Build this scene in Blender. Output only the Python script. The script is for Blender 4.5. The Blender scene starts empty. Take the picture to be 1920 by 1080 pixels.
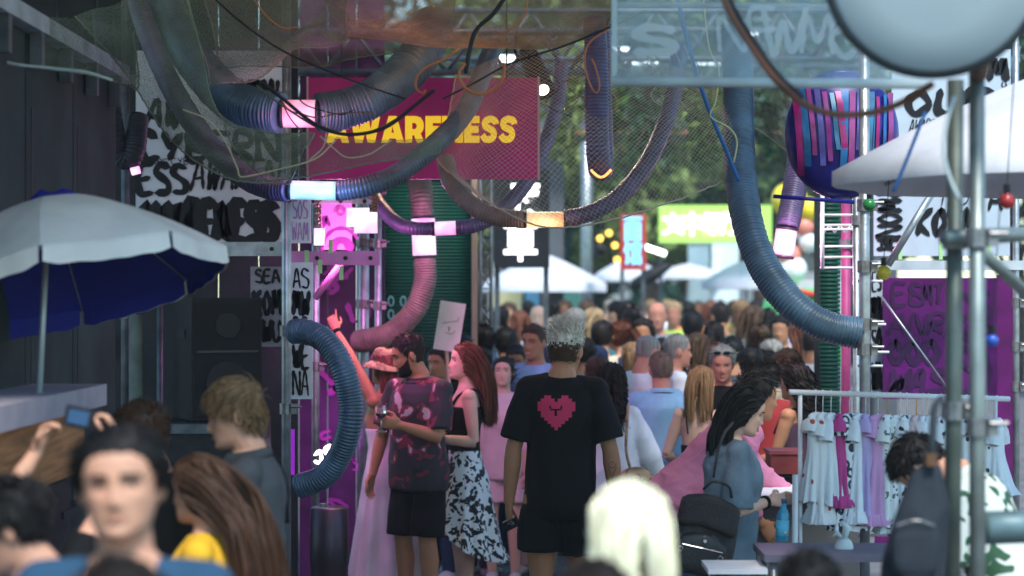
import bpy, bmesh, math, random
import numpy as np
from mathutils import Vector, Matrix, Euler

random.seed(11); RNG = np.random.default_rng(11)
SC = bpy.context.scene
COL = SC.collection
R = math.radians

# ------------------------------------------------------------------ camera, sky, sun, exposure
CZ = 1.93; F = 73.4 / 36 * 1920
cam_data = bpy.data.cameras.new('camera'); cam = bpy.data.objects.new('camera', cam_data); COL.objects.link(cam)
cam.location = (0, 0, CZ); cam.rotation_euler = (R(90.293), 0, 0)
cam_data.lens = 73.4; cam_data.sensor_width = 36; cam_data.clip_start = 0.1; cam_data.clip_end = 600
cam_data.dof.use_dof = True; cam_data.dof.focus_distance = 10.4; cam_data.dof.aperture_fstop = 1.8
SC.camera = cam
SUN_EL, SUN_ROT = 55, 166
world = bpy.data.worlds.new('World'); SC.world = world; world.use_nodes = True
wn = world.node_tree.nodes; wl = world.node_tree.links
sky = wn.new('ShaderNodeTexSky'); sky.sky_type = 'NISHITA'; sky.sun_disc = False
sky.sun_elevation = R(SUN_EL); sky.sun_rotation = R(SUN_ROT); sky.air_density = 1.3; sky.dust_density = .4; sky.ozone_density = 4.0
tint = wn.new('ShaderNodeMixRGB'); tint.blend_type = 'MULTIPLY'; tint.inputs[0].default_value = 1; tint.inputs[2].default_value = (.84, 1.0, .98, 1)   # teal dusk air
wl.new(sky.outputs[0], tint.inputs[1]); wl.new(tint.outputs[0], wn['Background'].inputs[0]); wn['Background'].inputs[1].default_value = 0.08
sd = bpy.data.lights.new('sun', 'SUN'); sd.energy = 1.3; sd.angle = R(14); sd.color = (1, .97, .92)
sun = bpy.data.objects.new('sun', sd); COL.objects.link(sun)
_a = R(SUN_ROT); _d = Vector((math.sin(_a) * math.cos(R(SUN_EL)), math.cos(_a) * math.cos(R(SUN_EL)), math.sin(R(SUN_EL))))
sun.rotation_euler = (-_d).to_track_quat('-Z', 'Y').to_euler()
SC.view_settings.view_transform = 'Standard'; SC.view_settings.look = 'None'; SC.view_settings.gamma = 1
SC.view_settings.use_curve_mapping = False
SC.view_settings.exposure = 2.0
SC.cycles.use_denoising = True
SC.cycles.max_bounces = 7; SC.cycles.diffuse_bounces = 3; SC.cycles.glossy_bounces = 3
SC.cycles.transparent_max_bounces = 12; SC.cycles.transmission_bounces = 5
SC.cycles.sample_clamp_indirect = 4.0
SC.cycles.caustics_reflective = False; SC.cycles.caustics_refractive = False

def W(px, py, Y):                      # a point of the place, read off the photograph at the depth Y (metres)
    return Vector(((px - 960) / F * Y, Y, CZ - (py - 560) / F * Y))
def S(n, Y): return n * Y / F          # a length in photograph pixels, in metres at depth Y

# ------------------------------------------------------------------ materials
_M = {}
def mat(name, col, rough=.6, metal=0., var=.12, vs=7., bump=0., bs=60., emit=None, es=0., trans=0., alpha=1., sheen=0., col2=None, coat=0., sss=0., stretch=None):
    if name in _M: return _M[name]
    m = bpy.data.materials.new(name); m.use_nodes = True; nt = m.node_tree; b = nt.nodes['Principled BSDF']
    c = tuple(col) + (1,)
    b.inputs['Specular IOR Level'].default_value = .5 if (metal or trans or coat or rough < .4) else .22
    b.inputs['Roughness'].default_value = rough; b.inputs['Metallic'].default_value = metal
    tc = nt.nodes.new('ShaderNodeTexCoord'); src = tc.outputs['Object']
    if stretch:
        mp = nt.nodes.new('ShaderNodeMapping'); mp.inputs['Scale'].default_value = stretch
        nt.links.new(src, mp.inputs[0]); src = mp.outputs[0]
    if var > 0 or col2:
        nz = nt.nodes.new('ShaderNodeTexNoise'); nz.inputs['Scale'].default_value = vs; nz.inputs['Detail'].default_value = 5
        nt.links.new(src, nz.inputs['Vector'])
        rp = nt.nodes.new('ShaderNodeValToRGB')
        rp.color_ramp.elements[0].position = .32; rp.color_ramp.elements[1].position = .68
        rp.color_ramp.elements[0].color = tuple(max(0, x * (1 - var)) for x in col) + (1,)
        rp.color_ramp.elements[1].color = (tuple(col2) if col2 else tuple(min(1, x * (1 + var)) for x in col)) + (1,)
        nt.links.new(nz.outputs['Fac'], rp.inputs[0]); nt.links.new(rp.outputs[0], b.inputs['Base Color'])
    else: b.inputs['Base Color'].default_value = c
    if bump > 0:
        n2 = nt.nodes.new('ShaderNodeTexNoise'); n2.inputs['Scale'].default_value = bs; n2.inputs['Detail'].default_value = 4
        nt.links.new(src, n2.inputs['Vector'])
        bp = nt.nodes.new('ShaderNodeBump'); bp.inputs['Strength'].default_value = bump; bp.inputs['Distance'].default_value = .01
        nt.links.new(n2.outputs['Fac'], bp.inputs['Height']); nt.links.new(bp.outputs[0], b.inputs['Normal'])
    if emit is not None:
        b.inputs['Emission Color'].default_value = tuple(emit) + (1,); b.inputs['Emission Strength'].default_value = es
        if name.startswith('sleeve') or name == 'box_glow':          # uneven glow of a lamp behind a milky sleeve
            n3 = nt.nodes.new('ShaderNodeTexNoise'); n3.inputs['Scale'].default_value = 9; n3.inputs['Detail'].default_value = 1; nt.links.new(tc.outputs['Object'], n3.inputs['Vector'])
            r3 = nt.nodes.new('ShaderNodeValToRGB'); r3.color_ramp.elements[0].position = .35; r3.color_ramp.elements[1].position = .62
            r3.color_ramp.elements[0].color = tuple(x ** 1.9 * .75 for x in emit) + (1,); r3.color_ramp.elements[1].color = tuple(min(1, x * 1.25) for x in emit) + (1,)
            nt.links.new(n3.outputs['Fac'], r3.inputs[0]); nt.links.new(r3.outputs[0], b.inputs['Emission Color'])
    if trans: b.inputs['Transmission Weight'].default_value = trans
    if alpha < 1: b.inputs['Alpha'].default_value = alpha
    if sheen: b.inputs['Sheen Weight'].default_value = sheen
    if coat: b.inputs['Coat Weight'].default_value = coat; b.inputs['Coat Roughness'].default_value = .15
    if sss: b.inputs['Subsurface Weight'].default_value = sss; b.inputs['Subsurface Radius'].default_value = (.012, .005, .003)
    m.diffuse_color = c; _M[name] = m
    return m

def pattern_mat(name, kind, a, b_, scale=20., thr=.35, c=None, rough=.75, warp=0.):
    """fabric print: kind dots / rings / leopard / blotch / camo"""
    if name in _M: return _M[name]
    m = bpy.data.materials.new(name); m.use_nodes = True; nt = m.node_tree; N = nt.nodes; L = nt.links; p = N['Principled BSDF']
    p.inputs['Roughness'].default_value = rough
    tc = N.new('ShaderNodeTexCoord'); vec = tc.outputs['Object']
    if warp:
        nz = N.new('ShaderNodeTexNoise'); nz.inputs['Scale'].default_value = scale * .8; L.new(vec, nz.inputs['Vector'])
        mx = N.new('ShaderNodeMixRGB'); mx.blend_type = 'LINEAR_LIGHT'; mx.inputs[0].default_value = warp
        L.new(vec, mx.inputs[1]); L.new(nz.outputs['Color'], mx.inputs[2]); vec = mx.outputs[0]
    rp = N.new('ShaderNodeValToRGB'); E = rp.color_ramp.elements; rp.color_ramp.interpolation = 'CONSTANT'
    if kind in ('dots', 'rings', 'leopard'):
        v = N.new('ShaderNodeTexVoronoi'); v.inputs['Scale'].default_value = scale; L.new(vec, v.inputs['Vector']); fac = v.outputs['Distance']
        if kind == 'dots':
            E[0].color = b_ + (1,); E[0].position = 0; E[1].position = thr; E[1].color = a + (1,)
        elif kind == 'rings':
            E[0].color = a + (1,); E[0].position = 0; E[1].position = thr * .5; E[1].color = b_ + (1,)
            e = E.new(thr); e.color = a + (1,)
        else:
            E[0].color = (c or b_) + (1,); E[0].position = 0; E[1].position = thr; E[1].color = a + (1,)
    else:
        v = N.new('ShaderNodeTexNoise'); v.inputs['Scale'].default_value = scale; v.inputs['Detail'].default_value = 2 if kind == 'camo' else 5
        L.new(vec, v.inputs['Vector']); fac = v.outputs['Fac']
        E[0].color = a + (1,); E[0].position = 0; E[1].position = thr; E[1].color = b_ + (1,)
        if c: e = E.new(thr + .07); e.color = c + (1,)
    L.new(fac, rp.inputs[0]); L.new(rp.outputs[0], p.inputs['Base Color'])
    _M[name] = m
    return m

def emis(name, col, strength, base=None):
    strength *= .5
    return mat(name, base or col, .4, var=0, emit=col, es=strength)

# ------------------------------------------------------------------ object helpers
def origin(o):
    v = Vector((0, 0, 0))
    while o: v += o.location; o = o.parent
    return v
def tag(o, label=None, cat=None, group=None, kind=None):
    if label: o['label'] = label
    if cat: o['category'] = cat
    if group: o['group'] = group
    if kind or cat: o['kind'] = kind or 'thing'
    return o
def thing(name, label, cat, loc=(0, 0, 0), group=None, rz=0):
    o = bpy.data.objects.new(name, None); COL.objects.link(o); o.location = loc; o.rotation_euler = (0, 0, rz); o.empty_display_size = .1
    return tag(o, label, cat, group)
def link_mesh(name, me, mats, parent=None):
    o = bpy.data.objects.new(name, me); COL.objects.link(o)
    for m in (mats if isinstance(mats, (list, tuple)) else [mats]): me.materials.append(m)
    if parent: o.parent = parent
    return o
def copy_tree(o, parent=None, first=True):
    c = o.copy(); COL.objects.link(c)
    if parent: c.parent = parent
    for ch in list(o.children): copy_tree(ch, c)
    return c

def frames(P):
    """parallel transport frames along the polyline P (n,3)"""
    n = len(P); T = np.zeros_like(P)
    T[1:-1] = P[2:] - P[:-2]; T[0] = P[1] - P[0]; T[-1] = P[-1] - P[-2]
    T /= np.maximum(np.linalg.norm(T, axis=1, keepdims=True), 1e-9)
    a = np.array([0, 0, 1.]) if abs(T[0][2]) < .9 else np.array([1., 0, 0])
    u = np.cross(a, T[0]); u /= np.linalg.norm(u)
    U = np.zeros_like(P); U[0] = u
    for i in range(1, n):
        u = U[i - 1] - T[i] * np.dot(U[i - 1], T[i]); u /= max(np.linalg.norm(u), 1e-9); U[i] = u
    return T, U, np.cross(T, U)
def catmull(pts, step):
    P = np.array([tuple(p) for p in pts], float)
    if len(P) < 3: 
        n = max(2, int(np.linalg.norm(P[-1] - P[0]) / step) + 1)
        return np.array([P[0] + (P[-1] - P[0]) * t for t in np.linspace(0, 1, n)])
    Q = np.vstack([2 * P[0] - P[1], P, 2 * P[-1] - P[-2]]); out = []
    for i in range(1, len(Q) - 2):
        p0, p1, p2, p3 = Q[i - 1:i + 3]; t = np.linspace(0, 1, 24, endpoint=False)[:, None]
        out.append(.5 * (2 * p1 + (p2 - p0) * t + (2 * p0 - 5 * p1 + 4 * p2 - p3) * t ** 2 + (3 * p1 - p0 - 3 * p2 + p3) * t ** 3))
    D = np.vstack(out + [P[-1:]])
    s = np.concatenate([[0], np.cumsum(np.linalg.norm(np.diff(D, axis=0), axis=1))])
    n = max(2, int(s[-1] / step) + 1); q = np.linspace(0, s[-1], n)
    return np.stack([np.interp(q, s, D[:, k]) for k in range(3)], 1)

class MB:
    def __init__(s): s.v = []; s.f = []; s.m = []; s.n = 0
    def add(s, verts, faces, m=0):
        verts = np.asarray(verts, float).reshape(-1, 3)
        s.v.append(verts); b = s.n
        s.f += [tuple(int(i) + b for i in f) for f in faces]; s.m += [m] * len(faces); s.n += len(verts)
    def box(s, c, size, rot=None, m=0):
        x, y, z = (d / 2 for d in size)
        V = np.array([(-x, -y, -z), (x, -y, -z), (x, y, -z), (-x, y, -z), (-x, -y, z), (x, -y, z), (x, y, z), (-x, y, z)])
        if rot is not None: V = V @ np.array(rot.to_3x3()).T
        s.add(V + np.array(tuple(c)), [(3, 2, 1, 0), (4, 5, 6, 7), (0, 1, 5, 4), (1, 2, 6, 5), (2, 3, 7, 6), (3, 0, 4, 7)], m)
    def rings(s, C, U, V, ra, rb, n, caps=True, m=0):
        k = len(C); a = np.linspace(0, 2 * math.pi, n, endpoint=False)
        ra = np.broadcast_to(np.asarray(ra, float), (k,)); rb = np.broadcast_to(np.asarray(rb, float), (k,))
        P = C[:, None] + U[:, None] * (np.cos(a)[None, :, None] * ra[:, None, None]) + V[:, None] * (np.sin(a)[None, :, None] * rb[:, None, None])
        f = [(i * n + j, i * n + (j + 1) % n, (i + 1) * n + (j + 1) % n, (i + 1) * n + j) for i in range(k - 1) for j in range(n)]
        vs = P.reshape(-1, 3)
        if caps:
            vs = np.vstack([vs, C[:1], C[-1:]]); e = k * n
            f += [(e, (j + 1) % n, j) for j in range(n)] + [(e + 1, (k - 1) * n + j, (k - 1) * n + (j + 1) % n) for j in range(n)]
        s.add(vs, f, m)
    def tube(s, pts, r, n=8, caps=True, m=0, rb=None):
        P = np.array([tuple(p) for p in pts], float); T, U, V = frames(P)
        s.rings(P, U, V, r, r if rb is None else rb, n, caps, m)
    def disc(s, c, r, n=16, axis='y', m=0, depth=.004):
        d = {'x': (1, 0, 0), 'y': (0, 1, 0), 'z': (0, 0, 1)}[axis]; c = np.array(tuple(c), float); d = np.array(d, float)
        s.tube([c - d * depth / 2, c + d * depth / 2], r, n, True, m)
    def sphere(s, c, r, n=12, m=0, sc=(1, 1, 1)):
        k = max(5, n // 2 + 1); t = np.linspace(0, math.pi, k)[1:-1]; C = np.array([(0, 0, math.cos(x)) for x in t])
        q = MB(); q.rings(C, np.tile((1., 0, 0), (len(t), 1)), np.tile((0, 1., 0), (len(t), 1)), np.sin(t), np.sin(t), n, False)
        V = np.vstack([q.v[0], [(0, 0, 1.)], [(0, 0, -1.)]]); e = len(q.v[0]); f = list(q.f)
        f += [(e, j, (j + 1) % n) for j in range(n)] + [(e + 1, (len(t) - 1) * n + (j + 1) % n, (len(t) - 1) * n + j) for j in range(n)]
        s.add(V * r * np.array(sc) + np.array(tuple(c)), f, m)
    def quadgrid(s, G, m=0):
        a, b = G.shape[:2]
        s.add(G.reshape(-1, 3), [(i * b + j, i * b + j + 1, (i + 1) * b + j + 1, (i + 1) * b + j) for i in range(a - 1) for j in range(b - 1)], m)
    def mesh(s, name, off=None):
        me = bpy.data.meshes.new(name); V = np.vstack(s.v)
        if off is not None: V = V - np.array(tuple(off))
        me.from_pydata(V.tolist(), [], s.f)
        return me
    def obj(s, name, mats, parent=None, smooth=False, local=False, loc=None):
        off = None if local else (origin(parent) if parent else loc)
        me = s.mesh(name, off)
        if any(s.m): me.polygons.foreach_set('material_index', s.m)
        if smooth: me.polygons.foreach_set('use_smooth', [True] * len(me.polygons))
        o = link_mesh(name, me, mats, parent)
        if loc is not None and not parent and not local: o.location = loc
        return o

def apply_mods(name, V, Fc, mods):
    me = bpy.data.meshes.new(name); me.from_pydata(np.asarray(V).tolist(), [], Fc)
    o = bpy.data.objects.new('tmp', me); TMP.collection.objects.link(o)
    for kind, kw in mods:
        md = o.modifiers.new(kind, kind)
        for k, v in kw.items(): setattr(md, k, v)
    vl = TMP.view_layers[0]; vl.update(); dg = vl.depsgraph
    res = bpy.data.meshes.new_from_object(o.evaluated_get(dg), depsgraph=dg)
    TMP.collection.objects.unlink(o); bpy.data.objects.remove(o); bpy.data.meshes.remove(me)
    res.name = name
    return res
TMP = bpy.data.scenes.new('tmp_build')

def text_mesh(body, size, bold=0., extrude=.004, align='CENTER', spacing=1., sx=1.):
    cu = bpy.data.curves.new('txt', 'FONT'); cu.body = body; cu.size = size; cu.offset = bold * size; cu.extrude = extrude
    cu.align_x = align; cu.align_y = 'CENTER'; cu.space_character = spacing; cu.resolution_u = 4
    o = bpy.data.objects.new('txt', cu); TMP.collection.objects.link(o); vl = TMP.view_layers[0]; vl.update()
    me = bpy.data.meshes.new_from_object(o.evaluated_get(vl.depsgraph), depsgraph=vl.depsgraph)
    TMP.collection.objects.unlink(o); bpy.data.objects.remove(o)
    n = len(me.vertices); V = np.zeros(n * 3); me.vertices.foreach_get('co', V); V = V.reshape(-1, 3)
    return V * np.array([sx, 1, 1]), [tuple(p.vertices) for p in me.polygons]
def lettering(body, loc, size, m, parent, bold=0., width=None, height=None, name='lettering', rz=0., roll=0., extrude=.004, sx=1.):
    """upright text in the XZ plane facing -Y"""
    V, Fc = text_mesh(body, size, bold, extrude)
    if width: V = V * np.array([width / (np.ptp(V[:, 0]) or 1), 1, 1])
    if height: V = V * np.array([1, height / (np.ptp(V[:, 1]) or 1), 1])
    V = V - np.array([(V[:, 0].max() + V[:, 0].min()) / 2, (V[:, 1].max() + V[:, 1].min()) / 2, 0])
    X = np.stack([V[:, 0], -V[:, 2], V[:, 1]], 1)
    rot = np.array((Matrix.Rotation(rz, 3, 'Z') @ Matrix.Rotation(roll, 3, 'Y')))
    mb = MB(); mb.add(X @ rot.T + np.array(tuple(loc)), Fc)
    return mb.obj(name, m, parent)

# stroke letters (unit box, x 0..1, z 0..1) for brush graffiti
LET = {'A': [[(0, 0), (.45, 1), (1, 0)], [(.2, .35), (.8, .38)]], 'W': [[(0, 1), (.25, 0), (.5, .7), (.75, 0), (1, 1)]],
 'R': [[(0.05, 0), (0.05, 1), (.8, .9), (.8, .6), (.1, .5), (.95, 0)]], 'E': [[(.95, 1), (0.05, .95), (0.05, 0.02), (1, 0)], [(.05, .5), (.8, .52)]],
 'N': [[(0, 0), (0.05, 1), (.95, 0), (1, 1)]], 'S': [[(.95, .9), (.3, 1), (.05, .72), (.9, .4), (.8, .05), (0, .06)]],
 'C': [[(.95, .85), (.4, 1), (.02, .5), (.4, 0), (1, .12)]], 'Y': [[(0, 1), (.45, .5), (1, 1)], [(.8, .8), (.3, 0)]],
 'B': [[(.05, 0), (.05, 1), (.8, .85), (.1, .52), (.95, .3), (.7, .02), (.05, 0)]], 'H': [[(.05, 0), (.05, 1)], [(.05, .5), (.9, .52)], [(.92, 1), (.95, 0)]],
 'K': [[(.05, 0), (.1, 1)], [(.9, 1), (.12, .45), (1, 0)]], 'O': [[(.5, 1), (.05, .55), (.45, 0), (.95, .45), (.5, 1)]],
 'M': [[(0, 0), (.15, 1), (.5, .3), (.85, 1), (1, 0)]], 'F': [[(.9, 1), (.05, .95), (.05, 0)], [(.05, .5), (.7, .5)]],
 'U': [[(.02, 1), (.05, .25), (.5, 0), (.95, .3), (.95, 1)]], 'T': [[(0, .95), (1, 1)], [(.5, .97), (.45, 0)]], 'I': [[(.5, 1), (.45, 0)]],
 'P': [[(.05, 0), (.05, 1), (.85, .9), (.8, .5), (.1, .45)]], '6': [[(.8, 1), (.1, .4), (.45, 0), (.9, .3), (.2, .45)]],
 'D': [[(.05, 0), (.05, 1), (.95, .6), (.8, .15), (.05, 0)]], 'L': [[(.05, 1), (.05, 0), (.9, .05)]], ' ': [], '2': [[(.1, .85), (.6, 1), (.85, .7), (.05, 0), (1, .03)]],
 '@': [[(.5, .5), (.7, .6), (.6, .3), (.3, .4), (.4, .8), (.9, .7), (.7, .1), (.1, .2), (.1, .8), (.5, 1)]]}
def brush(mb, path, w, eps=0., ux=(1, 0, 0), uz=(0, 0, 1), o=(0, 0, 0), nrm=(0, -1, 0), m=0):
    """flat brush stroke: path in (x,z) metres on the plane through o"""
    D = catmull([(x, 0, z) for x, z in path], max(w * .35, .006))[:, [0, 2]]
    T = np.gradient(D, axis=0); T /= np.maximum(np.linalg.norm(T, axis=1, keepdims=True), 1e-9); Nn = np.stack([-T[:, 1], T[:, 0]], 1)
    k = len(D); wob = w * .5 * (1 + .18 * np.sin(np.arange(k) * .7 + random.random() * 6))
    e = np.linspace(-1, 1, k); wob *= np.clip((1 - np.abs(e)) * k / 3 + .55, 0, 1)
    A = D + Nn * wob[:, None]; B = D - Nn * wob[:, None]
    ux, uz, o, nr = (np.array(tuple(q), float) for q in (ux, uz, o, nrm))
    P3 = lambda q: o + q[:, :1] * ux + q[:, 1:] * uz + nr * eps
    c0 = D[:1] - T[:1] * w * .3; c1 = D[-1:] + T[-1:] * w * .3
    V = np.vstack([P3(A), P3(B), P3(c0), P3(c1)])
    mb.add(V, [(i, i + 1, k + i + 1, k + i) for i in range(k - 1)] + [(2 * k, 0, k), (2 * k + 1, 2 * k - 1, k - 1)], m)
def graffiti(mb, word, x, z, w, h, bw, eps0=.003, slant=0., vertical=False, **kw):
    n = len(word); cw = w / n
    for i, ch in enumerate(word):
        for st in LET.get(ch, []):
            pts = []
            for (a, b) in st:
                X = (a * .8 + .1 + random.uniform(-.04, .04)) * cw + i * cw; Z = (b + random.uniform(-.04, .04)) * h
                X += slant * Z
                pts.append((x - Z, z + X) if vertical else (x + X, z + Z))
            brush(mb, pts, bw * random.uniform(.85, 1.15), eps0 + .0002 * (len(mb.v) % 9), **kw)
# ------------------------------------------------------------------ setting
M_asphalt = mat('asphalt', (.13, .125, .13), .85, var=.35, vs=3, bump=.5, bs=120)
mb = MB(); mb.add([(-150, -60, 0), (150, -60, 0), (150, 300, 0), (-150, 300, 0)], [(0, 1, 2, 3)]); tag(mb.obj('ground', M_asphalt), kind='structure')

M_steel = mat('galvanised_steel', (.34, .37, .38), .42, .75, var=.25, vs=14, bump=.15, bs=50)
M_steel_d = mat('weathered_steel', (.09, .10, .11), .5, .6, var=.35, vs=10, bump=.2, bs=50)
M_clamp = mat('clamp_steel', (.22, .22, .22), .5, .8, var=.3, vs=30)
M_black = mat('black_plastic', (.012, .012, .014), .5, var=.3, vs=20, bump=.2, bs=150)
M_dark = mat('dark_panel', (.016, .020, .021), .6, var=.35, vs=4, bump=.2, bs=30)
M_board = mat('white_board', (.62, .63, .66), .6, var=.10, vs=3)
M_ink = mat('black_paint', (.008, .008, .010), .55, var=0)
M_wood = mat('orange_timber', (.42, .17, .06), .6, var=.35, vs=5, stretch=(.6, .6, 9), bump=.3, bs=30)
M_pale_wood = mat('pale_timber', (.42, .30, .20), .65, var=.25, vs=6, stretch=(8, 8, .6), bump=.2, bs=30)
M_white = mat('white_paint', (.72, .72, .72), .45, var=.06)
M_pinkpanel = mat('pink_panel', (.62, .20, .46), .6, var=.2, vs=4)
M_purple = mat('purple_board', (.085, .002, .10), .5, var=.35, vs=4)
M_purple_ink = mat('dark_purple_paint', (.035, .006, .05), .5, var=.2)
M_lilac = mat('lilac_paint', (.33, .20, .40), .5, var=.2)

def scaffold_pole(px, Y, y0, y1, m=None, r=.0242, label='', group='upright scaffold poles', clamps=(), px2=None):
    a, b = W(px, y0, Y), W(px2 if px2 is not None else px, y1, Y); a.z = max(a.z, .002) if y0 < y1 else a.z; b.z = max(b.z, .002)
    t = thing('scaffold_pole', label, 'scaffold pole', b, group)
    mb = MB(); mb.tube([b, a], r, 16); mb.obj('tube', m or M_steel, t, True)
    for cy in clamps:
        f = (cy - y0) / (y1 - y0); c = a.lerp(b, f)
        mb = MB(); mb.tube([c - Vector((0, 0, .028)), c + Vector((0, 0, .028))], r * 1.45, 12); mb.box(c + Vector((r * 1.7, -.01, 0)), (.03, .045, .05)); mb.tube([c + Vector((r * 1.2, -.04, .012)), c + Vector((r * 3.4, -.04, .012))], .007, 6)
        mb.obj('clamp', M_clamp, t, False)
    return t
def pole(name, a, b, r, m, label, cat, group=None, n=12):
    mb = MB(); mb.tube([a, b], r, n); o = mb.obj(name, m, None, True, loc=a); return tag(o, label, cat, group)

# --- left: dark metal stall wall with serving ledge
t = thing('stall_wall', 'dark mesh clad metal wall of the stall behind the blue umbrella', 'wall', (-1.95, 7.7, 0))
ys = [5.2, 6.4, 7.4, 8.3, 9.2, 10.2]
M_meshclad = mat('dark_mesh_cladding', (.022, .036, .033), .8, 0, var=.4, vs=2.5, bump=.5, bs=160)
for a, b in zip(ys, ys[1:]):
    mb = MB(); mb.box((-1.96, (a + b) / 2, 1.50), (.05, b - a - .02, 2.98)); mb.obj('panel', M_meshclad, t)
    for yy in (a + .10,):
        mb = MB(); mb.box((-1.9345, yy, 1.55), (.005, .010, 2.3)); mb.obj('seam_strip', M_black, t)
mb = MB(); mb.box((-1.93, 7.7, 3.03), (.12, 5.0, .07)); mb.obj('top_rail', mat('pale_rail', (.30, .36, .40), .5, .2, var=.3), t)
for yy in np.arange(5.6, 10.1, .55):
    mb = MB(); mb.box((-1.90, yy, 2.93), (.05, .05, .16)); mb.obj('bracket', M_steel_d, t)
t = thing('serving_counter', 'pale serving ledge over orange timber front at the stall', 'counter', (-1.75, 9.5, 0))
mb = MB(); mb.box((-1.78, 7.0, 1.545), (.30, 2.8, .085)); mb.obj('ledge', mat('pale_ledge', (.34, .30, .34), .55, var=.12), t)
for i in range(7):
    mb = MB(); mb.box((-1.80 + .002 * (i % 2), 5.75 + i * .40, 1.37), (.18, .40, .25)); mb.obj('front_board', M_wood, t)
mb = MB(); mb.box((-1.84, 7.0, 1.0), (.12, 2.85, .42)); mb.obj('recess', M_black, t)
for k, (px, py, Y, m) in enumerate(((20, 905, 8.5, 'cup_white'), (6, 930, 8.4, 'cup_white'))):
    p = W(px, py, Y); mb = MB(); mb.tube([p, p + Vector((0, 0, .05)), p + Vector((0, 0, .11))], [.03, .036, .041], 14); tag(mb.obj('paper_cup', M_white, None, True, loc=p), ['white paper cup nearer the umbrella pole at the stall', 'white paper cup farthest left at the picture edge'][k], 'cup')
t = thing('shelf', 'dark shelf under the orange timber front', 'shelf', W(40, 960, 8.6)); p = W(30, 955, 8.5)
mb = MB(); mb.box(p, (.5, .5, .03)); mb.obj('top', M_dark, t); 
for dx in (-.2, .2):
    mb = MB(); mb.box((p.x + dx, p.y, p.z / 2 - .01), (.04, .4, p.z - .02)); mb.obj('leg', M_dark, t)

# --- dark rear wall behind the left side
t = thing('rear_wall', 'dark rear wall behind the graffiti board on the left', 'wall', (-1.6, 12.6, 0))
a, b = W(-120, 560, 12.6), W(560, 560, 12.6)
n = 9
for i in range(n):
    x0 = a.x + (b.x - a.x) * i / n; w = (b.x - a.x) / n
    mb = MB(); mb.box((x0 + w / 2, 12.62, 2.1), (w - .012, .06, 4.2)); mb.obj('panel', M_dark, t)
# notice paper on the wall
p = W(190, 647, 12.5); mb = MB(); mb.box(p, (.085, .004, .175)); tag(mb.obj('notice_sheet', M_white, None, loc=p), 'small white paper notice on the dark rear wall', 'notice')

def board(name, label, cat, x0, x1, y0, y1, Y, m, th=.02):
    a, b = W(x0, y0, Y), W(x1, y1, Y); c = (a + b) / 2
    t = thing(name, label, cat, c); mb = MB(); mb.box(c, (b.x - a.x, th, a.z - b.z)); mb.obj('board', m, t); return t
def scribble(t, Y, items, m, name='lettering', th=.012):
    """items: (word, px_left, py_bottom, width_px, height_px, brush_px, slant)"""
    for it in items:
        mb = MB()
        w, x, y, wp, hp, bp = it[:6]; p = W(x, y, Y); vert = len(it) > 7 and it[7]
        graffiti(mb, w, 0, 0, S(wp, Y), S(hp, Y), S(bp, Y), th + .002 + .0006 * items.index(it), it[6] if len(it) > 6 else 0, vert, o=p)
        mb.obj(name, m, t)

t = board('graffiti_board', 'white board with thick black CYBERNESS lettering behind the blue umbrella', 'graffiti board', 255, 532, 95, 458, 12.3, M_board)
scribble(t, 12.3, [('AW', 268, 238, 70, 50, 11, .2), ('CYBERN', 256, 300, 270, 50, 14), ('ESS', 258, 364, 96, 55, 12), ('AWAREN', 356, 356, 165, 55, 7, .15), ('CYBER', 320, 308, 60, 12, 2), ('AWARE', 262, 310, 55, 12, 2), ('HUMAN', 430, 190, 90, 40, 8, .1)], M_ink)
scribble(t, 12.3, [('AWARENESS', 258, 450, 262, 68, 24, .05)], M_ink, 'bold_lettering', .013)
for i in range(7):
    pass
# white strip boards by the post
t = board('graffiti_strip', 'narrow white graffiti board lit pink below the blue hose lamp', 'graffiti board', 543, 583, 368, 456, 11.0, M_board)
scribble(t, 11.0, [('SOS', 548, 410, 30, 34, 2.5), ('WAM', 547, 450, 32, 34, 2)], M_lilac)
t = board('graffiti_strip', 'tall narrow white graffiti board behind the hose loop', 'graffiti board', 545, 586, 492, 748, 11.0, M_board)
scribble(t, 11.0, [('AS', 549, 540, 32, 36, 4), ('MW', 549, 590, 32, 44, 7), ('RS', 549, 640, 32, 44, 5), ('WE', 549, 690, 32, 44, 6), ('NA', 549, 740, 32, 44, 4)], M_ink)
t = board('graffiti_strip', 'grey graffiti board beside the black loudspeaker', 'graffiti board', 470, 532, 500, 650, 11.9, mat('grey_board', (.30, .28, .32), .6, var=.2))
scribble(t, 11.9, [('SEA', 478, 530, 48, 24, 5), ('KOM', 474, 590, 54, 45, 9), ('AWU', 474, 640, 54, 40, 8)], M_ink)

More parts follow.
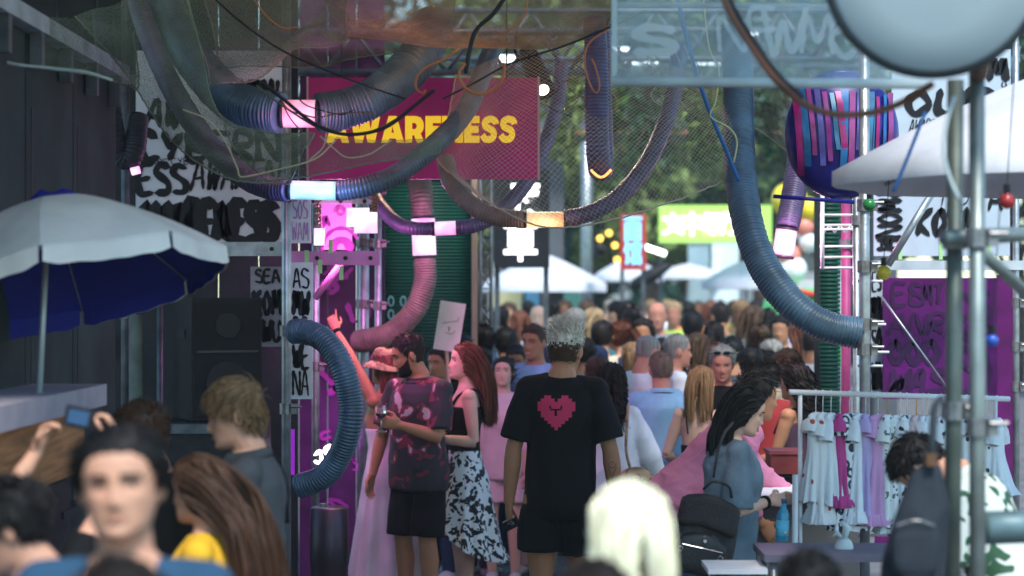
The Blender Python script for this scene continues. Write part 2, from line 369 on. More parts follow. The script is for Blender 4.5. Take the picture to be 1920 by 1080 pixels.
# --- beams of the left tower
for k, (x0, x1, py, Y, r, lb) in enumerate(((200, 545, 467, 11.6, .022, 'grey horizontal scaffold beam under the left graffiti board'), (545, 712, 484, 11.6, .026, 'pink lit horizontal beam under the swirl panel'), (540, 700, 378, 12.4, .016, 'thin pink lit rail at the top of the swirl panel'))):
    a, b = W(x0, py, Y), W(x1, py, Y); t = thing('ledger_beam', lb, 'beam', a, 'horizontal scaffold beams')
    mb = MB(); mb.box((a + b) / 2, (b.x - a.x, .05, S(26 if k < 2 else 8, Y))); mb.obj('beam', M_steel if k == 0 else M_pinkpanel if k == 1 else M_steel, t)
    for f in (.3, .62, .9):
        c = a.lerp(b, f); mb = MB(); mb.tube([c + Vector((0, -.034, 0)), c + Vector((0, -.022, 0))], .012, 10); mb.obj('bolt', M_black, t)
for px, py, Y in ((413, 470, 11.5), (575, 482, 11.5), (620, 462, 11.5), (640, 512, 11.5), (600, 500, 11.5)):
    p = W(px, py, Y); mb = MB(); mb.box(p, (.022, .012, .075)); tag(mb.obj('strap_tag', mat('lime_tape', (.35, .60, .25), .6, var=.1), None, loc=p), {413: 'lime green tape strip on the grey scaffold beam', 575: 'leftmost pale tape strip on the pink beam', 620: 'pale tape strip above the pink beam', 640: 'pale tape strip hanging below the pink beam', 600: 'small tape strip between the strip board and swirl panel'}[px], 'tape strip', 'tape strips tied to the beams')
scaffold_pole(235, 11.8, -60, 1300, M_steel_d, label='upright scaffold pole beside the dark stall wall', clamps=(165, 325, 640))
scaffold_pole(537, 10.75, -60, 1300, M_steel, label='grey upright scaffold pole between loudspeaker and hose loop', clamps=(380, 640, 790))
scaffold_pole(592, 13.2, 250, 1300, M_steel, label='upright scaffold pole left of the swirl panel', clamps=(486, 770))
scaffold_pole(682, 13.7, 250, 1300, M_steel, r=.035, label='thick upright pole under the white pink light box', clamps=(500, 640))
scaffold_pole(709, 13.5, 250, 1300, M_steel, r=.022, label='slim upright pole against the green shutter', clamps=(380, 500, 640))
scaffold_pole(300, 12.0, 560, 1300, M_steel_d, r=.018, label='thin pole left of the black loudspeaker')
scaffold_pole(255, 11.5, 590, 1300, mat('sage_post', (.10, .12, .10), .7, var=.3), r=.038, label='thick dull green post below the umbrella rim')
# pink lit stage interior
t = thing('stage_backdrop', 'dark purple stage backdrop lit magenta between the poles', 'backdrop', W(650, 700, 14.3))
a, b = W(560, 300, 14.3), W(722, 1150, 14.3)
for i in range(3):
    w = (b.x - a.x) / 3; mb = MB(); mb.box((a.x + w * (i + .5), 14.32, 2.0), (w - .008, .04, 4.0)); mb.obj('panel', mat('plum_panel', (.075, .018, .075), .55, var=.4, vs=5), t)
for i in range(26):
    mb = MB(); p = W(random.uniform(575, 712), random.uniform(480, 1000), 14.3); pts = [(0, 0)]
    for _ in range(3): pts.append((pts[-1][0] + random.uniform(-.08, .08), pts[-1][1] + random.uniform(-.07, .07)))
    brush(mb, pts, random.uniform(.015, .05), .022 + .0003 * i, o=p)
    mb.obj('painted_stroke', mat('magenta_paint', (.42, .05, .34), .5, var=.2), t)
t = board('swirl_panel', 'pink panel with painted swirl and purple arch', 'painted panel', 602, 660, 376, 468, 12.7, mat('light_pink_panel', (.66, .30, .52), .55, var=.1))
mb = MB(); p = W(640, 470, 12.7)
brush(mb, [(S(-36 * math.cos(a), 12.7), S(42 * math.sin(a), 12.7)) for a in np.linspace(0, 2.6, 12)], S(7, 12.7), .0125, o=p)
brush(mb, [(S(-17 * math.cos(a), 12.7), S(20 * math.sin(a), 12.7)) for a in np.linspace(0, 3.1, 10)], S(16, 12.7), .0128, o=p)
q = W(638, 395, 12.7)
brush(mb, [(S((3 + a) * math.cos(a * 2), 12.7), S((3 + a) * math.sin(a * 2), 12.7)) for a in np.linspace(0, 8, 40)], S(2, 12.7), .0131, o=q)
brush(mb, [(S(-30, 12.7), S(-30, 12.7)), (S(-28, 12.7), S(-12, 12.7)), (S(-20, 12.7), S(-28, 12.7))], S(9, 12.7), .0134, o=q)
mb.obj('swirl', mat('violet_paint', (.20, .02, .20), .5, var=.1), t)
# diagonal pink brace, chains
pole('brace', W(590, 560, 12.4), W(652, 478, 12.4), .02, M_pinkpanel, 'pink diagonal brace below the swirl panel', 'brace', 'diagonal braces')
for k, (px, y0, y1) in enumerate(((596, 372, 428), (702, 366, 396))):
    a, b = W(px, y0, 12.0), W(px, y1, 12.0); t = MB(); nn = 9
    for i in range(nn):
        c = a.lerp(b, (i + .5) / nn); L = (a.z - b.z) / nn * .62; ph = [(math.cos(u) * .017, 0, math.sin(u) * L) if i % 2 == 0 else (0, math.cos(u) * .017, math.sin(u) * L) for u in np.linspace(0, 2 * math.pi, 13)]
        t.tube([c + Vector(q) for q in ph], .006, 6)
    tag(t.obj('chain', mat('brass_chain', (.28, .20, .10), .4, .7, var=.2), None, True, loc=a), ['brass chain above the small glowing box', 'brass chain beside the big glowing light box'][k], 'chain')

# --- green roller shutter container
t = thing('green_container', 'dark green container with ribbed roller shutter behind the crowd', 'container', W(800, 1000, 15.3))
a, b = W(716, 320, 15.3), W(886, 320, 15.3); top = a.z
M_green = mat('green_shutter', (.006, .062, .042), .45, var=.2, vs=3, bump=.1, bs=40)
mb = MB(); mb.box(((a.x + b.x) / 2, 16.3, top / 2), (b.x - a.x - .04, 1.9, top - .02)); mb.obj('box', M_dark, t)
mb = MB(); z = .05
while z < top - .03:
    mb.tube([(a.x + .01, 15.33, z), (b.x - .01, 15.33, z)], .0135, 6); z += .025
sh = mb.obj('shutter_slats', M_green, t, True); sh['kind'] = 'stuff'
for x in (a.x, b.x):
    mb = MB(); mb.box((x, 15.32, top / 2), (.03, .06, top)); mb.obj('guide_rail', M_green, t)
mb = MB(); mb.box(((a.x + b.x) / 2, 15.31, top + .04), (b.x - a.x + .06, .1, .08)); mb.obj('shutter_box', M_green, t)
q = MB()
for px, py in ((733, 565), (733, 590), (756, 565), (758, 592), (733, 612)):
    p = W(px, py, 15.2); ph = [p + Vector((S(5, 15) * math.cos(u), 0, S(9, 15) * math.sin(u))) for u in np.linspace(0, 6.28, 12)]; q.tube(ph, .007, 6)
tag(q.obj('emblem', mat('mint_paint', (.30, .52, .48), .5, var=0), t, True))
mb = MB(); p = W(890, 320, 15.1); mb.box((p.x, p.y, p.z / 2), (.04, .04, p.z)); tag(mb.obj('timber_post', M_pale_wood, None, loc=(p.x, p.y, 0)), 'pale square timber post at the edge of the green shutter', 'post')
# lattice column right of it
def lattice(label, px, wpx, Y, y0, y1, m=M_steel_d, cat='lattice column', group='lattice columns', rung=.14):
    a, b = W(px - wpx / 2, y0, Y), W(px + wpx / 2, y1, Y); b.z = max(0, b.z); w = b.x - a.x
    t = thing('lattice_column', label, cat, ((a.x + b.x) / 2, Y, b.z), group)
    for sx in (a.x, b.x):
        for dy in (0, w):
            mb = MB(); mb.tube([(sx, Y + dy, b.z), (sx, Y + dy, a.z)], .014, 8); mb.obj('chord', m, t, True)
    z = b.z + .05; i = 0
    while z < a.z - rung:
        mb = MB(); mb.tube([(a.x, Y, z), (b.x, Y, z)], .007, 6); mb.tube([(a.x if i % 2 else b.x, Y, z), (b.x if i % 2 else a.x, Y, z + rung)], .006, 6); mb.tube([(a.x, Y + w, z), (b.x, Y + w, z + rung)], .006, 6); mb.obj('web', m, t, True); z += rung; i += 1
    return t
lattice('grey lattice column between timber post and black lit sign', 911, 20, 16.5, 120, 1100)
# --- right side tower
scaffold_pole(1621, 9.7, -60, 1300, M_steel, label='bright upright pole holding the end of the big hose', clamps=(385, 500, 608, 655, 885))
scaffold_pole(1606, 11.5, 340, 1300, M_steel, r=.02, label='thin upright pole just behind the big hose end', clamps=(420,))
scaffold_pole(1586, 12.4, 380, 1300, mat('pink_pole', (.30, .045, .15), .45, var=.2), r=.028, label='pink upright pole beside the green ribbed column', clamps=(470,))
scaffold_pole(1905, 11.6, -60, 1300, M_steel, r=.018, label='slim upright pole at the right picture edge', clamps=(612, 700, 780))
t = thing('green_column', 'green ribbed shutter column beside the pink pole', 'column', W(1560, 1000, 13.4)); a, b = W(1538, 370, 13.4), W(1576, 370, 13.4)
mb = MB(); mb.box(((a.x + b.x) / 2, 13.6, a.z / 2), (b.x - a.x - .02, .3, a.z)); mb.obj('box', M_dark, t); mb = MB(); z = .05
while z < a.z: mb.tube([(a.x, 13.42, z), (b.x, 13.42, z)], .0135, 6); z += .027
o = mb.obj('slats', M_green, t, True); o['kind'] = 'stuff'
for px in (1538, 1598):
    pass
t = thing('truss_ladder', 'aluminium truss ladder above the big hose end', 'truss', W(1570, 500, 12.0), 'lattice columns')
for px in (1542, 1602):
    a, b = W(px, 360, 12.0), W(px, 505, 12.0); mb = MB(); mb.tube([a, b], .012, 8); mb.obj('rail', M_white, t, True)
for py in (403, 422, 430, 462, 482, 502):
    mb = MB(); mb.tube([W(1538, py, 12.0), W(1606, py, 12.0)], .007, 8); mb.obj('rung', M_white, t, True)
mb = MB()
for i in range(6): mb.tube([W(1545 + i * 10, 422 if i % 2 else 437, 12.0), W(1555 + i * 10, 437 if i % 2 else 422, 12.0)], .005, 6)
mb.obj('zigzag', M_white, t, True)
for k, py in enumerate((527, 608, 660, 686, 975, 1003)):
    pole('rung_bar', W(1608, py, 9.75), W(1655 + 6 * (k % 3), py, 9.75), .006, M_white, ['white rung bar just below the yellow ball', 'white rung bar at the top edge of the hose end', 'white rung bar at the bottom edge of the hose end', 'white rung bar just under the hose end', 'white rung bar behind the lowest dress hems', 'lowest white rung bar near the table'][k], 'rung', 'rung bars on the right pole', 8)
t = board('graffiti_board', 'white graffiti board with KOSMOS lettering above the purple board', 'graffiti board', 1638, 1893, 330, 480, 12.3, mat('bluish_board', (.42, .50, .56), .55, var=.06))
scribble(t, 12.3, [('HNOMI', 1690, 470, 120, 46, 8, 0, True), ('KOSM', 1716, 440, 110, 48, 11, .15), ('TAD', 1755, 385, 60, 40, 2.5, .2), ('M', 1650, 470, 24, 24, 7), ('A', 1850, 395, 30, 45, 7), ('I', 1660, 372, 40, 34, 14)], M_ink)
t = board('graffiti_board', 'upper white graffiti board behind the white parasol', 'graffiti board', 1672, 1895, 92, 326, 12.35, mat('bluish_board', (.42, .50, .56)))
scribble(t, 12.35, [('OUR', 1690, 215, 170, 45, 16, .2), ('AWARE16', 1702, 250, 70, 26, 2.5, .2), ('FUT', 1893, 165, 40, 14, 2.5, 0, True), ('M', 1850, 150, 40, 40, 12), ('ES', 1680, 310, 120, 40, 12)], M_ink)
t = board('graffiti_strip', 'narrow black and white graffiti strip beside the purple board', 'graffiti board', 1633, 1654, 500, 745, 12.0, mat('bluish_board', (.42, .50, .56)))
scribble(t, 12.0, [('ES', 1634, 545, 18, 34, 4), ('MA', 1634, 600, 18, 44, 8), ('SO', 1634, 660, 18, 44, 5), ('WA', 1634, 730, 18, 50, 6)], M_ink)
t = board('purple_board', 'glossy purple board covered in dark graffiti behind the dress rack', 'graffiti board', 1655, 1868, 521, 748, 11.9, M_purple)
scribble(t, 11.9, [('ES', 1670, 572, 60, 40, 7), ('EMT', 1705, 570, 65, 36, 7), ('ANR', 1660, 625, 110, 36, 8, .3), ('OOO', 1662, 680, 100, 42, 13), ('WAS', 1660, 735, 110, 40, 12, .3), ('DS', 1790, 600, 70, 55, 10), ('6E', 1800, 640, 60, 30, 5), ('SO', 1795, 735, 65, 80, 10)], M_purple_ink)
t = board('purple_board', 'plain plum coloured board right of the graffiti one', 'board', 1869, 1908, 515, 900, 12.1, mat('plum_board', (.09, .003, .085), .5, var=.3))
t = board('purple_board', 'lower dark purple board beneath the dresses', 'board', 1640, 1868, 790, 1045, 12.1, mat('deep_purple_board', (.10, .003, .10), .5, var=.3))
a, b = W(1636, 495, 11.6), W(1920, 500, 11.6); t = thing('ledger_beam', 'pale grey beam between the white and purple graffiti boards', 'beam', a, 'horizontal scaffold beams')
mb = MB(); mb.box((a + b) / 2, (b.x - a.x, .06, .052)); mb.obj('beam', mat('grey_paint', (.42, .47, .50), .5, var=.15), t)
for px in (1688, 1764, 1855): 
    p = W(px, 470, 11.7); mb = MB(); mb.box(p, (.02, .012, .10)); mb.obj('tape', mat('lime_tape', (.35, .60, .25)), t)
pole('brace', W(1665, 497, 11.3), W(1752, 355, 11.3), .02, M_steel, 'grey diagonal brace in front of the KOSMOS board', 'brace', 'diagonal braces')
pole('brace', W(1652, 555, 11.5), W(1785, 740, 11.5), .006, M_steel, 'thin pale diagonal brace across the purple board', 'brace', 'diagonal braces')

# unseen side screen added beyond the frame to shade the passage
for k, (x, y0, y1, lb) in enumerate(((-3.0, 1.5, 5.2, 'unseen dark screen added left of the passage to shade it'),)):
    t = thing('shade_screen', lb, 'shade_screen', (x, (y0 + y1) / 2, 0)); n = int((y1 - y0) / 1.2)
    for i in range(n):
        w = (y1 - y0) / n; mb = MB(); mb.box((x, y0 + w * (i + .5), 1.6), (.05, w - .01, 3.2)); mb.obj('panel', M_dark, t)
# --- unseen plank deck added just above the frame to keep daylight off the passage
t = thing('shade_deck', 'unseen timber deck added overhead to shade the passage', 'scaffold deck', (0, 7, 4.1))
for i in range(12):
    mb = MB(); mb.box((-3.2 + i * .42, 9.6, 4.1 + .004 * (i % 3)), (.40, 8.6, .05)); mb.obj('plank', M_pale_wood, t)
def roof_truss(label, Y, py0, py1, x0, x1, m=M_steel_d, n=14):
    a, b = W(x0, py0, Y), W(x1, py1, Y); t = thing('roof_truss', label, 'roof truss', a, 'roof trusses over the passage')
    for z in (a.z, b.z):
        mb = MB(); mb.tube([(a.x, Y, z), (b.x, Y, z)], .024, 10); mb.obj('chord', m, t, True)
    for i in range(n):
        u0 = a.x + (b.x - a.x) * i / n; u1 = a.x + (b.x - a.x) * (i + 1) / n; mb = MB(); mb.tube([(u0, Y, a.z if i % 2 else b.z), (u1, Y, b.z if i % 2 else a.z)], .014, 8); mb.obj('web', m, t, True)
roof_truss('steel roof truss just behind the AWARENESS sign', 14.2, 60, 135, 380, 1180)
roof_truss('steel roof truss behind the hanging hoses', 17, 20, 110, 820, 1640)
roof_truss('far steel roof truss before the grey footbridge', 21, 55, 125, 880, 1700)
for k, (px, x2, y1) in enumerate(((740, 850, -40), (1010, 1000, -40), (1180, 1120, -60), (1440, 1290, -60))):
    pole('roof_tube', W(px, 120, 14.0), W(x2, 175, 24.0), .022, M_steel_d, ['leftmost lengthwise roof tube', 'lengthwise roof tube behind the floodlight', 'lengthwise roof tube above the orange rimmed hose', 'rightmost lengthwise roof tube behind the plastic sheet'][k], 'roof tube', 'lengthwise roof tubes')
t = thing('strip_light', 'white strip light glowing above the AWARENESS sign', 'strip light', W(950, 112, 16)); mb = MB(); mb.box(W(950, 112, 16), (.15, .05, .045)); mb.obj('tube', emis('strip_glow', (1, .97, .92), 1.6), t)
mb = MB(); mb.box(W(950, 105, 16.02), (.19, .06, .02)); mb.obj('housing', M_white, t)
# grey footbridge far behind
t = thing('footbridge', 'grey concrete footbridge crossing behind the trusses', 'footbridge', (2, 30, 0))
M_conc = mat('grey_concrete', (.085, .09, .10), .8, var=.2, vs=1.5)
a, b = W(1010, 180, 30), W(1700, 250, 30)
mb = MB(); mb.box(((a.x + b.x) / 2, 30.8, (a.z + b.z) / 2), (b.x - a.x, 1.6, (a.z - b.z))); mb.obj('deck', M_conc, t)
mb = MB(); mb.box(((a.x + b.x) / 2, 29.96, b.z + .02), (b.x - a.x, .08, .05)); mb.obj('edge_strip', mat('rust_strip', (.30, .14, .08), .6, var=.2), t)
mb = MB(); mb.box(((a.x + b.x) / 2, 29.96, a.z - .04), (b.x - a.x, .06, .06)); mb.obj('edge_rail', M_steel, t)
for i in range(9):
    x = a.x + (b.x - a.x) * i / 8; mb = MB(); mb.box((x, 29.97, a.z + .35), (.05, .05, .62)); mb.obj('post', M_steel_d, t)
for x in (a.x + .2, b.x - .2):
    mb = MB(); mb.box((x, 30.8, b.z / 2), (.35, .5, b.z)); mb.obj('pier', M_conc, t)
for k, (x0, x1, py) in enumerate(((1165, 1235, 118), (1300, 1350, 122), (1150, 1180, 92), (1390, 1420, 64), (1190, 1240, 152))):
    c = W((x0 + x1) / 2, py, 24); mb = MB(); mb.box(c, (S(x1 - x0, 24), .06, .04)); tag(mb.obj('strip_light', emis('strip_glow_cool', (.8, .95, 1), 2.2), None, loc=c), 'small cool strip light under the far roof ' + ['above the orange rimmed hose', 'above the wide hose bend', 'near the plastic sheet edge', 'high behind the plastic sheet', 'just over the footbridge'][k], 'strip light', 'cool strip lights under the far roof')

# --- trees behind
M_bark = mat('bark', (.09, .065, .05), .9, var=.4, vs=8, bump=.6, bs=20)
def leaf_mat(n, c): return mat('leaves_' + n, c, .6, var=.5, vs=1.2)
def tree(label, px, Y, h, r, tone, z0=None, n=4200, leaf=.16, seed=1, gap=.0):
    rng = np.random.default_rng(seed); x = (px - 960) / F * Y; t = thing('leafy_tree', label, 'tree', (x, Y, 0), 'trees beyond the market')
    zc = h * .62; mb = MB(); 
    mb.tube([(x, Y, -.1), (x + .1, Y, h * .25), (x - .05, Y + .1, h * .5), (x, Y, h * .8)], [.24, .18, .13, .05], 10)
    limbs = []
    for i in range(9):
        a = rng.uniform(0, 6.28); e = np.array([x + math.cos(a) * r * .7, Y + math.sin(a) * r * .7, rng.uniform(h * .4, h * .85)]); s0 = np.array([x, Y, h * rng.uniform(.22, .5)])
        mid = (s0 + e) / 2 + np.array([0, 0, .3]); mb.tube([s0, mid, e], [.08, .05, .02], 7); limbs.append(e)
    mb.obj('trunk', M_bark, t, True)
    cl = np.array([[x + rng.normal() * r * .5, Y + rng.normal() * r * .5, h * rng.uniform(.30, .98)] for _ in range(30)]); sz = rng.uniform(.28, .55, 30) * r * .75
    ci = rng.integers(0, 30, n); d = rng.normal(size=(n, 3)); d /= np.linalg.norm(d, axis=1, keepdims=True)
    P = cl[ci] + d * (sz[ci] * rng.uniform(.45, 1., n) ** .5)[:, None] * np.array([1, 1, .75])
    u = rng.normal(size=(n, 3)); u /= np.linalg.norm(u, axis=1, keepdims=True); w = np.cross(u, rng.normal(size=(n, 3))); w /= np.linalg.norm(w, axis=1, keepdims=True)
    l = leaf * rng.uniform(.6, 1.4, (n, 1)); V = np.stack([P - u * l, P + w * l * .55, P + u * l, P - w * l * .55], 1).reshape(-1, 3)
    q = MB(); q.add(V, [(4 * i, 4 * i + 1, 4 * i + 2, 4 * i + 3) for i in range(n)]); o = q.obj('crown', leaf_mat(tone, {'mid': (.055, .10, .025), 'deep': (.025, .07, .035), 'pale': (.11, .15, .04), 'teal': (.02, .08, .055)}[tone]), t)
    return t
tree('pale green tree left of the hanging hose bend', 1010, 44, 9.5, 2.2, 'pale', seed=2)
tree('mid green tree behind the orange hose lamp', 1120, 52, 10.5, 2.6, 'mid', seed=3)
tree('pale green tree above the red sign', 1215, 42, 8.6, 2.0, 'pale', seed=4)
tree('deep green tree above the green sign', 1345, 50, 10, 2.5, 'deep', seed=5)
tree('teal tinted tree behind the big hose', 1420, 58, 12, 3.0, 'teal', seed=6)
tree('mid green tree behind the yellow balloon', 1540, 50, 10.5, 2.8, 'mid', seed=7)
tree('pale green tree beyond the footbridge', 1275, 62, 9, 2.8, 'pale', seed=11, n=4600)
tree('deep green tree behind the spiky haired man and the orange lamp', 1050, 66, 11, 3.0, 'deep', seed=12, n=4600)
tree('mid green tree far behind the foil decoration', 1600, 60, 12, 3.2, 'mid', seed=13)
for k, (px, Y, h, r, tn) in enumerate(((950, 74, 13, 3.4, 'teal'), (1100, 78, 14, 3.6, 'mid'), (1230, 76, 13, 3.6, 'teal'), (1360, 74, 14, 3.6, 'mid'), (1480, 78, 14, 3.8, 'teal'))): tree(['teal tree at the far end above the black lit sign', 'mid green tree at the far end behind the orange hose lamp', 'teal tree at the far end above the red sign', 'mid green tree at the far end above the green sign', 'teal tree at the far end behind the yellow balloon'][k], px, Y, h, r, tn, seed=20 + k, n=4600, leaf=.24)
tree('tall deep green tree showing through the nets left of the sign', 600, 50, 14, 3.4, 'deep', seed=31, n=4600)
tree('tall teal tree behind the sign', 780, 54, 15, 3.6, 'teal', seed=32, n=4600)
tree('tall deep green tree above the footbridge', 1200, 58, 15, 3.4, 'deep', seed=33, n=4600)
tree('low teal green tree between the white parasol and red sign', 1075, 48, 5.0, 1.7, 'teal', seed=8, n=3000)
tree('deep green tree behind the green container', 900, 60, 12, 3.2, 'deep', seed=9)
for k, (px, y0, L_, w_) in enumerate(((1165, 150, 120, 40), (1215, 170, 150, 46), (1290, 160, 110, 50), (1330, 185, 130, 40), (1440, 160, 140, 44), (1060, 165, 130, 36))):
    rng = np.random.default_rng(60 + k); t = thing('hanging_vine', ['thin hanging vine leftmost of those behind the U shaped hose', 'long hanging vine above the red sign', 'broad hanging vine left of the blue cable', 'hanging vine just left of the big hose', 'hanging vine right of the big hose', 'hanging vine left of the U shaped hose'][k], 'hanging plant', W(px, y0, 20), 'vines hanging from the far trusses')
    mb = MB(); st = []
    for q_ in range(6):
        a_ = W(px + rng.uniform(-w_, w_), y0 - 20, 20 + rng.uniform(-.3, .3)); e_ = W(px + rng.uniform(-w_, w_), y0 + L_ * rng.uniform(.5, 1), 20 + rng.uniform(-.3, .3)); P_ = catmull([a_, a_.lerp(e_, .5) + Vector((rng.uniform(-.1, .1), 0, 0)), e_], .06); st.append(P_); mb.tube(P_, .008, 5)
    mb.obj('stems', M_bark, t); P_ = np.vstack(st); P_ = P_[rng.integers(0, len(P_), 520)] + rng.normal(size=(520, 3)) * .06; u_ = rng.normal(size=(520, 3)) * .035; v_ = rng.normal(size=(520, 3)) * .022
    mb = MB(); mb.add(np.stack([P_ - u_, P_ + v_, P_ + u_, P_ - v_], 1).reshape(-1, 3), [(4 * i, 4 * i + 1, 4 * i + 2, 4 * i + 3) for i in range(520)]); mb.obj('foliage', leaf_mat(['mid', 'deep', 'pale'][k % 3], (.05, .09, .03)), t)
for k, (px, Y, h, r, tn) in enumerate(((1900, 44, 9, 2.6, 'deep'), (2200, 40, 8.5, 2.6, 'mid'), (2550, 36, 8, 2.5, 'teal'), (2950, 34, 8.5, 2.6, 'deep'), (-200, 44, 10, 3, 'deep'), (250, 52, 11, 3.2, 'teal'))): tree(['deep green tree outside the picture just right of the white parasol', 'mid green tree farther right outside the picture', 'teal tree second from the right outside the picture', 'deep green tree farthest right outside the picture', 'deep green tree behind the stall wall far left', 'teal tree behind the left graffiti board'][k], px, Y, h, r, tn, seed=40 + k, n=3000, leaf=.2)
# pale far facade
t = thing('far_building', 'pale blurred building closing the far end of the market', 'building', (4, 85, 0)); M_fac = mat('pale_facade', (.55, .58, .58), .8, var=.12, vs=.5)
mb = MB(); mb.box((3.5, 88, 2.6), (24, 5, 5.2)); mb.obj('wall', M_fac, t)
M_gl = mat('window_glass', (.05, .07, .08), .1, .0, var=.1)
for i in range(12):
    for j in range(1):
        x = -7 + i * 1.9; mb = MB(); mb.box((x, 85.46, 3.6), (1.1, .10, 1.4)); fr = mb.obj('window', M_white, t); q = MB(); q.box((x, 85.42, 3.6), (.9, .06, 1.2)); q.obj('pane', M_gl, fr)
mb = MB(); mb.box((3.5, 88, 5.3), (24.6, 5.6, .2)); mb.obj('roof', M_conc, t)
# far stalls, parasols, signs
M_canvas = mat('white_canvas', (.58, .59, .63), .8, var=.06, bump=.2, bs=30)
def parasol(label, px, py_edge, py_top, wpx, Y, m=M_canvas, tilt=0., n=8, group='white parasols down the market', val=.12):
    c = W(px, py_edge, Y); r = S(wpx, Y) / 2; h = S(py_edge - py_top, Y); t = thing('parasol', label, 'parasol', (c.x, Y, 0), group)
    mb = MB(); mb.tube([(c.x, Y, 0), (c.x, Y, c.z + h)], .025, 10); mb.obj('pole', M_white, t, True)
    G = []
    for i in range(9):
        s = i / 8; ring = []
        for j in range(n * 4 + 1):
            a = j / (n * 4) * 2 * math.pi; sc = 1 - .07 * (1 - abs(math.cos(a * n / 2))) ** .8
            ring.append((c.x + math.cos(a) * r * s * sc, Y + math.sin(a) * r * s * sc, c.z + h * (1 - s ** 1.25) - (0)))
        G.append(ring)
    G.append([(x, y, z - val) for x, y, z in G[-1]])
    mb = MB(); mb.quadgrid(np.array(G)); mb.obj('canopy', m, t, True)
    for j in range(n):
        a = j / n * 2 * math.pi; mb = MB(); mb.tube([(c.x, Y, c.z + h - .04), (c.x + math.cos(a) * r * .97, Y + math.sin(a) * r * .97, c.z - .01)], .010, 6); mb.obj('rib', M_steel, t)
    return t
parasol('wide white parasol under the black lit sign', 1020, 532, 476, 235, 30)
parasol('small white parasol below the red sign', 1180, 515, 482, 130, 36)
parasol('white parasol beside the big hose', 1400, 528, 487, 170, 32)
parasol('pale parasol under the green sign', 1290, 512, 494, 130, 40)
t = thing('closed_umbrella', 'dark closed umbrella slanting under the red sign', 'umbrella', W(1190, 535, 30)); a, b = W(1182, 538, 30), W(1262, 494, 30); v = b - a
mb = MB(); mb.tube([a, a + v * .1, a + v * .5, a + v * .9, b], [.02, .08, .11, .05, .01], 10); mb.obj('cloth', M_black, t, True); mb = MB(); mb.tube([a - v * .25, a + v * .02], .012, 8); mb.obj('handle', M_black, t, True)
def lit_sign(label, x0, x1, y0, y1, Y, mbg, glyphs, mg, post=True, ck=1.0):
    a, b = W(x0, y0, Y), W(x1, y1, Y); c = (a + b) / 2; t = thing('shop_sign', label, 'sign', c); mb = MB(); mb.box(c, (b.x - a.x, .12, a.z - b.z)); mb.obj('panel', mbg, t)
    for ch, px, py, wp, hp in glyphs:
        p = W(px, py, Y); p.y -= .068; lettering(ch, p, 1, mg, t, .02, S(wp, Y), S(hp, Y), 'glyph', extrude=.006)
    for x in ((a.x + .03, b.x - .03) if post else ()):
        mb = MB(); mb.box((x, Y + .09, b.z / 2 + .2), (.05, .05, b.z + .4)); mb.obj('post', M_steel_d, t)
    return t
lit_sign('black sign with glowing white characters under the nets', 926, 1030, 318, 502, 20, M_black, (('\u591c', 985, 370, 58, 66), ('\u8349', 976, 452, 62, 76)), emis('sign_white', (1, 1, .97), 1.6))
lit_sign('red sign with glowing blue characters', 1163, 1211, 402, 506, 28, mat('red_panel', (.42, .045, .03), .5, var=.1), (('\u9762', 1186, 430, 34, 46), ('\u9986', 1186, 474, 34, 46)), emis('sign_blue', (.18, .60, 1.0), .7))
lit_sign('long green sign with glowing white characters', 1236, 1446, 385, 455, 32, mat('lime_panel', (.30, .50, .10), .5, var=.08, emit=(.3, .55, .12), es=.5), (('\u6587', 1262, 420, 42, 40), ('\u4e2d', 1297, 420, 40, 44), ('\u9910', 1333, 420, 40, 42), ('\u5385', 1370, 420, 40, 42)), emis('sign_white', (1, 1, .97), 4.5))
# stalls under the signs
for k, (x0, x1, y0, y1, Y, c, lb) in enumerate(((925, 978, 545, 640, 33, (.55, .48, .25), 'pale yellow stall panel below the wide white parasol'), (985, 1020, 545, 640, 34, (.05, .16, .26), 'blue stall panel below the wide white parasol'), (1050, 1100, 545, 640, 34, (.08, .22, .18), 'teal stall panel right of the glowing screen'), (1335, 1385, 455, 520, 40, (.62, .72, .74), 'pale banner under the green sign'), (1290, 1330, 460, 520, 41, (.30, .42, .46), 'grey blue banner under the green sign'))):
    a, b = W(x0, y0, Y), W(x1, y1, Y); b.z = 0; c0 = (a + b) / 2; t = thing('market_banner', lb, 'panel', (c0.x, Y, 0)); mb = MB(); mb.box(c0, (b.x - a.x, .06, a.z)); mb.obj('panel', mat('stall_%d' % k, c, .7, var=.2, vs=2), t); mb = MB(); mb.box((c0.x, Y, a.z + .02), (b.x - a.x + .06, .09, .035)); mb.obj('frame', M_steel, t)
t = thing('light_screen', 'glowing white screen under the wide white parasol', 'screen', W(1037, 552, 31)); mb = MB(); mb.box(W(1037, 553, 31), (S(24, 31), .05, S(36, 31))); mb.obj('screen', emis('screen_glow', (.95, .85, 1), 4), t); mb = MB(); mb.box(W(1037, 575, 31), (S(28, 31), .09, .04)); mb.obj('frame', M_black, t); mb = MB(); p = W(1037, 575, 31); mb.box((p.x, 31, p.z / 2), (.06, .06, p.z - .02)); mb.obj('stand', M_black, t)
t = thing('tube_lamp', 'slanted glowing tube lamp right of the red sign', 'lamp', W(1225, 468, 29)); mb = MB(); mb.tube([W(1207, 462, 29), W(1248, 476, 29)], .035, 10); mb.obj('tube', emis('tube_glow', (1, .98, .9), 3.5), t, True); mb = MB(); mb.tube([W(1207, 462, 29.05), W(1208, 420, 29.05)], .01, 6); mb.obj('hanger', M_black, t)
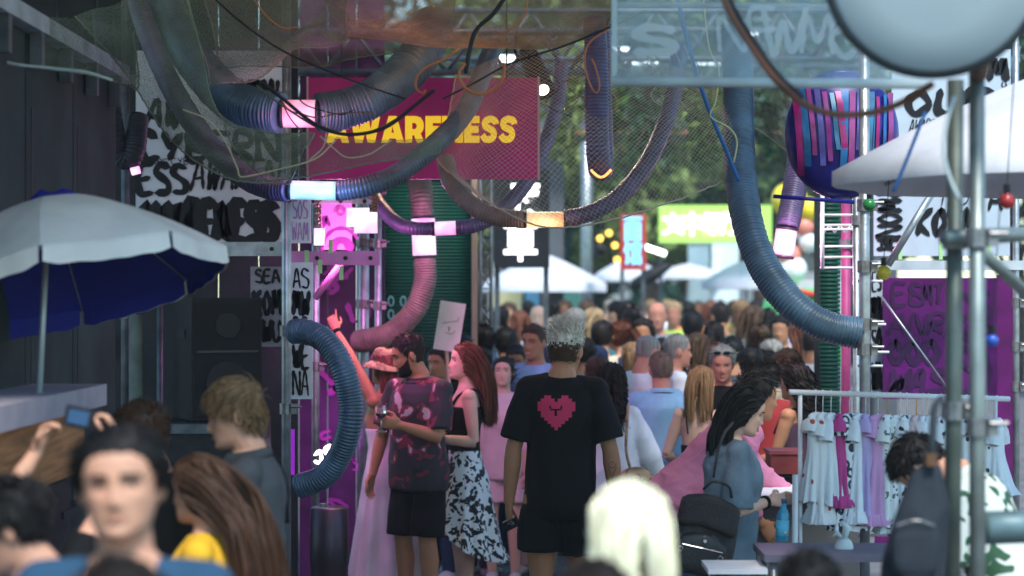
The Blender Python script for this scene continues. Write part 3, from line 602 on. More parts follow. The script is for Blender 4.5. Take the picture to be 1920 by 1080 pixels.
for k, (px, py) in enumerate(((1125, 447), (1153, 460), (1157, 487), (1142, 437))):
    mb = MB(); mb.sphere(W(px, py, 29), .045, 10); tag(mb.obj('lantern', emis('amber_glow', (1, .55, .08), 1.6), None, True, loc=W(px, py, 29)), ['amber lantern farthest left of the red sign', 'upper amber lantern touching the red sign', 'lower amber lantern touching the red sign', 'highest amber lantern left of the red sign'][k], 'lantern', 'amber lanterns')
mb = MB(); mb.sphere(W(1124, 467, 29), .10, 14); mb.tube([W(1124, 467, 29), W(1124, 380, 29)], .008, 6); tag(mb.obj('wreath_ball', M_black, None, True, loc=W(1124, 467, 29)), 'dark round lamp hanging left of the red sign', 'lamp')
t = thing('lattice_column', 'tall pale post behind the wide white parasol', 'post', W(1100, 560, 33)); mb = MB(); p = W(1100, 340, 33); mb.tube([(p.x, 33, 0), (p.x, 33, p.z + 1.5)], .09, 12); mb.obj('shaft', M_steel, t, True)
# inflatable balloon stack
t = thing('inflatable_balloon', 'yellow and red inflatable balloon figure behind the big hose', 'inflatable', W(1485, 620, 25)); Yb = 25
for px, py, r, m, nm in ((1480, 375, .22, ('balloon_yellow', (.80, .62, .03)), 'yellow_lobe'), (1515, 392, .15, ('balloon_yellow', (.80, .62, .03)), 'yellow_lobe'), (1508, 425, .12, ('balloon_salmon', (.75, .25, .18)), 'salmon_lobe'), (1480, 478, .14, ('balloon_salmon', (.75, .25, .18)), 'salmon_lobe'), (1487, 505, .17, ('balloon_white', (.75, .75, .72)), 'white_lobe'), (1516, 455, .12, ('balloon_white', (.75, .75, .72)), 'white_lobe')):
    mb = MB(); mb.sphere(W(px, py, Yb), r, 16); mb.obj(nm, mat(m[0], m[1], .35, var=.08), t, True)
p = W(1500, 600, Yb); mb = MB(); mb.tube([(p.x, Yb, 0), (p.x, Yb, p.z), W(1500, 560, Yb), W(1500, 540, Yb)], [.5, .5, .42, .30], 20); mb.obj('green_base', mat('balloon_green', (.10, .45, .14), .4, var=.1), t, True)
mb = MB(); mb.tube([W(1462, 545, Yb - .45), W(1500, 547, Yb - .5), W(1545, 556, Yb - .4)], .035, 8); mb.obj('red_rim', mat('balloon_red', (.60, .05, .04), .4, var=.1), t, True)
mb = MB(); mb.sphere(W(1541, 578, 14), S(6, 14), 12); mb.tube([W(1541, 578, 14.0), W(1541, 610, 14.0)], .006, 6, m=1); tag(mb.obj('lamp_bulb', [emis('yellow_bulb', (1, .85, .02), 3.5), M_black], None, True, loc=W(1541, 578, 14)), 'small glowing yellow bulb beside the green column', 'bulb')

# the thin evening air
hz = bpy.data.materials.new('haze'); hz.use_nodes = True; hn = hz.node_tree.nodes; hn.clear(); ho_ = hn.new('ShaderNodeOutputMaterial'); hv_ = hn.new('ShaderNodeVolumePrincipled')
hv_.inputs['Color'].default_value = (.86, .95, 1, 1); hv_.inputs['Density'].default_value = .0010; hz.node_tree.links.new(hv_.outputs[0], ho_.inputs['Volume'])
mb = MB(); mb.box((0, 50, 8.5), (130, 120, 19)); tag(mb.obj('haze', hz), kind='stuff')
# ------------------------------------------------------------------ people
HZ = np.array([-.1185, -.112, -.10, -.085, -.07, -.05, -.025, 0., .02, .045, .07, .09, .104, .113, .1175])
HW = np.array([.016, .032, .046, .055, .060, .065, .069, .071, .0735, .075, .072, .062, .046, .026, .006])
HFy = np.array([.064, .080, .087, .086, .086, .086, .087, .0875, .091, .092, .085, .068, .046, .022, .004])
HBy = np.array([.000, -.004, -.018, -.035, -.055, -.074, -.088, -.096, -.101, -.103, -.098, -.084, -.062, -.036, -.010])
def g(x, c, s): return np.exp(-((x - c) / s) ** 2)
def head_feat(x, z, fem=0.):
    ax = np.abs(x)
    nose = np.interp(z, [-.052, -.047, -.040, -.034, .0, .018, .03], [0, .014, .027, .026, .010, .003, 0])
    sx = np.interp(z, [-.05, -.038, 0, .02], [.0135, .0125, .0075, .009]) * (1 - .1 * fem)
    d = nose * np.exp(-(x / sx) ** 2) * (1 - .12 * fem)
    d += .006 * g(ax, .015, .006) * g(z, -.042, .007)                                   # nostril wings
    d += .0055 * (1 - .6 * fem) * g(z, .021, .009) * g(ax, .03, .024)                      # brow
    d -= .0125 * g(ax, .031, .0165) * g(z, .003, .0115)                                    # eye sockets
    d += .0055 * g(z, -.0625, .0055) * g(x, 0, .018) + .0065 * g(z, -.0735, .006) * g(x, 0, .016)
    d -= .0045 * g(z, -.0675, .0028) * g(x, 0, .022) + .005 * g(z, -.0855, .006) * g(x, 0, .02)
    d += .006 * g(z, -.102, .011) * g(x, 0, .018) + .004 * g(ax, .046, .014) * g(z, -.022, .013)
    d -= .004 * g(ax, .05, .014) * g(z, -.062, .02)
    return d
def head_y(x, z, fem=0.):
    w = np.interp(z, HZ, HW); f = np.interp(z, HZ, HFy)
    q = np.clip(np.abs(x) / np.maximum(w, 1e-6), 0, 1)
    return f * (1 - q ** 2.3) ** .52 + head_feat(x, z, fem) * np.clip((1 - q) * 4, 0, 1)
def head_grid(nz=30, na=36, fem=0., infl=0.):
    zs = np.interp(np.linspace(0, 1, nz), np.linspace(0, 1, len(HZ)), HZ)
    a = np.linspace(0, 2 * math.pi, na, endpoint=False)
    Z, A = np.meshgrid(zs, a, indexing='ij')
    w = np.interp(Z, HZ, HW) * (1 - .03 * fem); s = np.sin(A); c = np.cos(A)
    X = w * np.sign(s) * np.abs(s) ** .9
    yf = head_y(X / (1 - .03 * fem) * .9995, Z, fem); b = np.interp(Z, HZ, HBy)
    Y = np.where(c >= 0, yf, b * np.abs(c) ** .95)
    if infl:
        nrm = np.stack([X / .075 ** 2, Y / .1 ** 2, Z / .118 ** 2], -1); nrm /= np.linalg.norm(nrm, axis=-1, keepdims=True)
        X, Y, Z = (q + nrm[..., i] * infl for i, q in enumerate((X, Y, Z)))
    return np.stack([X, Y, Z], -1), A
def grid_faces(k, n): return [(i * n + j, i * n + (j + 1) % n, (i + 1) * n + (j + 1) % n, (i + 1) * n + j) for i in range(k - 1) for j in range(n)]

def hairline(A, style):
    """lowest z of scalp hair as a function of the angle round the head (0 = face)"""
    a = np.abs((A + math.pi) % (2 * math.pi) - math.pi)
    if style == 'long': return np.interp(a, [0, .5, .85, 1.15, 1.45, 1.8, math.pi], [.074, .07, .052, .0, -.06, -.085, -.09])
    if style == 'bald': return np.interp(a, [0, .6, 1.0, 1.25, 1.6, 2.0, math.pi], [.2, .2, .12, .03, -.01, -.05, -.06])
    return np.interp(a, [0, .5, .85, 1.15, 1.4, 1.62, 1.9, math.pi], [.074, .07, .058, .018, -.022, .006, -.05, -.075])

def wrinkle(V, Nn, amp, k, seed, squash=(1, 1, .6)):
    r = np.random.default_rng(seed); P = V * np.array(squash); d = np.zeros(len(V))
    w = P + .035 * np.sin(P @ r.normal(size=(3, 3)) * k * .45 + r.uniform(0, 6, 3))
    for i in range(5):
        q = r.normal(size=3); q /= np.linalg.norm(q)
        kk = k * r.uniform(.5, 1.6); s = np.sin(w @ q * kk + r.uniform(0, 6))
        d += (1 - 2 * np.abs(s)) * r.uniform(.4, 1) / (kk / k)
    d = np.where(d < 0, d * .45, d * 1.15)
    return V + Nn * (d * amp / 3 + amp * .12)[:, None]

def get_vn(me):
    n = len(me.vertices); V = np.zeros(n * 3); me.vertices.foreach_get('co', V)
    Q = np.zeros(n * 3); me.vertex_normals.foreach_get('vector', Q)
    return V.reshape(-1, 3), Q.reshape(-1, 3)
def fuse(name, pieces, vox, smooth=2, wr=None, dec=None):
    """union of closed pieces as ONE continuous surface"""
    mb = MB()
    for p in pieces: mb.add(p[0], p[1])
    mods = [('REMESH', dict(mode='VOXEL', voxel_size=vox, use_smooth_shade=True)), ('SMOOTH', dict(iterations=smooth, factor=.5))]
    if dec: mods.append(('DECIMATE', dict(ratio=dec)))
    me = apply_mods(name, np.vstack(mb.v), mb.f, mods)
    if wr:
        V, Q = get_vn(me); V = wrinkle(V, Q, *wr); me.vertices.foreach_set('co', V.ravel()); me.update()
    me.polygons.foreach_set('use_smooth', [True] * len(me.polygons))
    return me

def xf(M, P):
    P = np.asarray(P, float); m = np.array(M); return P @ m[:3, :3].T + m[:3, 3]
def loft_piece(sec, n=20, sup=1.0):
    """sec: list of (z, rx, ry, yoff)"""
    a = np.linspace(0, 2 * math.pi, n, endpoint=False); c = np.cos(a); s = np.sin(a)
    c = np.sign(c) * np.abs(c) ** sup; s = np.sign(s) * np.abs(s) ** sup
    V = np.array([[(rx * c[j], ry * s[j] + yo, z) for j in range(n)] for z, rx, ry, yo in sec]).reshape(-1, 3)
    k = len(sec); e = k * n
    V = np.vstack([V, [(0, sec[0][3], sec[0][0])], [(0, sec[-1][3], sec[-1][0])]])
    f = grid_faces(k, n) + [(e, (j + 1) % n, j) for j in range(n)] + [(e + 1, (k - 1) * n + j, (k - 1) * n + (j + 1) % n) for j in range(n)]
    return V, f
def tube_piece(pts, r, n=12, rb=None):
    P = np.array([tuple(p) for p in pts], float); q = MB()
    # round the ends so the union smooths well
    q.tube(P, r, n, True, 0, rb); return q.v[0], q.f
def ball_piece(c, r, sc=(1, 1, 1), n=12):
    q = MB(); q.sphere(c, r, n, 0, sc); return q.v[0], q.f

TORSO = {'m': [(.80, .150, .105, 0), (.86, .168, .118, -.005), (.93, .168, .118, -.005), (1.00, .160, .108, 0), (1.10, .150, .102, .005), (1.20, .160, .110, .005),
               (1.30, .178, .118, .005), (1.37, .178, .112, -.002), (1.42, .150, .092, -.008), (1.455, .105, .072, -.012), (1.485, .065, .062, -.010)],
         'f': [(.80, .155, .110, -.005), (.86, .178, .125, -.012), (.93, .170, .118, -.008), (1.00, .148, .10, 0), (1.09, .128, .09, .004), (1.18, .138, .10, .008),
               (1.27, .150, .122, .018), (1.34, .152, .108, .004), (1.40, .135, .085, -.006), (1.445, .085, .065, -.012), (1.485, .052, .052, -.010)]}
SHX = {'m': .182, 'f': .157}

def nv(v): v = Vector(v); return v.normalized()
def hand_pieces(wr, d, n, ts, curl, k, point=False):
    """palm, four unequal fingers, thumb. d along the hand, n where the palm faces, ts thumb side"""
    d = nv(d); n = Vector(n); n = (n - d * n.dot(d)).normalized(); l = d.cross(n) * ts
    out = []; P = [wr - d * .02 * k, wr + d * .012 * k, wr + d * .04 * k, wr + d * .075 * k, wr + d * .098 * k]
    q = MB(); C = np.array([tuple(p) for p in P]); U = np.tile(tuple(l), (5, 1)); Vv = np.tile(tuple(n), (5, 1))
    q.rings(C, U, Vv, np.array([.026, .029, .038, .041, .037]) * k, np.array([.020, .018, .017, .014, .010]) * k, 12)
    out.append((q.v[0], q.f))
    for i, (off, L) in enumerate(((.030, .074), (.0105, .083), (-.0095, .078), (-.029, .062))):
        cu = curl if not (point and i == 0) else .05
        p = wr + d * (.085 - .004 * abs(i - 1)) * k + l * off * k; fd = (d + l * off * 4.2).normalized()
        pts = [p - fd * .02 * k, p]; ang = 0
        for seg, fr in enumerate((.42, .32, .26)):
            ang += cu * (.75, 1., .6)[seg]; dd = fd * math.cos(ang) + n * math.sin(ang)
            p = p + dd * L * k * fr; pts.append(p)
        out.append(tube_piece(pts, np.array([.0095, .0095, .0088, .0080, .0062]) * k, 8))
    tb = wr + d * .025 * k + l * .028 * k; t1 = tb + (d * .6 + l * .65 + n * (.25 + .25 * curl)).normalized() * .042 * k
    t2 = t1 + (d * .85 + l * (.35 - .3 * curl) + n * (.25 + .4 * curl)).normalized() * .034 * k; t3 = t2 + (d * .9 + l * (.1 - .3 * curl) + n * (.25 + .4 * curl)).normalized() * .026 * k
    out.append(tube_piece([tb - d * .02 * k, tb, t1, t2, t3], np.array([.013, .014, .0115, .010, .007]) * k, 8))
    return out

SKIN = {'light': (.54, .295, .195), 'pale': (.62, .39, .29), 'tan': (.40, .195, .105), 'brown': (.18, .085, .046), 'red': (.54, .235, .16)}
HAIRC = {'black': (.006, .005, .005), 'dark': (.015, .010, .008), 'brown': (.065, .036, .02), 'blond': (.34, .23, .12), 'auburn': (.13, .045, .025),
         'grey': (.22, .21, .19), 'ash': (.60, .55, .45), 'platinum': (.80, .76, .56), 'chestnut': (.055, .026, .014), 'sand': (.26, .15, .07), 'dirty': (.16, .095, .045), 'buzzed': (.17, .115, .085)}
def skin_mat(t): return mat('skin_' + t, SKIN[t], .48, var=.10, vs=9, bump=.12, bs=90, col2=tuple(min(1, a * b) for a, b in zip(SKIN[t], (1.10, 1.0, .98))), sss=.10)
def hair_mat(t):
    m = mat('hair_' + t, HAIRC[t], .6, var=.3, vs=60, stretch=(1, 1, .1)); m.node_tree.nodes['Principled BSDF'].inputs['Specular IOR Level'].default_value = .22; return m

STAND_R = dict(u=(.12, .02, -1), v=(.03, .16, -1), n=(-1, .1, 0))
STAND_L = dict(u=(-.12, .02, -1), v=(-.03, .16, -1), n=(1, .1, 0))

def strands(mb, roots, dirs, L, steps, width, grav, rng, coll=None, curl=0., wave=0., taper=.25, back=None, bk=.10):
    n = len(roots); P = roots.copy(); D = dirs / np.maximum(np.linalg.norm(dirs, axis=1, keepdims=True), 1e-9)
    L = np.broadcast_to(np.asarray(L, float), (n,)); st = (L / steps)[:, None]; path = [P.copy()]
    ph = rng.uniform(0, 6.28, (n, 2))
    for i in range(steps):
        D = D + np.array([0, 0, -1.]) * grav + rng.normal(size=(n, 3)) * .035
        if back is not None:
            Mi = np.array(back.inverted()); yl = (P @ Mi[:3, :3].T + Mi[:3, 3])[:, 1:2]; bv = -np.array(back)[:3, 1]; bv = bv / np.linalg.norm(bv); D = D + bv * (np.clip((yl + .03) / .06, 0, 1) * .9 + (bk if i < 7 else 0))
        if wave: D = D + wave * np.stack([np.sin(ph[:, 0] + i * .9), np.cos(ph[:, 1] + i * .8), np.zeros(n)], 1)
        D /= np.linalg.norm(D, axis=1, keepdims=True)
        P = P + D * st
        if coll is not None:
            for M, c, r in coll:
                Mi = np.array(M.inverted()); Q = (P @ Mi[:3, :3].T + Mi[:3, 3] - c) / r; ln = np.linalg.norm(Q, axis=1, keepdims=True); ins = ln < 1
                Qo = (Q / np.maximum(ln, 1e-6)) * r + c; m = np.array(M); W2 = Qo @ m[:3, :3].T + m[:3, 3]
                Pn = np.where(ins, W2, P); D = np.where(ins, D + (Pn - P) / np.maximum(st, 1e-6) * .7, D); P = Pn
            D /= np.maximum(np.linalg.norm(D, axis=1, keepdims=True), 1e-9)
        path.append(P.copy())
    A = np.stack(path, 1)                                  # n, steps+1, 3
    if curl:
        t = np.linspace(0, 1, steps + 1)[None, :]; am = curl * np.minimum(1, t * 3); w_ = t * L[:, None] * 95
        A[..., 0] += am * np.cos(w_ + ph[:, :1]); A[..., 1] += am * np.sin(w_ + ph[:, :1])
    T = np.gradient(A, axis=1); rv = rng.normal(size=(n, 1, 3)); side = np.cross(T, np.broadcast_to(rv, T.shape)); side /= np.maximum(np.linalg.norm(side, axis=2, keepdims=True), 1e-9)
    w = width * np.interp(np.linspace(0, 1, steps + 1), [0, .5, 1], [1, .9, taper])[None, :, None] * rng.uniform(.6, 1.3, (n, 1, 1)) * .5
    V = np.stack([A + side * w, A - side * w], 2).reshape(-1, 3); s1 = steps + 1
    f = []
    for i in range(n):
        b = i * s1 * 2
        f += [(b + 2 * j, b + 2 * j + 1, b + 2 * j + 3, b + 2 * j + 2) for j in range(steps)]
    mb.add(V, f)

def person(label, px, Y, top=None, yaw=0., sex='m', H=None, group=None, skin='light', hair=('short', 'dark'), arms=(None, None), pitch=0., roll=0.,
           head=(0, 0, 0), wear=(), vox=.011, face=False, beard=None, smile=0., stance=.09, step=0., hero=False, x_off=0., hairn=350, zoff=0., neck=.018, wsc=None, headw=1., dec=None, seed=None):
    x = (px - 960) / F * Y + x_off
    if H is None: H = CZ - (top - 560) / F * Y
    H0 = H - (.02 if hair[0] != 'bald' else .004) + neck
    k = H0 / 1.75
    seed = seed if seed is not None else int(px * 7 + Y * 131) % 100000; rng = np.random.default_rng(seed)
    fem = 1. if sex == 'f' else 0.
    root = thing('person', label, 'person', (x, Y, zoff), group, R(yaw))
    K = Matrix.Scale(k, 4)
    hip = Vector((0, 0, .93)); Mt = K @ Matrix.Translation(hip) @ Matrix.Rotation(R(roll), 4, 'Y') @ Matrix.Rotation(R(-pitch), 4, 'X') @ Matrix.Translation(-hip)
    hy, hp, hr = head; npv = Vector((0, -.005, 1.50)); ns = Vector((0, 0, -neck))
    Mh = Mt @ Matrix.Translation(npv + ns) @ Euler((R(hp), R(hr), R(hy)), 'XYZ').to_matrix().to_4x4() @ Matrix.Translation(Vector((0, .022, 1.6325)) - npv) @ Matrix.Scale(.97 if fem else 1., 4) @ Matrix.Diagonal((headw, 1, 1, 1))
    wsc = wsc or (.93 if sex == 'm' else .92); ts = [(z, rx * wsc, ry * (.5 + .5 * wsc), yo) for z, rx, ry, yo in TORSO[sex]]; SX = SHX[sex] * wsc; pcs = []
    tp = loft_piece(ts); pcs.append((xf(Mt, tp[0]), tp[1]))
    nk = .052 if fem else .062
    pcs.append(tube_piece([Mt @ Vector((0, -.012, 1.43)), Mt @ Vector((0, -.012, 1.49)), Mh @ Vector((0, -.02, -.09)), Mh @ Vector((0, -.012, -.03))], np.array([nk * 1.25, nk, nk * .98, nk]) * k, 14))
    HG, HA = head_grid(34, 40, fem); nz, na = HG.shape[:2]
    hv = HG.reshape(-1, 3); e = len(hv); hf = grid_faces(nz, na) + [(e, (j + 1) % na, j) for j in range(na)] + [(e + 1, (nz - 1) * na + j, (nz - 1) * na + (j + 1) % na) for j in range(na)]
    hv = np.vstack([hv, [(0, .03, HZ[0])], [(0, -.003, HZ[-1])]]); pcs.append((xf(Mh, hv), hf))
    for sx in (-1, 1):
        v, f = ball_piece((0, 0, 0), 1, (.008, .019, .031)); v = v @ np.array(Euler((R(-12), 0, R(-22 * sx)), 'XYZ').to_matrix()).T + np.array([sx * .077, -.012, -.008])
        pcs.append((xf(Mh, v), f))
    info = {'root': root, 'Mt': Mt, 'Mh': Mh, 'k': k, 'wrist': {}, 'elbow': {}, 'shoulder': {}, 'hand': {}}
    al, fl = .29, .255; ar = .88 if fem else 1.
    for sx, spec, dflt in ((-1, arms[0], STAND_L), (1, arms[1], STAND_R)):
        a = dict(dflt); a.update(spec or {})
        sh = Mt @ Vector((sx * SX, -.008, 1.405)); u = nv(a['u']); v = nv(a['v'])
        el = sh + u * al * k * a.get('ul', 1); wr = el + v * fl * k * a.get('fl', 1)
        inn = Mt @ Vector((sx * SX * .55, -.008, 1.40))
        pcs.append(tube_piece([inn, sh, sh + u * .07 * k, sh + u * .17 * k, el - u * .04 * k, el], np.array([.050, .055, .052, .046, .039, .038]) * k * ar, 14)); pcs.append(ball_piece(sh, .057 * k * ar))
        pcs.append(tube_piece([el - v * .01 * k, el + v * .06 * k, el + v * .15 * k, wr - v * .03 * k, wr + v * .01 * k], np.array([.038, .042, .036, .028, .026]) * k * ar, 14))
        hd = nv(a.get('h', a['v'])); pcs += hand_pieces(wr, hd, a['n'], sx, a.get('curl', .35), k * (.92 if fem else 1), a.get('point', False))
        s = 'L' if sx < 0 else 'R'; info['wrist'][s] = wr; info['elbow'][s] = el; info['shoulder'][s] = sh; info['hand'][s] = (hd, Vector(a['n']))
        info['u' + s] = u; info['v' + s] = v
    legs = []
    for sx in (-1, 1):
        hp_ = Vector((sx * .09, -.005, .90)) * k; an = Vector((sx * stance, -.01 + sx * step, .075)) * k
        kn = (hp_ + an) / 2 + Vector((0, .035 + abs(step) * .3, .01)) * k
        legs.append((hp_, kn, an))
        pcs.append(tube_piece([hp_ + Vector((0, 0, .03)) * k, hp_ - Vector((0, 0, .06)) * k, hp_.lerp(kn, .55), kn + Vector((0, 0, .05)) * k, kn], np.array([.080, .088, .072, .056, .054]) * k, 14))
        pcs.append(tube_piece([kn, kn.lerp(an, .28) + Vector((0, -.012, 0)) * k, kn.lerp(an, .65), an], np.array([.054, .058, .043, .036]) * k, 14))
        pcs.append(tube_piece([an + Vector((0, -.035, -.03)) * k, an + Vector((0, .06, -.045)) * k, an + Vector((0, .15, -.058)) * k], np.array([.036, .038, .026]) * k, 10, np.array([.04, .03, .016]) * k))
    me = fuse('body', pcs, vox * k, 2 if vox > .007 else 3, dec=dec)
    body = link_mesh('body', me, skin_mat(skin), root); info['body'] = body
    # ---- face
    if face:
        fm = lambda pts: xf(Mh, pts)
        for sx in (-1, 1):
            c = np.array([sx * .031, head_y(.031, .003, fem) - .0066, .003]); q = MB(); q.sphere((0, 0, 0), .0122, 14, 0)
            V = q.v[0]; rot = np.array(Matrix.Rotation(R(90), 3, 'X')); V = V @ rot.T
            mid = [0 if np.mean(V[list(f)], 0)[1] < .0092 else (1 if np.mean(V[list(f)], 0)[1] < .0117 else 2) for f in q.f]
            ob = MB(); ob.add(fm(V + c), q.f); ob.m = mid
            ob.obj('eye', [mat('eye_white', (.50, .46, .43), .25, var=0), mat('iris_brown', (.06, .035, .02), .2, var=0), mat('pupil', (.005, .005, .005), .15, var=0)], root, True, True)
            for nm, lo, hi in (('eyelid', .40, 1.5), ):
                t = np.linspace(lo, hi, 6); p = np.linspace(-1.35, 1.35, 9); T_, P_ = np.meshgrid(t, p, indexing='ij'); rr = .0135
                Gd = np.stack([rr * np.sin(P_) * np.cos(T_ * .9), rr * np.cos(P_) * np.cos(T_ - .12), rr * np.sin(T_)], -1) + c
                ob = MB(); ob.quadgrid(xf(Mh, Gd.reshape(-1, 3)).reshape(Gd.shape)); ob.obj('eyelid', skin_mat(skin), root, True, True)
                lz = xf(Mh, Gd[0, 1:-1] + np.array([0, .0012, -.0006])); ob = MB(); ob.tube(lz, np.array([.0008, .0014, .0017, .0018, .0017, .0014, .0008])[:len(lz)] * k * (1 + .4 * fem), 6); ob.obj('eyelash', hair_mat('black'), root, True, True)
            t = np.linspace(0, 1, 9); bx = sx * (.012 + .040 * t); bz = .0215 + .006 * np.sin(t * 2.2) - .004 * t; th = .0050 * (1 - .65 * t) * (1.15 - .45 * fem)
            by = head_y(bx, bz, fem) + .0035
            G = np.stack([np.stack([bx, by, bz - th], -1), np.stack([bx, by + .003, bz], -1), np.stack([bx, by - .001, bz + th], -1)])
            ob = MB(); ob.quadgrid(xf(Mh, G.reshape(-1, 3)).reshape(G.shape)); ob.obj('eyebrow', hair_mat(hair[1] if hair[1] not in ('platinum', 'ash', 'blond') else 'brown'), root, True, True)
        t = np.linspace(-1, 1, 13); mw = .0245 + .006 * smile; lx = mw * t; lift = smile * .009 * t ** 2
        up = .0062 * (1 - t ** 2) * (1 - .25 * np.exp(-(t / .18) ** 2)) * (.8 + .4 * fem); dn = .0082 * (1 - t ** 2) * (.8 + .35 * fem); op = smile * .0075 * (1 - t ** 2)
        rows = []
        for zz, dy in ((up + op * .2, .0005), (up * .4 + op * .2, .0028), (0 * t, .0008)): rows.append((lx, lift - .0668 + zz, dy))
        lipm = mat('lips_' + skin + ('_f' if fem else '_m'), tuple(a * b for a, b in zip(SKIN[skin], (.95, .58, .62) if fem else (.86, .66, .66))), .35, var=.08, vs=40)
        def lipgrid(rows):
            G = np.stack([np.stack([x_, head_y(x_, np.clip(z_, -.076, -.058), fem) + dy + .0022, z_], -1) for x_, z_, dy in rows]); o_ = MB(); o_.quadgrid(xf(Mh, G.reshape(-1, 3)).reshape(G.shape)); return o_
        q = lipgrid(rows); rows2 = [(lx, lift - .0668 - op - zz, dy) for zz, dy in ((0 * t, .0008), (dn * .45, .0034), (dn, .0005))]
        q2 = lipgrid(rows2); q.add(q2.v[0], q2.f); q.obj('lips', lipm, root, True, True)
        if smile > .5:
            q = lipgrid([(lx * .9, lift - .0668 + up * .1, -.0005), (lx * .9, lift - .0668 - op, -.0005)]); q.obj('teeth', mat('teeth', (.72, .70, .66), .3, var=0), root, True, True)
    # ---- hair
    hs, hc = hair[0], hair[1]; hm = hair_mat(hc)
    mb = MB(); style = 'long' if hs in ('long', 'curly', 'bob', 'bun', 'pony') else ('bald' if hs == 'bald' else 'short')
    thick = {'short': .016, 'fade': .008, 'buzz': .0035, 'bald': .002, 'spiky': .006, 'floppy': .020, 'long': .016, 'curly': .022, 'bob': .018, 'bun': .011, 'pony': .011, 'slick': .010}[hs]
    CG, CA = head_grid(30, 48, fem, thick)
    BG, _ = head_grid(30, 48, fem, 0.)
    hl = hairline(CA, style); zz = BG[..., 2]; fadev = np.clip((zz - hl) / .022, -.35, 1)
    G = BG + (CG - BG) * fadev[..., None]
    if hs in ('fade', 'spiky', 'floppy'): G = BG + (CG - BG) * (np.clip((zz - hl) / .02, -.3, 1) * np.interp(zz, [-.05, .03, .075, .11], [.3, .4, 1, 1.3]))[..., None]
    keep = zz > hl - .012
    V = xf(Mh, G.reshape(-1, 3)); V = V + rng.normal(size=V.shape) * .0012
    n48 = 48; f = [q for q in grid_faces(30, n48) if all(keep.reshape(-1)[list(q)])]
    e = len(V); V = np.vstack([V, xf(Mh, CG[-1].mean(0, keepdims=True))]); f += [(e, 29 * n48 + j, 29 * n48 + (j + 1) % n48) for j in range(n48)]
    mb.add(V, f)
    ids = np.where((keep & (zz > hl + .004)).reshape(-1))[0]
    GN = (CG - BG).reshape(-1, 3); GN /= np.maximum(np.linalg.norm(GN, axis=1, keepdims=True), 1e-9); m3 = np.array(Mh)[:3, :3] / k
    coll = [(Mh, np.array([0, -.006, .0]), np.array([.084, .112, .128])), (Mt, np.array([0, -.01, 1.24]), np.array([.21, .125, .235]) * (1, 1, 1)), (Mt, np.array([0, -.012, 1.46]), np.array([.064, .066, .12]))]
    if hs != 'bald' and hairn:
        if hs in ('long', 'curly', 'bob'): hairn = int(hairn * (1.7 if hero else 1.2))
        else: hairn = int(hairn * (1.6 if hero else 1))
        wts = np.cos(np.clip(BG[..., 2].reshape(-1)[ids] / .13, -1.4, 1.4)) + .15
        pick = rng.choice(ids, hairn, p=wts / wts.sum()); local = G.reshape(-1, 3)[pick] + rng.normal(size=(hairn, 3)) * .003; nn = GN[pick]
        roots = xf(Mh, local); nw = nn @ m3.T
        lx_, ly_, lz_ = local.T
        if hs in ('long', 'curly', 'bob'):
            part = hair[3] if len(hair) > 3 else .015
            side = np.sign(lx_ - part)[:, None]; flow = np.stack([side[:, 0] * (.55 + 0 * lx_), -.75 + 0 * lx_ - .2 * (ly_ < 0), -.4 + 0 * lx_], 1)
            flow -= nn * np.sum(flow * nn, 1, keepdims=True); dirs = flow @ m3.T + nw * .12
            L = (hair[2] if len(hair) > 2 else (.22 if hs == 'bob' else .5)) * k; L = L * np.clip(1 - .25 * (.1 - lz_) / .2, .4, 1) * rng.uniform(.85, 1.05, hairn)
            strands(mb, roots, dirs, L, 16, .0085 if hs == 'curly' else .0058 * (1 + 500 / (hairn + 100)) * (.8 if hairn > 3000 else 1), .36, rng, coll, curl=.011 if hs == 'curly' else 0, wave=.025, back=Mh, bk=hair[4] if len(hair) > 4 else .10)
        elif hs in ('bun', 'pony', 'slick'):
            tgt = np.array([0, -.115, .05]) if hs != 'slick' else np.array([0, -.2, -.05]); dirs = (tgt - local); dirs -= nn * np.sum(dirs * nn, 1, keepdims=True) * .95
            Ls = np.minimum(np.linalg.norm(tgt - local, axis=1) * .9, .1) * k
            strands(mb, roots, dirs @ m3.T, Ls, 6, .006, 0, rng, [coll[0]])
            if hs == 'bun':
                bp = MB(); bp.sphere((0, 0, 0), .036, 12, 0, (1, .8, 1)); mb.add(xf(Mh, bp.v[0] + tgt + np.array([0, -.01, .015])), bp.f)
            elif hs == 'pony':
                r0 = np.tile(tgt, (140, 1)) + rng.normal(size=(140, 3)) * .009; strands(mb, xf(Mh, r0), np.tile((0, -.9, .2), (140, 1)) @ m3.T + rng.normal(size=(140, 3)) * .12, .32 * k, 12, .008, .3, rng, coll, wave=.05)
        elif hs == 'spiky':
            topw = np.clip((lz_ - .05) / .035, 0, 1) * np.clip((.070 - np.abs(lx_)) / .02, .15, 1); fz = np.stack([-.35 + .25 * rng.normal(size=hairn) - lx_ * 4, -.10 + rng.normal(size=hairn) * .4, .75 + 0 * lx_], 1)
            dirs = (nn * (.25 + .1 * topw[:, None]) + fz * topw[:, None] + np.array([0, 0, -.25]) * (1 - topw[:, None]) + rng.normal(size=(hairn, 3)) * .16) @ m3.T
            strands(mb, roots, dirs, (.008 + .046 * topw * rng.uniform(.7, 1.25, hairn)) * k, 5, .0042, .12, rng, taper=.15)
        else:
            cx, cy = (hair[2] if len(hair) > 2 else (.5, .25)); topw = np.clip((lz_ - .0) / .07, 0, 1)
            flow = np.stack([cx + 0 * lx_, cy + 0 * lx_, 0 * lx_], 1) * topw[:, None] + np.stack([0 * lx_, -.35 + 0 * lx_, -.8 + 0 * lx_], 1) * (1 - topw)[:, None]
            flow -= nn * np.sum(flow * nn, 1, keepdims=True)
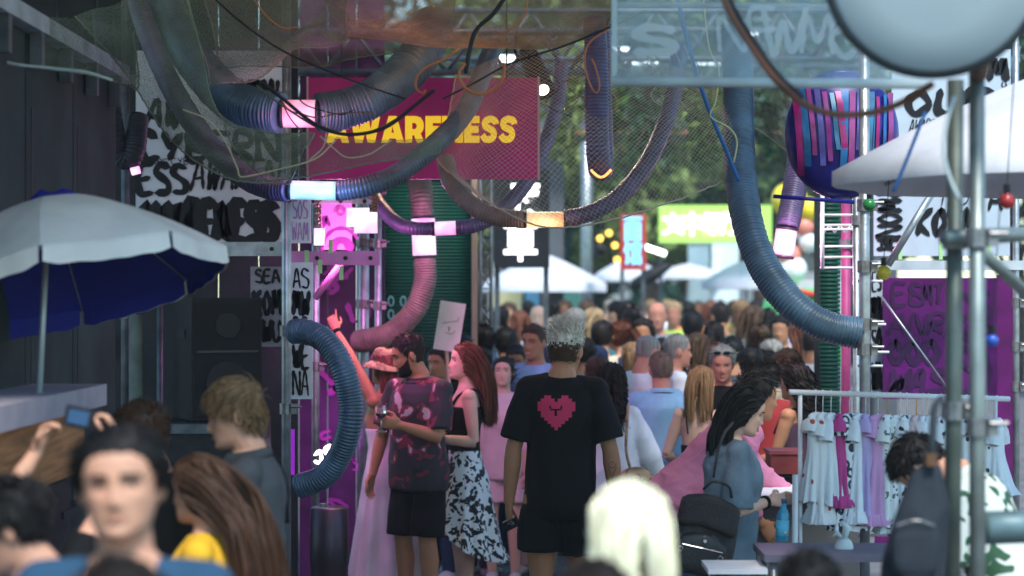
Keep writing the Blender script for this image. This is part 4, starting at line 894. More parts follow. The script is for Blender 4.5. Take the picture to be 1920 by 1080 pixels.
            base = {'short': (.014, .024), 'fade': (.004, .024), 'floppy': (.022, .040), 'buzz': (.004, .001)}.get(hs, (.015, .02))
            strands(mb, roots, (flow + nn * (.10 if hs not in ('buzz', 'floppy') else .6 if hs == 'buzz' else .02) + rng.normal(size=(hairn, 3)) * .07) @ m3.T, (base[0] + base[1] * topw * rng.uniform(.6, 1.2, hairn)) * k, 5, .0048, .30 if hs == 'floppy' else .10, rng, [coll[0]] if hs == 'floppy' else None, taper=.2)
    ho = mb.obj('hair', hm, root, True, True); info['hair'] = ho
    if hs in ('spiky', 'fade') and len(hair) > 3:                       # darker short sides
        side_f = [i for i, p in enumerate(ho.data.polygons) if (Mh.inverted() @ p.center).z < hair[4] + random.gauss(0, .014)]
        ho.data.materials.append(hair_mat(hair[3]))
        for i in side_f: ho.data.polygons[i].material_index = 1
    if beard:
        G2, A2 = head_grid(60, 72, fem, .0055); G0, _ = head_grid(60, 72, fem, 0.); Bz = G2[..., 2]; aa = np.abs((A2 + math.pi) % (2 * math.pi) - math.pi)
        lim = np.interp(aa, [0, .25, .45, .9, 1.4, 1.6], [-.058, -.056, -.06, -.045, -.01, -.2]); tz = np.clip((lim - Bz) / .014, -.4, 1); G2 = G0 + (G2 - G0) * tz[..., None]; kp = (Bz < lim + .004).reshape(-1)
        lipz = (np.abs(G2[..., 0]) < .024) & (np.abs(Bz + .068) < .008); kp &= ~lipz.reshape(-1)
        q = MB(); q.add(xf(Mh, G2.reshape(-1, 3)), [t for t in grid_faces(60, 72) if all(kp[list(t)])]); q.obj('beard', hair_mat(beard), root, True, True)
    # ---- clothes
    for w in wear:
        kind = w[0]; m = w[1]; o = dict(w[2]) if len(w) > 2 else {}
        loose = o.get('loose', .020); nm = o.get('name', {'top': 'shirt', 'shorts': 'shorts', 'trousers': 'trousers', 'skirt': 'skirt', 'dress': 'dress', 'shoes': 'shoe'}.get(kind, kind))
        wamp = o.get('wr', .006); vx = o.get('vox', max(.011, vox)) * k
        if kind in ('top', 'dress'):
            hem = o.get('hem', .84); neck = o.get('neck', 1.462); fl_ = o.get('flare', .0); tsb = ts
            zs = np.array([t[0] for t in tsb]); sec = []
            for z in np.linspace(max(hem, .80), neck, 13):
                rx, ry, yo = (np.interp(z, zs, [t[i] for t in tsb]) for i in (1, 2, 3))
                lo = max(.010, loose * (1 if z < 1.38 else max(.3, (1.52 - z) / .14))); waist = o.get('box', .5) * loose * math.exp(-((z - 1.06) / .12) ** 2)
                sec.append((z, rx + lo + waist + fl_ * max(0, 1 - (z - hem) / .35), ry + lo + waist, yo))
            pieces = [loft_piece(sec, 24)]; pieces[0] = (xf(Mt, pieces[0][0]), pieces[0][1])
            sl = o.get('sleeve', .6)
            if sl > 0:
                for sx, s in ((-1, 'L'), (1, 'R')):
                    sh, u, v, el = info['shoulder'][s], info['u' + s], info['v' + s], info['elbow'][s]; sw = o.get('sw', .018)
                    ro = np.array([.057, .057, .053, .048, .046]) * k * ar + np.array([.009, .010, sw * .8, sw, sw * 1.1]) * k
                    l1 = min(sl, 1) * al * k; inn0 = Mt @ Vector((sx * .05, -.010, 1.425)); sho = sh - Vector((0, 0, .006 * k))
                    pieces.append(tube_piece([inn0, inn0.lerp(sho, .5), sho], np.array([.050, .059, .065]) * k * ar + .004, 16))
                    pieces.append(ball_piece(sho, ro[0] * 1.06, (1, 1, 1), 16))
                    pieces.append(tube_piece([sho, sh + u * l1 * .2, sh + u * l1 * .5, sh + u * l1 * .8, sh + u * l1], ro, 18))
                    if sl > 1:
                        l2 = (sl - 1) * fl * k; pieces.append(tube_piece([el - u * .03 * k, el, el + v * l2 * .5, el + v * l2], np.array([.045, .047, .042, .034]) * k * ar + np.array([sw, sw, sw * .8, sw * .5]) * k, 16))
            me = fuse(nm, pieces, vx, 2, (wamp * k, o.get('wk', 26), seed + 3, o.get('sq', (1, 1, .55))))
            co = link_mesh(nm, me, m, root); info[nm] = co
            if o.get('collar'):
                q = MB(); a = np.linspace(0, 2 * math.pi, 20, endpoint=False); nr = .075 if fem else .082
                G3 = np.array([[(nr * (1 - .12 * t) * math.sin(b), nr * .95 * (1 - .1 * t) * math.cos(b) - .012 + .012 * (math.cos(b) > .6) * (1 - t), 1.452 + .028 * t + .014 * (-math.cos(b))) for b in np.append(a, a[0])] for t in (0, .5, 1, 1.1, .6, .1)])
                G3[3:] *= np.array([1.1, 1.1, 1]); q.quadgrid(xf(Mt, G3.reshape(-1, 3)).reshape(G3.shape)); q.obj('collar', m, root, True, True)
        if kind in ('shorts', 'trousers'):
            pieces = []; lo = o.get('loose', .016); zl = o.get('len', .47 if kind == 'shorts' else .06)
            sec = [(z, rx + .006, ry + .006, yo) for z, rx, ry, yo in ts if z < 1.03]; v, f = loft_piece(sec, 20); pieces.append((xf(Mt if pitch < 20 else K, v), f))
            for hp_, kn, an in legs:
                Lp = [hp_ + Vector((0, 0, .04)) * k, hp_ - Vector((0, 0, .06)) * k]; rr = [.066, .084 + lo * .5]
                if zl > .5: Lp += [hp_.lerp(kn, .6), hp_.lerp(kn, min(1, (.90 - zl) / .40))]; rr += [.088 + lo, .084 + lo * 1.3]
                elif kind == 'shorts': Lp += [hp_.lerp(kn, .6), kn + Vector((0, 0, zl - .47)) * k]; rr += [.086 + lo, .080 + lo * 1.4]
                else: Lp += [hp_.lerp(kn, .6), kn, kn.lerp(an, .5), Vector((an.x, an.y, zl * k))]; rr += [.080 + lo, .066 + lo, .056 + lo, .055 + lo]
                pieces.append(tube_piece(Lp, np.array(rr) * k, 16))
            me = fuse(nm, pieces, vx, 2, (wamp * .9 * k, 24, seed + 5, (1, 1, .5))); info[nm] = link_mesh(nm, me, m, root)
        if kind in ('skirt', 'dress'):
            zt, zb = o.get('waist', 1.03), o.get('zb', .45); fl2 = o.get('sflare', .16); na_, nz_ = 72, 26; a = np.linspace(0, 2 * math.pi, na_, endpoint=False); G4 = []
            zs = np.array([t[0] for t in ts])
            for i in range(nz_):
                t = i / (nz_ - 1); row = []
                for b in a:
                    front = .5 + .5 * math.sin(b); zbb = zb + o.get('fronthi', 0) * front ** 2; z = zt + (zbb - zt) * t
                    zc = max(z, .84); rx, ry, yo = (np.interp(zc, zs, [q[j] for q in ts]) for j in (1, 2, 3))
                    fr = max(0, (.95 - z)) / .6; pl = o.get('pleat', .02) * fr * (math.sin(b * o.get('np', 9) + 1.7 * math.sin(2 * b) + seed) + .35 * math.sin(b * 19 + t * 2))
                    r_ = .012 + fl2 * fr * .8 + pl; 
                    if t > .9 and o.get('ruffle'): r_ += .02 * math.sin(b * 26) * (t - .9) * 10 + .012
                    row.append(((rx + r_) * math.cos(b), (ry + r_) * math.sin(b) + yo, z))
                G4.append(row + row[:1])
            G4 = np.array(G4); MM = K if pitch > 20 else Mt; q = MB(); q.quadgrid(xf(K, G4.reshape(-1, 3)).reshape(G4.shape)); info['skirt'] = q.obj('skirt' if kind == 'skirt' else 'dress_skirt', m, root, True, True)
        if kind == 'straps':
            for sx in (-1, 1):
                q = MB(); pts = [(sx * .075, -.112 + .0, 1.28), (sx * .085, -.108, 1.36), (sx * .088, -.085, 1.425), (sx * .090, -.03, 1.447), (sx * .088, .05, 1.41), (sx * .085, .095, 1.34), (sx * .08, .125, 1.28)]
                P = catmull([Mt @ Vector(p) for p in pts], .015); q.tube(P, .009 * k, 6, True, 0, .005 * k); q.obj('shoulder_strap', m, root, True, True)
        if kind == 'shoes':
            for (hp_, kn, an), sx in zip(legs, (-1, 1)):
                pc = [tube_piece([an + Vector((0, -.05, -.03)) * k, an + Vector((0, .02, -.035)) * k, an + Vector((0, .09, -.045)) * k, an + Vector((0, .17, -.052)) * k], np.array([.042, .046, .048, .036]) * k, 12, np.array([.05, .05, .036, .022]) * k)]
                q = MB(); v = pc[0][0].copy(); v[:, 2] = np.maximum(v[:, 2], .002); q.add(v, pc[0][1]); q.obj('shoe', m, root, True, True)
    return info
# ------------------------------------------------------------------ corrugated hoses with lamp sleeves
M_hose = mat('hose_grey', (.075, .095, .125), .38, var=.4, vs=7, bump=.2, bs=60)
M_hose_w = mat('hose_taupe', (.20, .145, .125), .42, var=.35, vs=7, bump=.2, bs=60)
M_hose_b = mat('hose_blue_grey', (.050, .095, .145), .34, var=.4, vs=7, bump=.2, bs=60)
M_hose_v = mat('hose_violet_grey', (.080, .060, .13), .38, var=.4, vs=7, bump=.2, bs=60)
M_hose_d = mat('hose_dark', (.02, .022, .03), .4, var=.3, vs=5)
def hose(label, segs, group='corrugated hoses'):
    p0 = W(*segs[0][1][0]); t = thing('corrugated_hose', label, 'hose', p0, group)
    for kind, pts, rpx, m in segs:
        r = rpx if rpx < 1 else S(rpx, np.mean([p[2] for p in pts]))
        if kind == 'duct':
            pitch = .0165; P = catmull([W(*p) for p in pts], pitch / 4); k = len(P); ph = np.array([.925, .985, 1.03, .985])[np.arange(k) % 4]
            rr_ = np.random.default_rng(int(abs(p0.x * 991) + k)); ph = ph * (1 + .014 * np.sin(np.arange(k) * .043 + p0.x * 9) + .008 * np.sin(np.arange(k) * .17)) * (1 + np.repeat(rr_.normal(size=k // 4 + 1), 4)[:k] * .011); T, U, V = frames(P)
            mb = MB(); mb.rings(P, U, V, r * ph, r * ph, 26, True); mb.obj('duct', m, t, True)
        else:
            P = catmull([W(*p) for p in pts], .02); mb = MB(); mb.tube(P, r, 24); mb.obj('lamp_sleeve', m, t, True)
            for e, q in ((0, 1), (-1, -2)):
                d = P[e] - P[q]; d /= np.linalg.norm(d); mb = MB(); mb.tube([P[e] - d * .004, P[e] + d * .012], r * 1.05, 24); mb.obj('collar', M_hose_d, t, True)
    return t
def lamp_light(px, py, Y, col, e, r=.05):
    l = bpy.data.lights.new('lamp_light', 'POINT'); l.energy = e * .55; l.color = col; l.shadow_soft_size = r; o = bpy.data.objects.new('lamp_light', l); COL.objects.link(o); o.location = W(px, py, Y); return o
def spot(loc, aim, col, e, ang, blend=.6, r=.05):
    l = bpy.data.lights.new('spot_light', 'SPOT'); l.energy = e * .55; l.color = col; l.spot_size = R(ang); l.spot_blend = blend; l.shadow_soft_size = r; o = bpy.data.objects.new('spot_light', l); COL.objects.link(o); o.location = loc; o.rotation_euler = (Vector(aim) - Vector(loc)).to_track_quat('-Z', 'Y').to_euler(); return o
E_pink = emis('sleeve_pink', (1, .40, .58), .44, (.5, .3, .36)); E_blue = emis('sleeve_blue', (.42, .66, 1.0), .44, (.3, .4, .5)); E_hot = emis('sleeve_hot_pink', (1, .55, .90), .62, (.5, .3, .4)); E_orange = emis('sleeve_orange', (1, .62, .36), .5, (.5, .36, .25))
hose('thick grey hose with a pink lamp sleeve arching over the sign left end', [
    ('duct', [(815, 40, 10.6), (800, 80, 10.45), (765, 130, 10.25), (700, 182, 10.1), (640, 206, 10.05), (596, 212, 10.0)], 37, M_hose),
    ('lamp', [(594, 213, 10.0), (530, 213, 10.0)], 26, E_pink),
    ('duct', [(527, 212, 10.0), (480, 205, 10.05), (425, 180, 10.2), (370, 120, 10.5), (325, 50, 10.9), (290, -40, 11.3)], 37, M_hose_b)])
hose('grey hose with a pale blue lamp sleeve crossing under the AWARENESS sign', [
    ('duct', [(925, 85, 11.3), (900, 150, 10.9), (868, 215, 10.4), (815, 272, 10.0), (745, 326, 9.85), (690, 348, 9.8), (634, 358, 9.8)], 19, M_hose),
    ('lamp', [(632, 358, 9.8), (544, 356, 9.8)], 17.5, E_blue),
    ('duct', [(541, 356, 9.8), (505, 352, 9.85), (450, 325, 9.95), (385, 262, 10.1), (320, 160, 10.4), (270, 40, 10.8), (250, -40, 11)], 21, M_hose_v)])
hose('slim grey hose with a pink lamp sleeve crossing in front of the shutter', [
    ('duct', [(690, 340, 13.0), (712, 385, 12.8), (745, 418, 12.6), (775, 428, 12.5), (815, 429, 12.5)], 13, M_hose_v),
    ('lamp', [(814, 429, 12.5), (856, 427, 12.5)], 13, E_hot),
    ('duct', [(857, 427, 12.5), (890, 422, 12.5), (935, 398, 12.6), (985, 345, 12.8), (1022, 270, 13.0), (1045, 190, 13.2), (1052, 120, 13.4)], 14, M_hose_v)])
hose('taupe hose with a bright pink lamp sleeve hanging before the green shutter', [
    ('duct', [(772, 300, 13.6), (786, 340, 13.5), (790, 375, 13.4), (792, 408, 13.4)], 22, M_hose_w),
    ('lamp', [(793, 409, 13.4), (796, 480, 13.4)], 22, E_hot),
    ('duct', [(796, 481, 13.4), (796, 530, 13.4), (778, 580, 13.4), (740, 620, 13.45), (700, 636, 13.5), (672, 640, 13.6)], 21, M_hose_w)])
hose('thin hose looping under the net with an orange lamp sleeve', [
    ('duct', [(835, 300, 11.2), (848, 345, 11.0), (885, 385, 10.9), (930, 406, 10.85), (986, 412, 10.8)], 17, M_hose_w),
    ('lamp', [(986, 412, 10.8), (1058, 412, 10.8)], 15, E_orange),
    ('duct', [(1060, 410, 10.8), (1110, 398, 10.8), (1160, 368, 10.85), (1205, 318, 10.95), (1240, 250, 11.05), (1262, 180, 11.15), (1275, 90, 11.3)], 16, M_hose_v)])
hose('violet grey hose folded into a narrow hanging U with a glowing rim', [
    ('duct', [(1114, 30, 9.9), (1118, 110, 9.9), (1119, 220, 9.9), (1121, 280, 9.92), (1124, 308, 10.0), (1126, 318, 10.12), (1128, 308, 10.25), (1128, 280, 10.32), (1127, 200, 10.38), (1124, 60, 10.4)], 22, M_hose_v)])
mb = MB(); mb.tube([W(1108 + 38 * t, 318 + 14 * math.sin(t * math.pi), 9.9) for t in np.linspace(0, 1, 14)], .006, 8); tag(mb.obj('glow_tube', emis('orange_glow', (1, .30, .08), 1.6), None, True, loc=W(1120, 320, 9.9)), 'thin orange glowing tube at the bottom of the U shaped hose', 'light tube')
hose('big blue grey hose sweeping down to the bright right pole', [
    ('duct', [(1378, 60, 10.6), (1384, 150, 10.4), (1386, 250, 10.2), (1390, 340, 10.05), (1405, 430, 9.9), (1438, 510, 9.8), (1490, 575, 9.72), (1550, 612, 9.7), (1612, 625, 9.7)], 29, M_hose_b)])
hose('violet hose with a pink lamp sleeve hanging below the foil balloon', [
    ('duct', [(1505, 250, 12.6), (1497, 310, 12.4), (1487, 370, 12.3), (1476, 428, 12.2)], 22, M_hose_v),
    ('lamp', [(1475, 430, 12.2), (1468, 480, 12.2)], 20, emis('sleeve_soft_pink', (1, .50, .74), .56, (.5, .3, .4)))])
hose('blue grey hose curving as a big loop beside the hat woman', [
    ('duct', [(548, 622, 10.6), (575, 622, 10.55), (610, 640, 10.45), (640, 685, 10.4), (656, 745, 10.4), (655, 800, 10.4), (636, 855, 10.45), (605, 895, 10.5), (560, 912, 10.55)], 23, M_hose_b)])
hose('dark hose hanging as a U beside the left scaffold pole', [
    ('duct', [(192, 20, 11.4), (200, 110, 11.4), (208, 210, 11.4), (222, 280, 11.4), (240, 300, 11.4), (252, 280, 11.4), (258, 220, 11.5)], 20, M_hose_d)])
mb = MB(); mb.tube([W(246, 322, 11.35), W(262, 318, 11.35)], .022, 10); tag(mb.obj('lamp_sleeve_end', E_hot, None, True, loc=W(250, 320, 11.35)), 'small glowing pink lamp end behind the left scaffold pole', 'lamp')
for px, py, Y, c, e in ((562, 250, 9.75, (1, .30, .55), 2.2), (590, 385, 9.6, (.28, .42, 1), 3.2), (796, 450, 13.1, (1, .35, .85), 3), (640, 440, 12.3, (1, .25, .8), 8), (1022, 432, 10.7, (1, .5, .2), .7), (1475, 455, 12.0, (1, .4, .75), 5)): lamp_light(px, py, Y, c, e)
# glowing boxes of the left stage
t = thing('light_box', 'big glowing pinkish white light box above the pink pole', 'light box', W(678, 412, 12.3), 'glowing light boxes'); mb = MB(); a, b = W(650, 390, 12.3), W(692, 424, 12.3); mb.box((a + b) / 2, (b.x - a.x, .03, a.z - b.z)); a, b = W(664, 398, 12.25), W(707, 437, 12.25); mb.box((a + b) / 2, (b.x - a.x, .03, a.z - b.z)); mb.obj('diffuser', emis('box_glow', (1, .60, .90), .75), t); mb = MB(); mb.box(W(680, 412, 12.36), (S(52, 12), .04, S(40, 12))); mb.obj('housing', M_black, t)
t = thing('light_box', 'small glowing pinkish white light box under the brass chain', 'light box', W(598, 444, 12.0), 'glowing light boxes'); mb = MB(); a, b = W(589, 428, 12.0), W(606, 460, 12.0); mb.box((a + b) / 2, (b.x - a.x, .03, a.z - b.z)); mb.obj('diffuser', emis('box_glow', (1, .60, .90), .75), t); mb = MB(); mb.box((a + b) / 2 + Vector((0, .03, 0)), (b.x - a.x + .01, .025, a.z - b.z + .01)); mb.obj('housing', M_black, t)
for px, py, Y, c, e, ax, ay, aY in ((690, 455, 12.0, (1, .22, .75), 13, 800, 900, 12.6), (615, 475, 12.4, (1, .20, .8), 12, 680, 900, 13.6), (640, 800, 13.6, (.8, .15, 1), 6, 620, 900, 14.3)): spot(W(px, py, Y), W(ax, ay, aY), c, e, 130, .8, .08)
q = MB(); o = W(590, 865, 12.6); brush(q, [(0, .0), (S(12, 12.6), S(-3, 12.6)), (S(10, 12.6), S(18, 12.6)), (0, S(12, 12.6))], S(6, 12.6), 0, o=o); brush(q, [(S(22, 12.6), 0), (S(30, 12.6), S(28, 12.6)), (S(20, 12.6), S(22, 12.6)), (S(26, 12.6), S(4, 12.6)), (S(8, 12.6), -S(4, 12.6))], S(7, 12.6), .001, o=o)
V = np.vstack(q.v); q.v = [V, V + np.array([0, .012, 0])]; nf = list(q.f); q.f = nf + [tuple(i + len(V) for i in f[::-1]) for f in nf]; q.m = [0] * len(q.f)
tag(q.obj('neon_mark', emis('neon_white', (1, .8, 1), 3.5), None, loc=o), 'small glowing white neon mark inside the hose loop', 'neon sign')
t = thing('metal_drum', 'shiny dented metal drum at the foot of the hose loop', 'drum', (W(618, 900, 12.4).x, 12.4, 0)); a = W(618, 950, 12.4)
mb = MB(); mb.tube([(a.x, 12.4, 0), (a.x, 12.4, .02), (a.x, 12.4, a.z * .5), (a.x, 12.4, a.z * .52), (a.x, 12.4, a.z - .01), (a.x, 12.4, a.z)], [.11, .115, .112, .118, .113, .10], 24); mb.obj('shell', mat('bright_steel', (.07, .06, .075), .45, .8, var=.15), t, True); mb = MB(); mb.tube([(a.x - .04, 12.4, a.z - .005), (a.x - .04, 12.4, a.z + .02)], .02, 12); mb.obj('cap', M_clamp, t)
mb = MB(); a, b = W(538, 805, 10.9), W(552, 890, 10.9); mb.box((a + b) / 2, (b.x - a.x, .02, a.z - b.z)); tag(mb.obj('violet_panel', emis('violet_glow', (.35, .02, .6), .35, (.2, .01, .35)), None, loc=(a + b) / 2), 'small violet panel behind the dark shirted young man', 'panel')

# ------------------------------------------------------------------ loudspeaker
t = thing('loudspeaker', 'black loudspeaker cabinet under the left graffiti board', 'loudspeaker', W(395, 790, 11.4)); a, b = W(322, 558, 11.4), W(470, 788, 11.4); w = b.x - a.x; h = a.z - b.z; c = (a + b) / 2; c.y += .22
rt = Matrix.Rotation(R(24), 3, 'Z'); M_cab = mat('speaker_black', (.010, .010, .011), .55, var=.3, vs=12, bump=.3, bs=180)
mb = MB(); mb.box(c, (w * .92, .40, h), rt); mb.obj('cabinet', M_cab, t)
def on(x, y, z): return c + rt @ Vector((x, y, z))
mb = MB(); mb.box(on(0, -.205, 0), (w * .84, .016, h * .93), rt); mb.obj('grille', mat('speaker_grille', (.006, .006, .007), .7, .3, var=.2, bump=.8, bs=320), t)
for dz, r in ((-h * .2, .12), (h * .27, .07)):
    mb = MB(); d = rt @ Vector((0, -1, 0)); p = on(0, -.213, dz); mb.tube([p, p + d * .006, p + d * .0065], [r, r, r * .9], 28); mb.obj('cone_ring', mat('speaker_ring', (.012, .012, .013), .45, var=.1), t)
mb = MB(); mb.box(on(0, -.214, h * .06), (w * .8, .008, .012), rt); mb.obj('divider_bar', mat('speaker_bar', (.03, .035, .04), .4, .3, var=.1), t)
for sx in (-1, 1):
    mb = MB(); mb.box(on(sx * w * .465, 0, h * .2), (.012, .16, .05), rt); mb.obj('handle', M_black, t)
t = thing('stage_riser', 'black riser carrying the loudspeaker', 'riser', (c.x, c.y, 0)); mb = MB(); mb.box((c.x, c.y, b.z / 2 - .004), (w + .1, .62, b.z - .01)); mb.obj('box', M_black, t); mb = MB(); mb.box((c.x, c.y - .33, b.z - .04), (w + .1, .02, .05)); mb.obj('edge', M_steel_d, t)

# ------------------------------------------------------------------ AWARENESS sign
Ys = 11.6; a, b = W(577, 146, Ys), W(1010, 336, Ys); c = (a + b) / 2
t = thing('hanging_sign', 'crimson AWARENESS sign with yellow capitals hanging behind the hoses', 'sign', c)
mb = MB(); mb.box(c, (b.x - a.x, .03, a.z - b.z)); mb.obj('panel', mat('crimson_panel', (.52, .014, .17), .45, var=.10, vs=2), t)
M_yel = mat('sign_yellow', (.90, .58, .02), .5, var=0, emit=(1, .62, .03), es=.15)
GLY = {'E': (.66, [[(0, 0), (.66, 0), (.66, .26), (.31, .26), (.31, .375), (.62, .375), (.62, .625), (.31, .625), (.31, .74), (.66, .74), (.66, 1), (0, 1)]]),
 'A': (.98, [[(0, 0), (.31, 0), (.355, .16), (.49, .16), (.49, .37), (.43, .37), (.49, .64), (.55, .37), (.49, .37), (.49, .16), (.625, .16), (.67, 0), (.98, 0), (.66, 1), (.32, 1)]]),
 'W': (1.28, [[(.22, 0), (.53, 0), (.64, .45), (.75, 0), (1.06, 0), (1.28, 1), (.97, 1), (.88, .48), (.76, 1), (.52, 1), (.40, .48), (.31, 1), (0, 1)]]),
 'N': (.90, [[(0, 0), (.29, 0), (.29, .50), (.58, 0), (.90, 0), (.90, 1), (.61, 1), (.61, .50), (.32, 1), (0, 1)]]),
 'R': (.82, [[(0, 0), (.30, 0), (.30, .28), (.38, .28), (.50, 0), (.83, 0), (.66, .34), (.76, .46), (.80, .62), (.77, .80), (.66, .94), (.48, 1), (.30, 1), (.30, .74), (.42, .74), (.48, .69), (.50, .62), (.47, .55), (.42, .51), (.30, .51), (.30, .74), (.30, 1), (0, 1)]]), 'S': (.74, None)}
def s_shape():
    c = [(.60, .70, 25), (.37, .72, 90)]; P = [(.66, .70), (.62, .82), (.50, .875), (.36, .875), (.23, .82), (.175, .71), (.22, .60), (.36, .53), (.50, .47), (.565, .36), (.55, .24), (.47, .15), (.35, .125), (.20, .145), (.08, .29)]
    D = catmull([(x, 0, z) for x, z in P], .035)[:, [0, 2]]; T = np.gradient(D, axis=0); T /= np.linalg.norm(T, axis=1, keepdims=True); N_ = np.stack([-T[:, 1], T[:, 0]], 1); w = .128
    return [tuple(p) for p in np.vstack([D + N_ * w, (D - N_ * w)[::-1]])]
tw = sum(GLY[c_][0] for c_ in 'AWARENESS') + .045 * 8; kx = S(356, Ys) / tw; hL = S(50, Ys); x_ = 0; o_ = W(612, 268, Ys)
for c_ in 'AWARENESS':
    w_, outl = GLY[c_]; outl = [s_shape()] if outl is None else outl; mb = MB()
    for pl in outl:
        V = [(o_.x + (x_ + a_) * kx, Ys - .024, o_.z + b_ * hL) for a_, b_ in pl]; n_ = len(V); V2 = [(a_, Ys - .016, c2) for a_, _, c2 in V]
        mb.add(V + V2, [tuple(range(n_))] + [(i_, i_ + n_, (i_ + 1) % n_ + n_, (i_ + 1) % n_) for i_ in range(n_)])
    mb.obj('letter', M_yel, t); x_ += w_ + .045
for px in (577, 1010):
    mb = MB(); e = W(px, 241, Ys); mb.box(e, (.012, .045, a.z - b.z + .01)); mb.obj('edge_strip', mat('pink_edge', (.60, .30, .34), .5, var=.1), t)
for px in (640, 950):
    mb = MB(); e = W(px, 146, Ys); mb.tube([e, e + Vector((0, 0, .5))], .005, 6); mb.obj('hanging_wire', M_black, t)
# floodlight
t = thing('floodlight', 'black can floodlight glowing beside the AWARENESS sign', 'floodlight', W(1005, 125, 12.0)); a, b = W(988, 95, 12.1), W(1018, 168, 11.75); d = (b - a).normalized()
mb = MB(); mb.tube([a, a + d * .03, a + d * .10, b], [.03, .055, .062, .066], 20, True); mb.obj('can', M_black, t, True); mb = MB(); mb.tube([b - d * .004, b + d * .006], .034, 20); mb.obj('lens', emis('flood_glow', (1, .86, .68), 3), t); mb = MB(); mb.tube([a + Vector((-.06, 0, .12)), a + Vector((-.07, 0, 0)), a + d * .1 + Vector((-.07, 0, 0))], .010, 8); mb.obj('yoke', M_black, t)
spot(b + d * .03, b + d, (1, .78, .55), 14, 70)
t = thing('work_lamp', 'warm work lamp hung above the brown net', 'lamp', W(800, -60, 9.9)); p = W(815, -48, 9.5); mb = MB(); mb.tube([p + Vector((0, 0, .08)), p + Vector((0, 0, .05)), p], [.03, .07, .08], 16); mb.obj('shade', M_black, t, True); mb = MB(); mb.sphere(p - Vector((0, 0, .01)), .035, 12); mb.obj('bulb', emis('warm_bulb', (1, .55, .2), 14), t, True)
lamp_light(815, -12, 9.5, (1, .46, .12), 3.2, .03)
spot(W(760, 300, 13.0), W(735, 820, 12.7), (1, .56, .30), 34, 75, .8, .1)
t = thing('work_lamp', 'small warm spotlight behind the sign lighting the crowd', 'lamp', W(760, 292, 13.0)); p = W(760, 292, 13.02); mb = MB(); mb.tube([p + Vector((0, .05, .10)), p + Vector((0, .01, .02)), p], [.04, .05, .05], 14); mb.obj('can', M_black, t, True); mb = MB(); mb.disc(p - Vector((0, .0, .004)), .04, 14, 'z'); mb.obj('lens', emis('warm_lens', (1, .6, .45), 5), t)

# ------------------------------------------------------------------ nets
def interp_grid(G, nu, nv):
    G = np.array([[tuple(W(*p)) for p in row] for row in G]); a, b = G.shape[:2]
    rows = []
    for r_ in G:
        D = catmull(r_, .01); rows.append(np.stack([np.interp(np.linspace(0, 1, nv), np.linspace(0, 1, len(D)), D[:, k]) for k in range(3)], 1))
    rows = np.array(rows); out = np.zeros((nu, nv, 3))
    for j in range(nv):
        D = catmull(rows[:, j], .01); out[:, j] = np.stack([np.interp(np.linspace(0, 1, nu), np.linspace(0, 1, len(D)), D[:, k]) for k in range(3)], 1)
    return out
def net(label, G, nu, nv, w, m, wob=.004, rope=True, seed=1, diag=True, fold=.0):
    rng = np.random.default_rng(seed); N = interp_grid(G, nu, nv); uu, vv = np.meshgrid(np.linspace(0, 1, nu), np.linspace(0, 1, nv), indexing='ij')
    N = N + rng.normal(size=N.shape) * wob * .35
    N[..., 1] += fold * (np.sin(vv * 21 + 3 * np.sin(uu * 4)) + .6 * np.sin(uu * 17 + vv * 9)); N[..., 2] += fold * .6 * np.sin(vv * 13 + uu * 6)
    if diag: E = [(N[:-1, :-1], N[1:, 1:]), (N[1:, :-1], N[:-1, 1:])]
    else: E = [(N[:-1], N[1:]), (N[:, :-1], N[:, 1:])]
    mb = MB()
    for A, B in E:
        A = A.reshape(-1, 3); B = B.reshape(-1, 3); d = B - A; d /= np.maximum(np.linalg.norm(d, axis=1, keepdims=True), 1e-9)
        s = np.cross(d, np.array([.1, 1, .25])); s /= np.maximum(np.linalg.norm(s, axis=1, keepdims=True), 1e-9); s *= w * .5
        V = np.stack([A - s, A + s, B + s, B - s], 1).reshape(-1, 3); mb.add(V, [(4 * i, 4 * i + 1, 4 * i + 2, 4 * i + 3) for i in range(len(A))])
    t = thing('draped_net', label, 'net', Vector(N[nu // 2, nv // 2]), 'nets draped overhead'); mb.obj('mesh', m, t)
    if rope:
        mb = MB(); mb.tube(N[-1], .004, 6); mb.tube(N[:, 0], .004, 6); mb.tube(N[:, -1], .004, 6); mb.obj('edge_rope', m, t, True)
    return t
M_net_o = mat('olive_net', (.16, .165, .11), .8, var=.2); M_net_b = mat('brown_net', (.27, .20, .13), .8, var=.25); M_net_t = mat('tan_net', (.42, .33, .23), .8, var=.15); M_net_g = mat('grey_green_net', (.16, .185, .13), .8, var=.2)
net('brown gauze net lit orange over the sign', [[(600, -60, 9.2), (720, -70, 9.2), (850, -70, 9.2), (1000, -70, 9.3), (1180, -60, 9.5)], [(610, 10, 9.5), (720, 15, 9.4), (840, 10, 9.3), (1000, 15, 9.4), (1160, 0, 9.6)], [(640, 50, 9.9), (740, 55, 9.7), (850, 55, 9.5), (1000, 70, 9.6), (1140, 40, 9.8)], [(640, 72, 10.3), (740, 78, 10.1), (860, 88, 9.8), (1000, 92, 9.8), (1140, 58, 10)]], 80, 200, .0015, M_net_b, seed=2, fold=.012)
net('dark olive net bunched up left of the hose arch', [[(330, -60, 9.4), (450, -70, 9.4), (560, -70, 9.4), (660, -60, 9.4)], [(360, 40, 9.5), (450, 50, 9.5), (560, 30, 9.4), (650, 10, 9.5)], [(385, 110, 9.7), (460, 110, 9.6), (550, 70, 9.6), (650, 45, 9.7)], [(395, 160, 9.8), (470, 152, 9.8), (545, 100, 9.8), (650, 75, 9.9)]], 74, 96, .0017, M_net_o, seed=3, fold=.02)
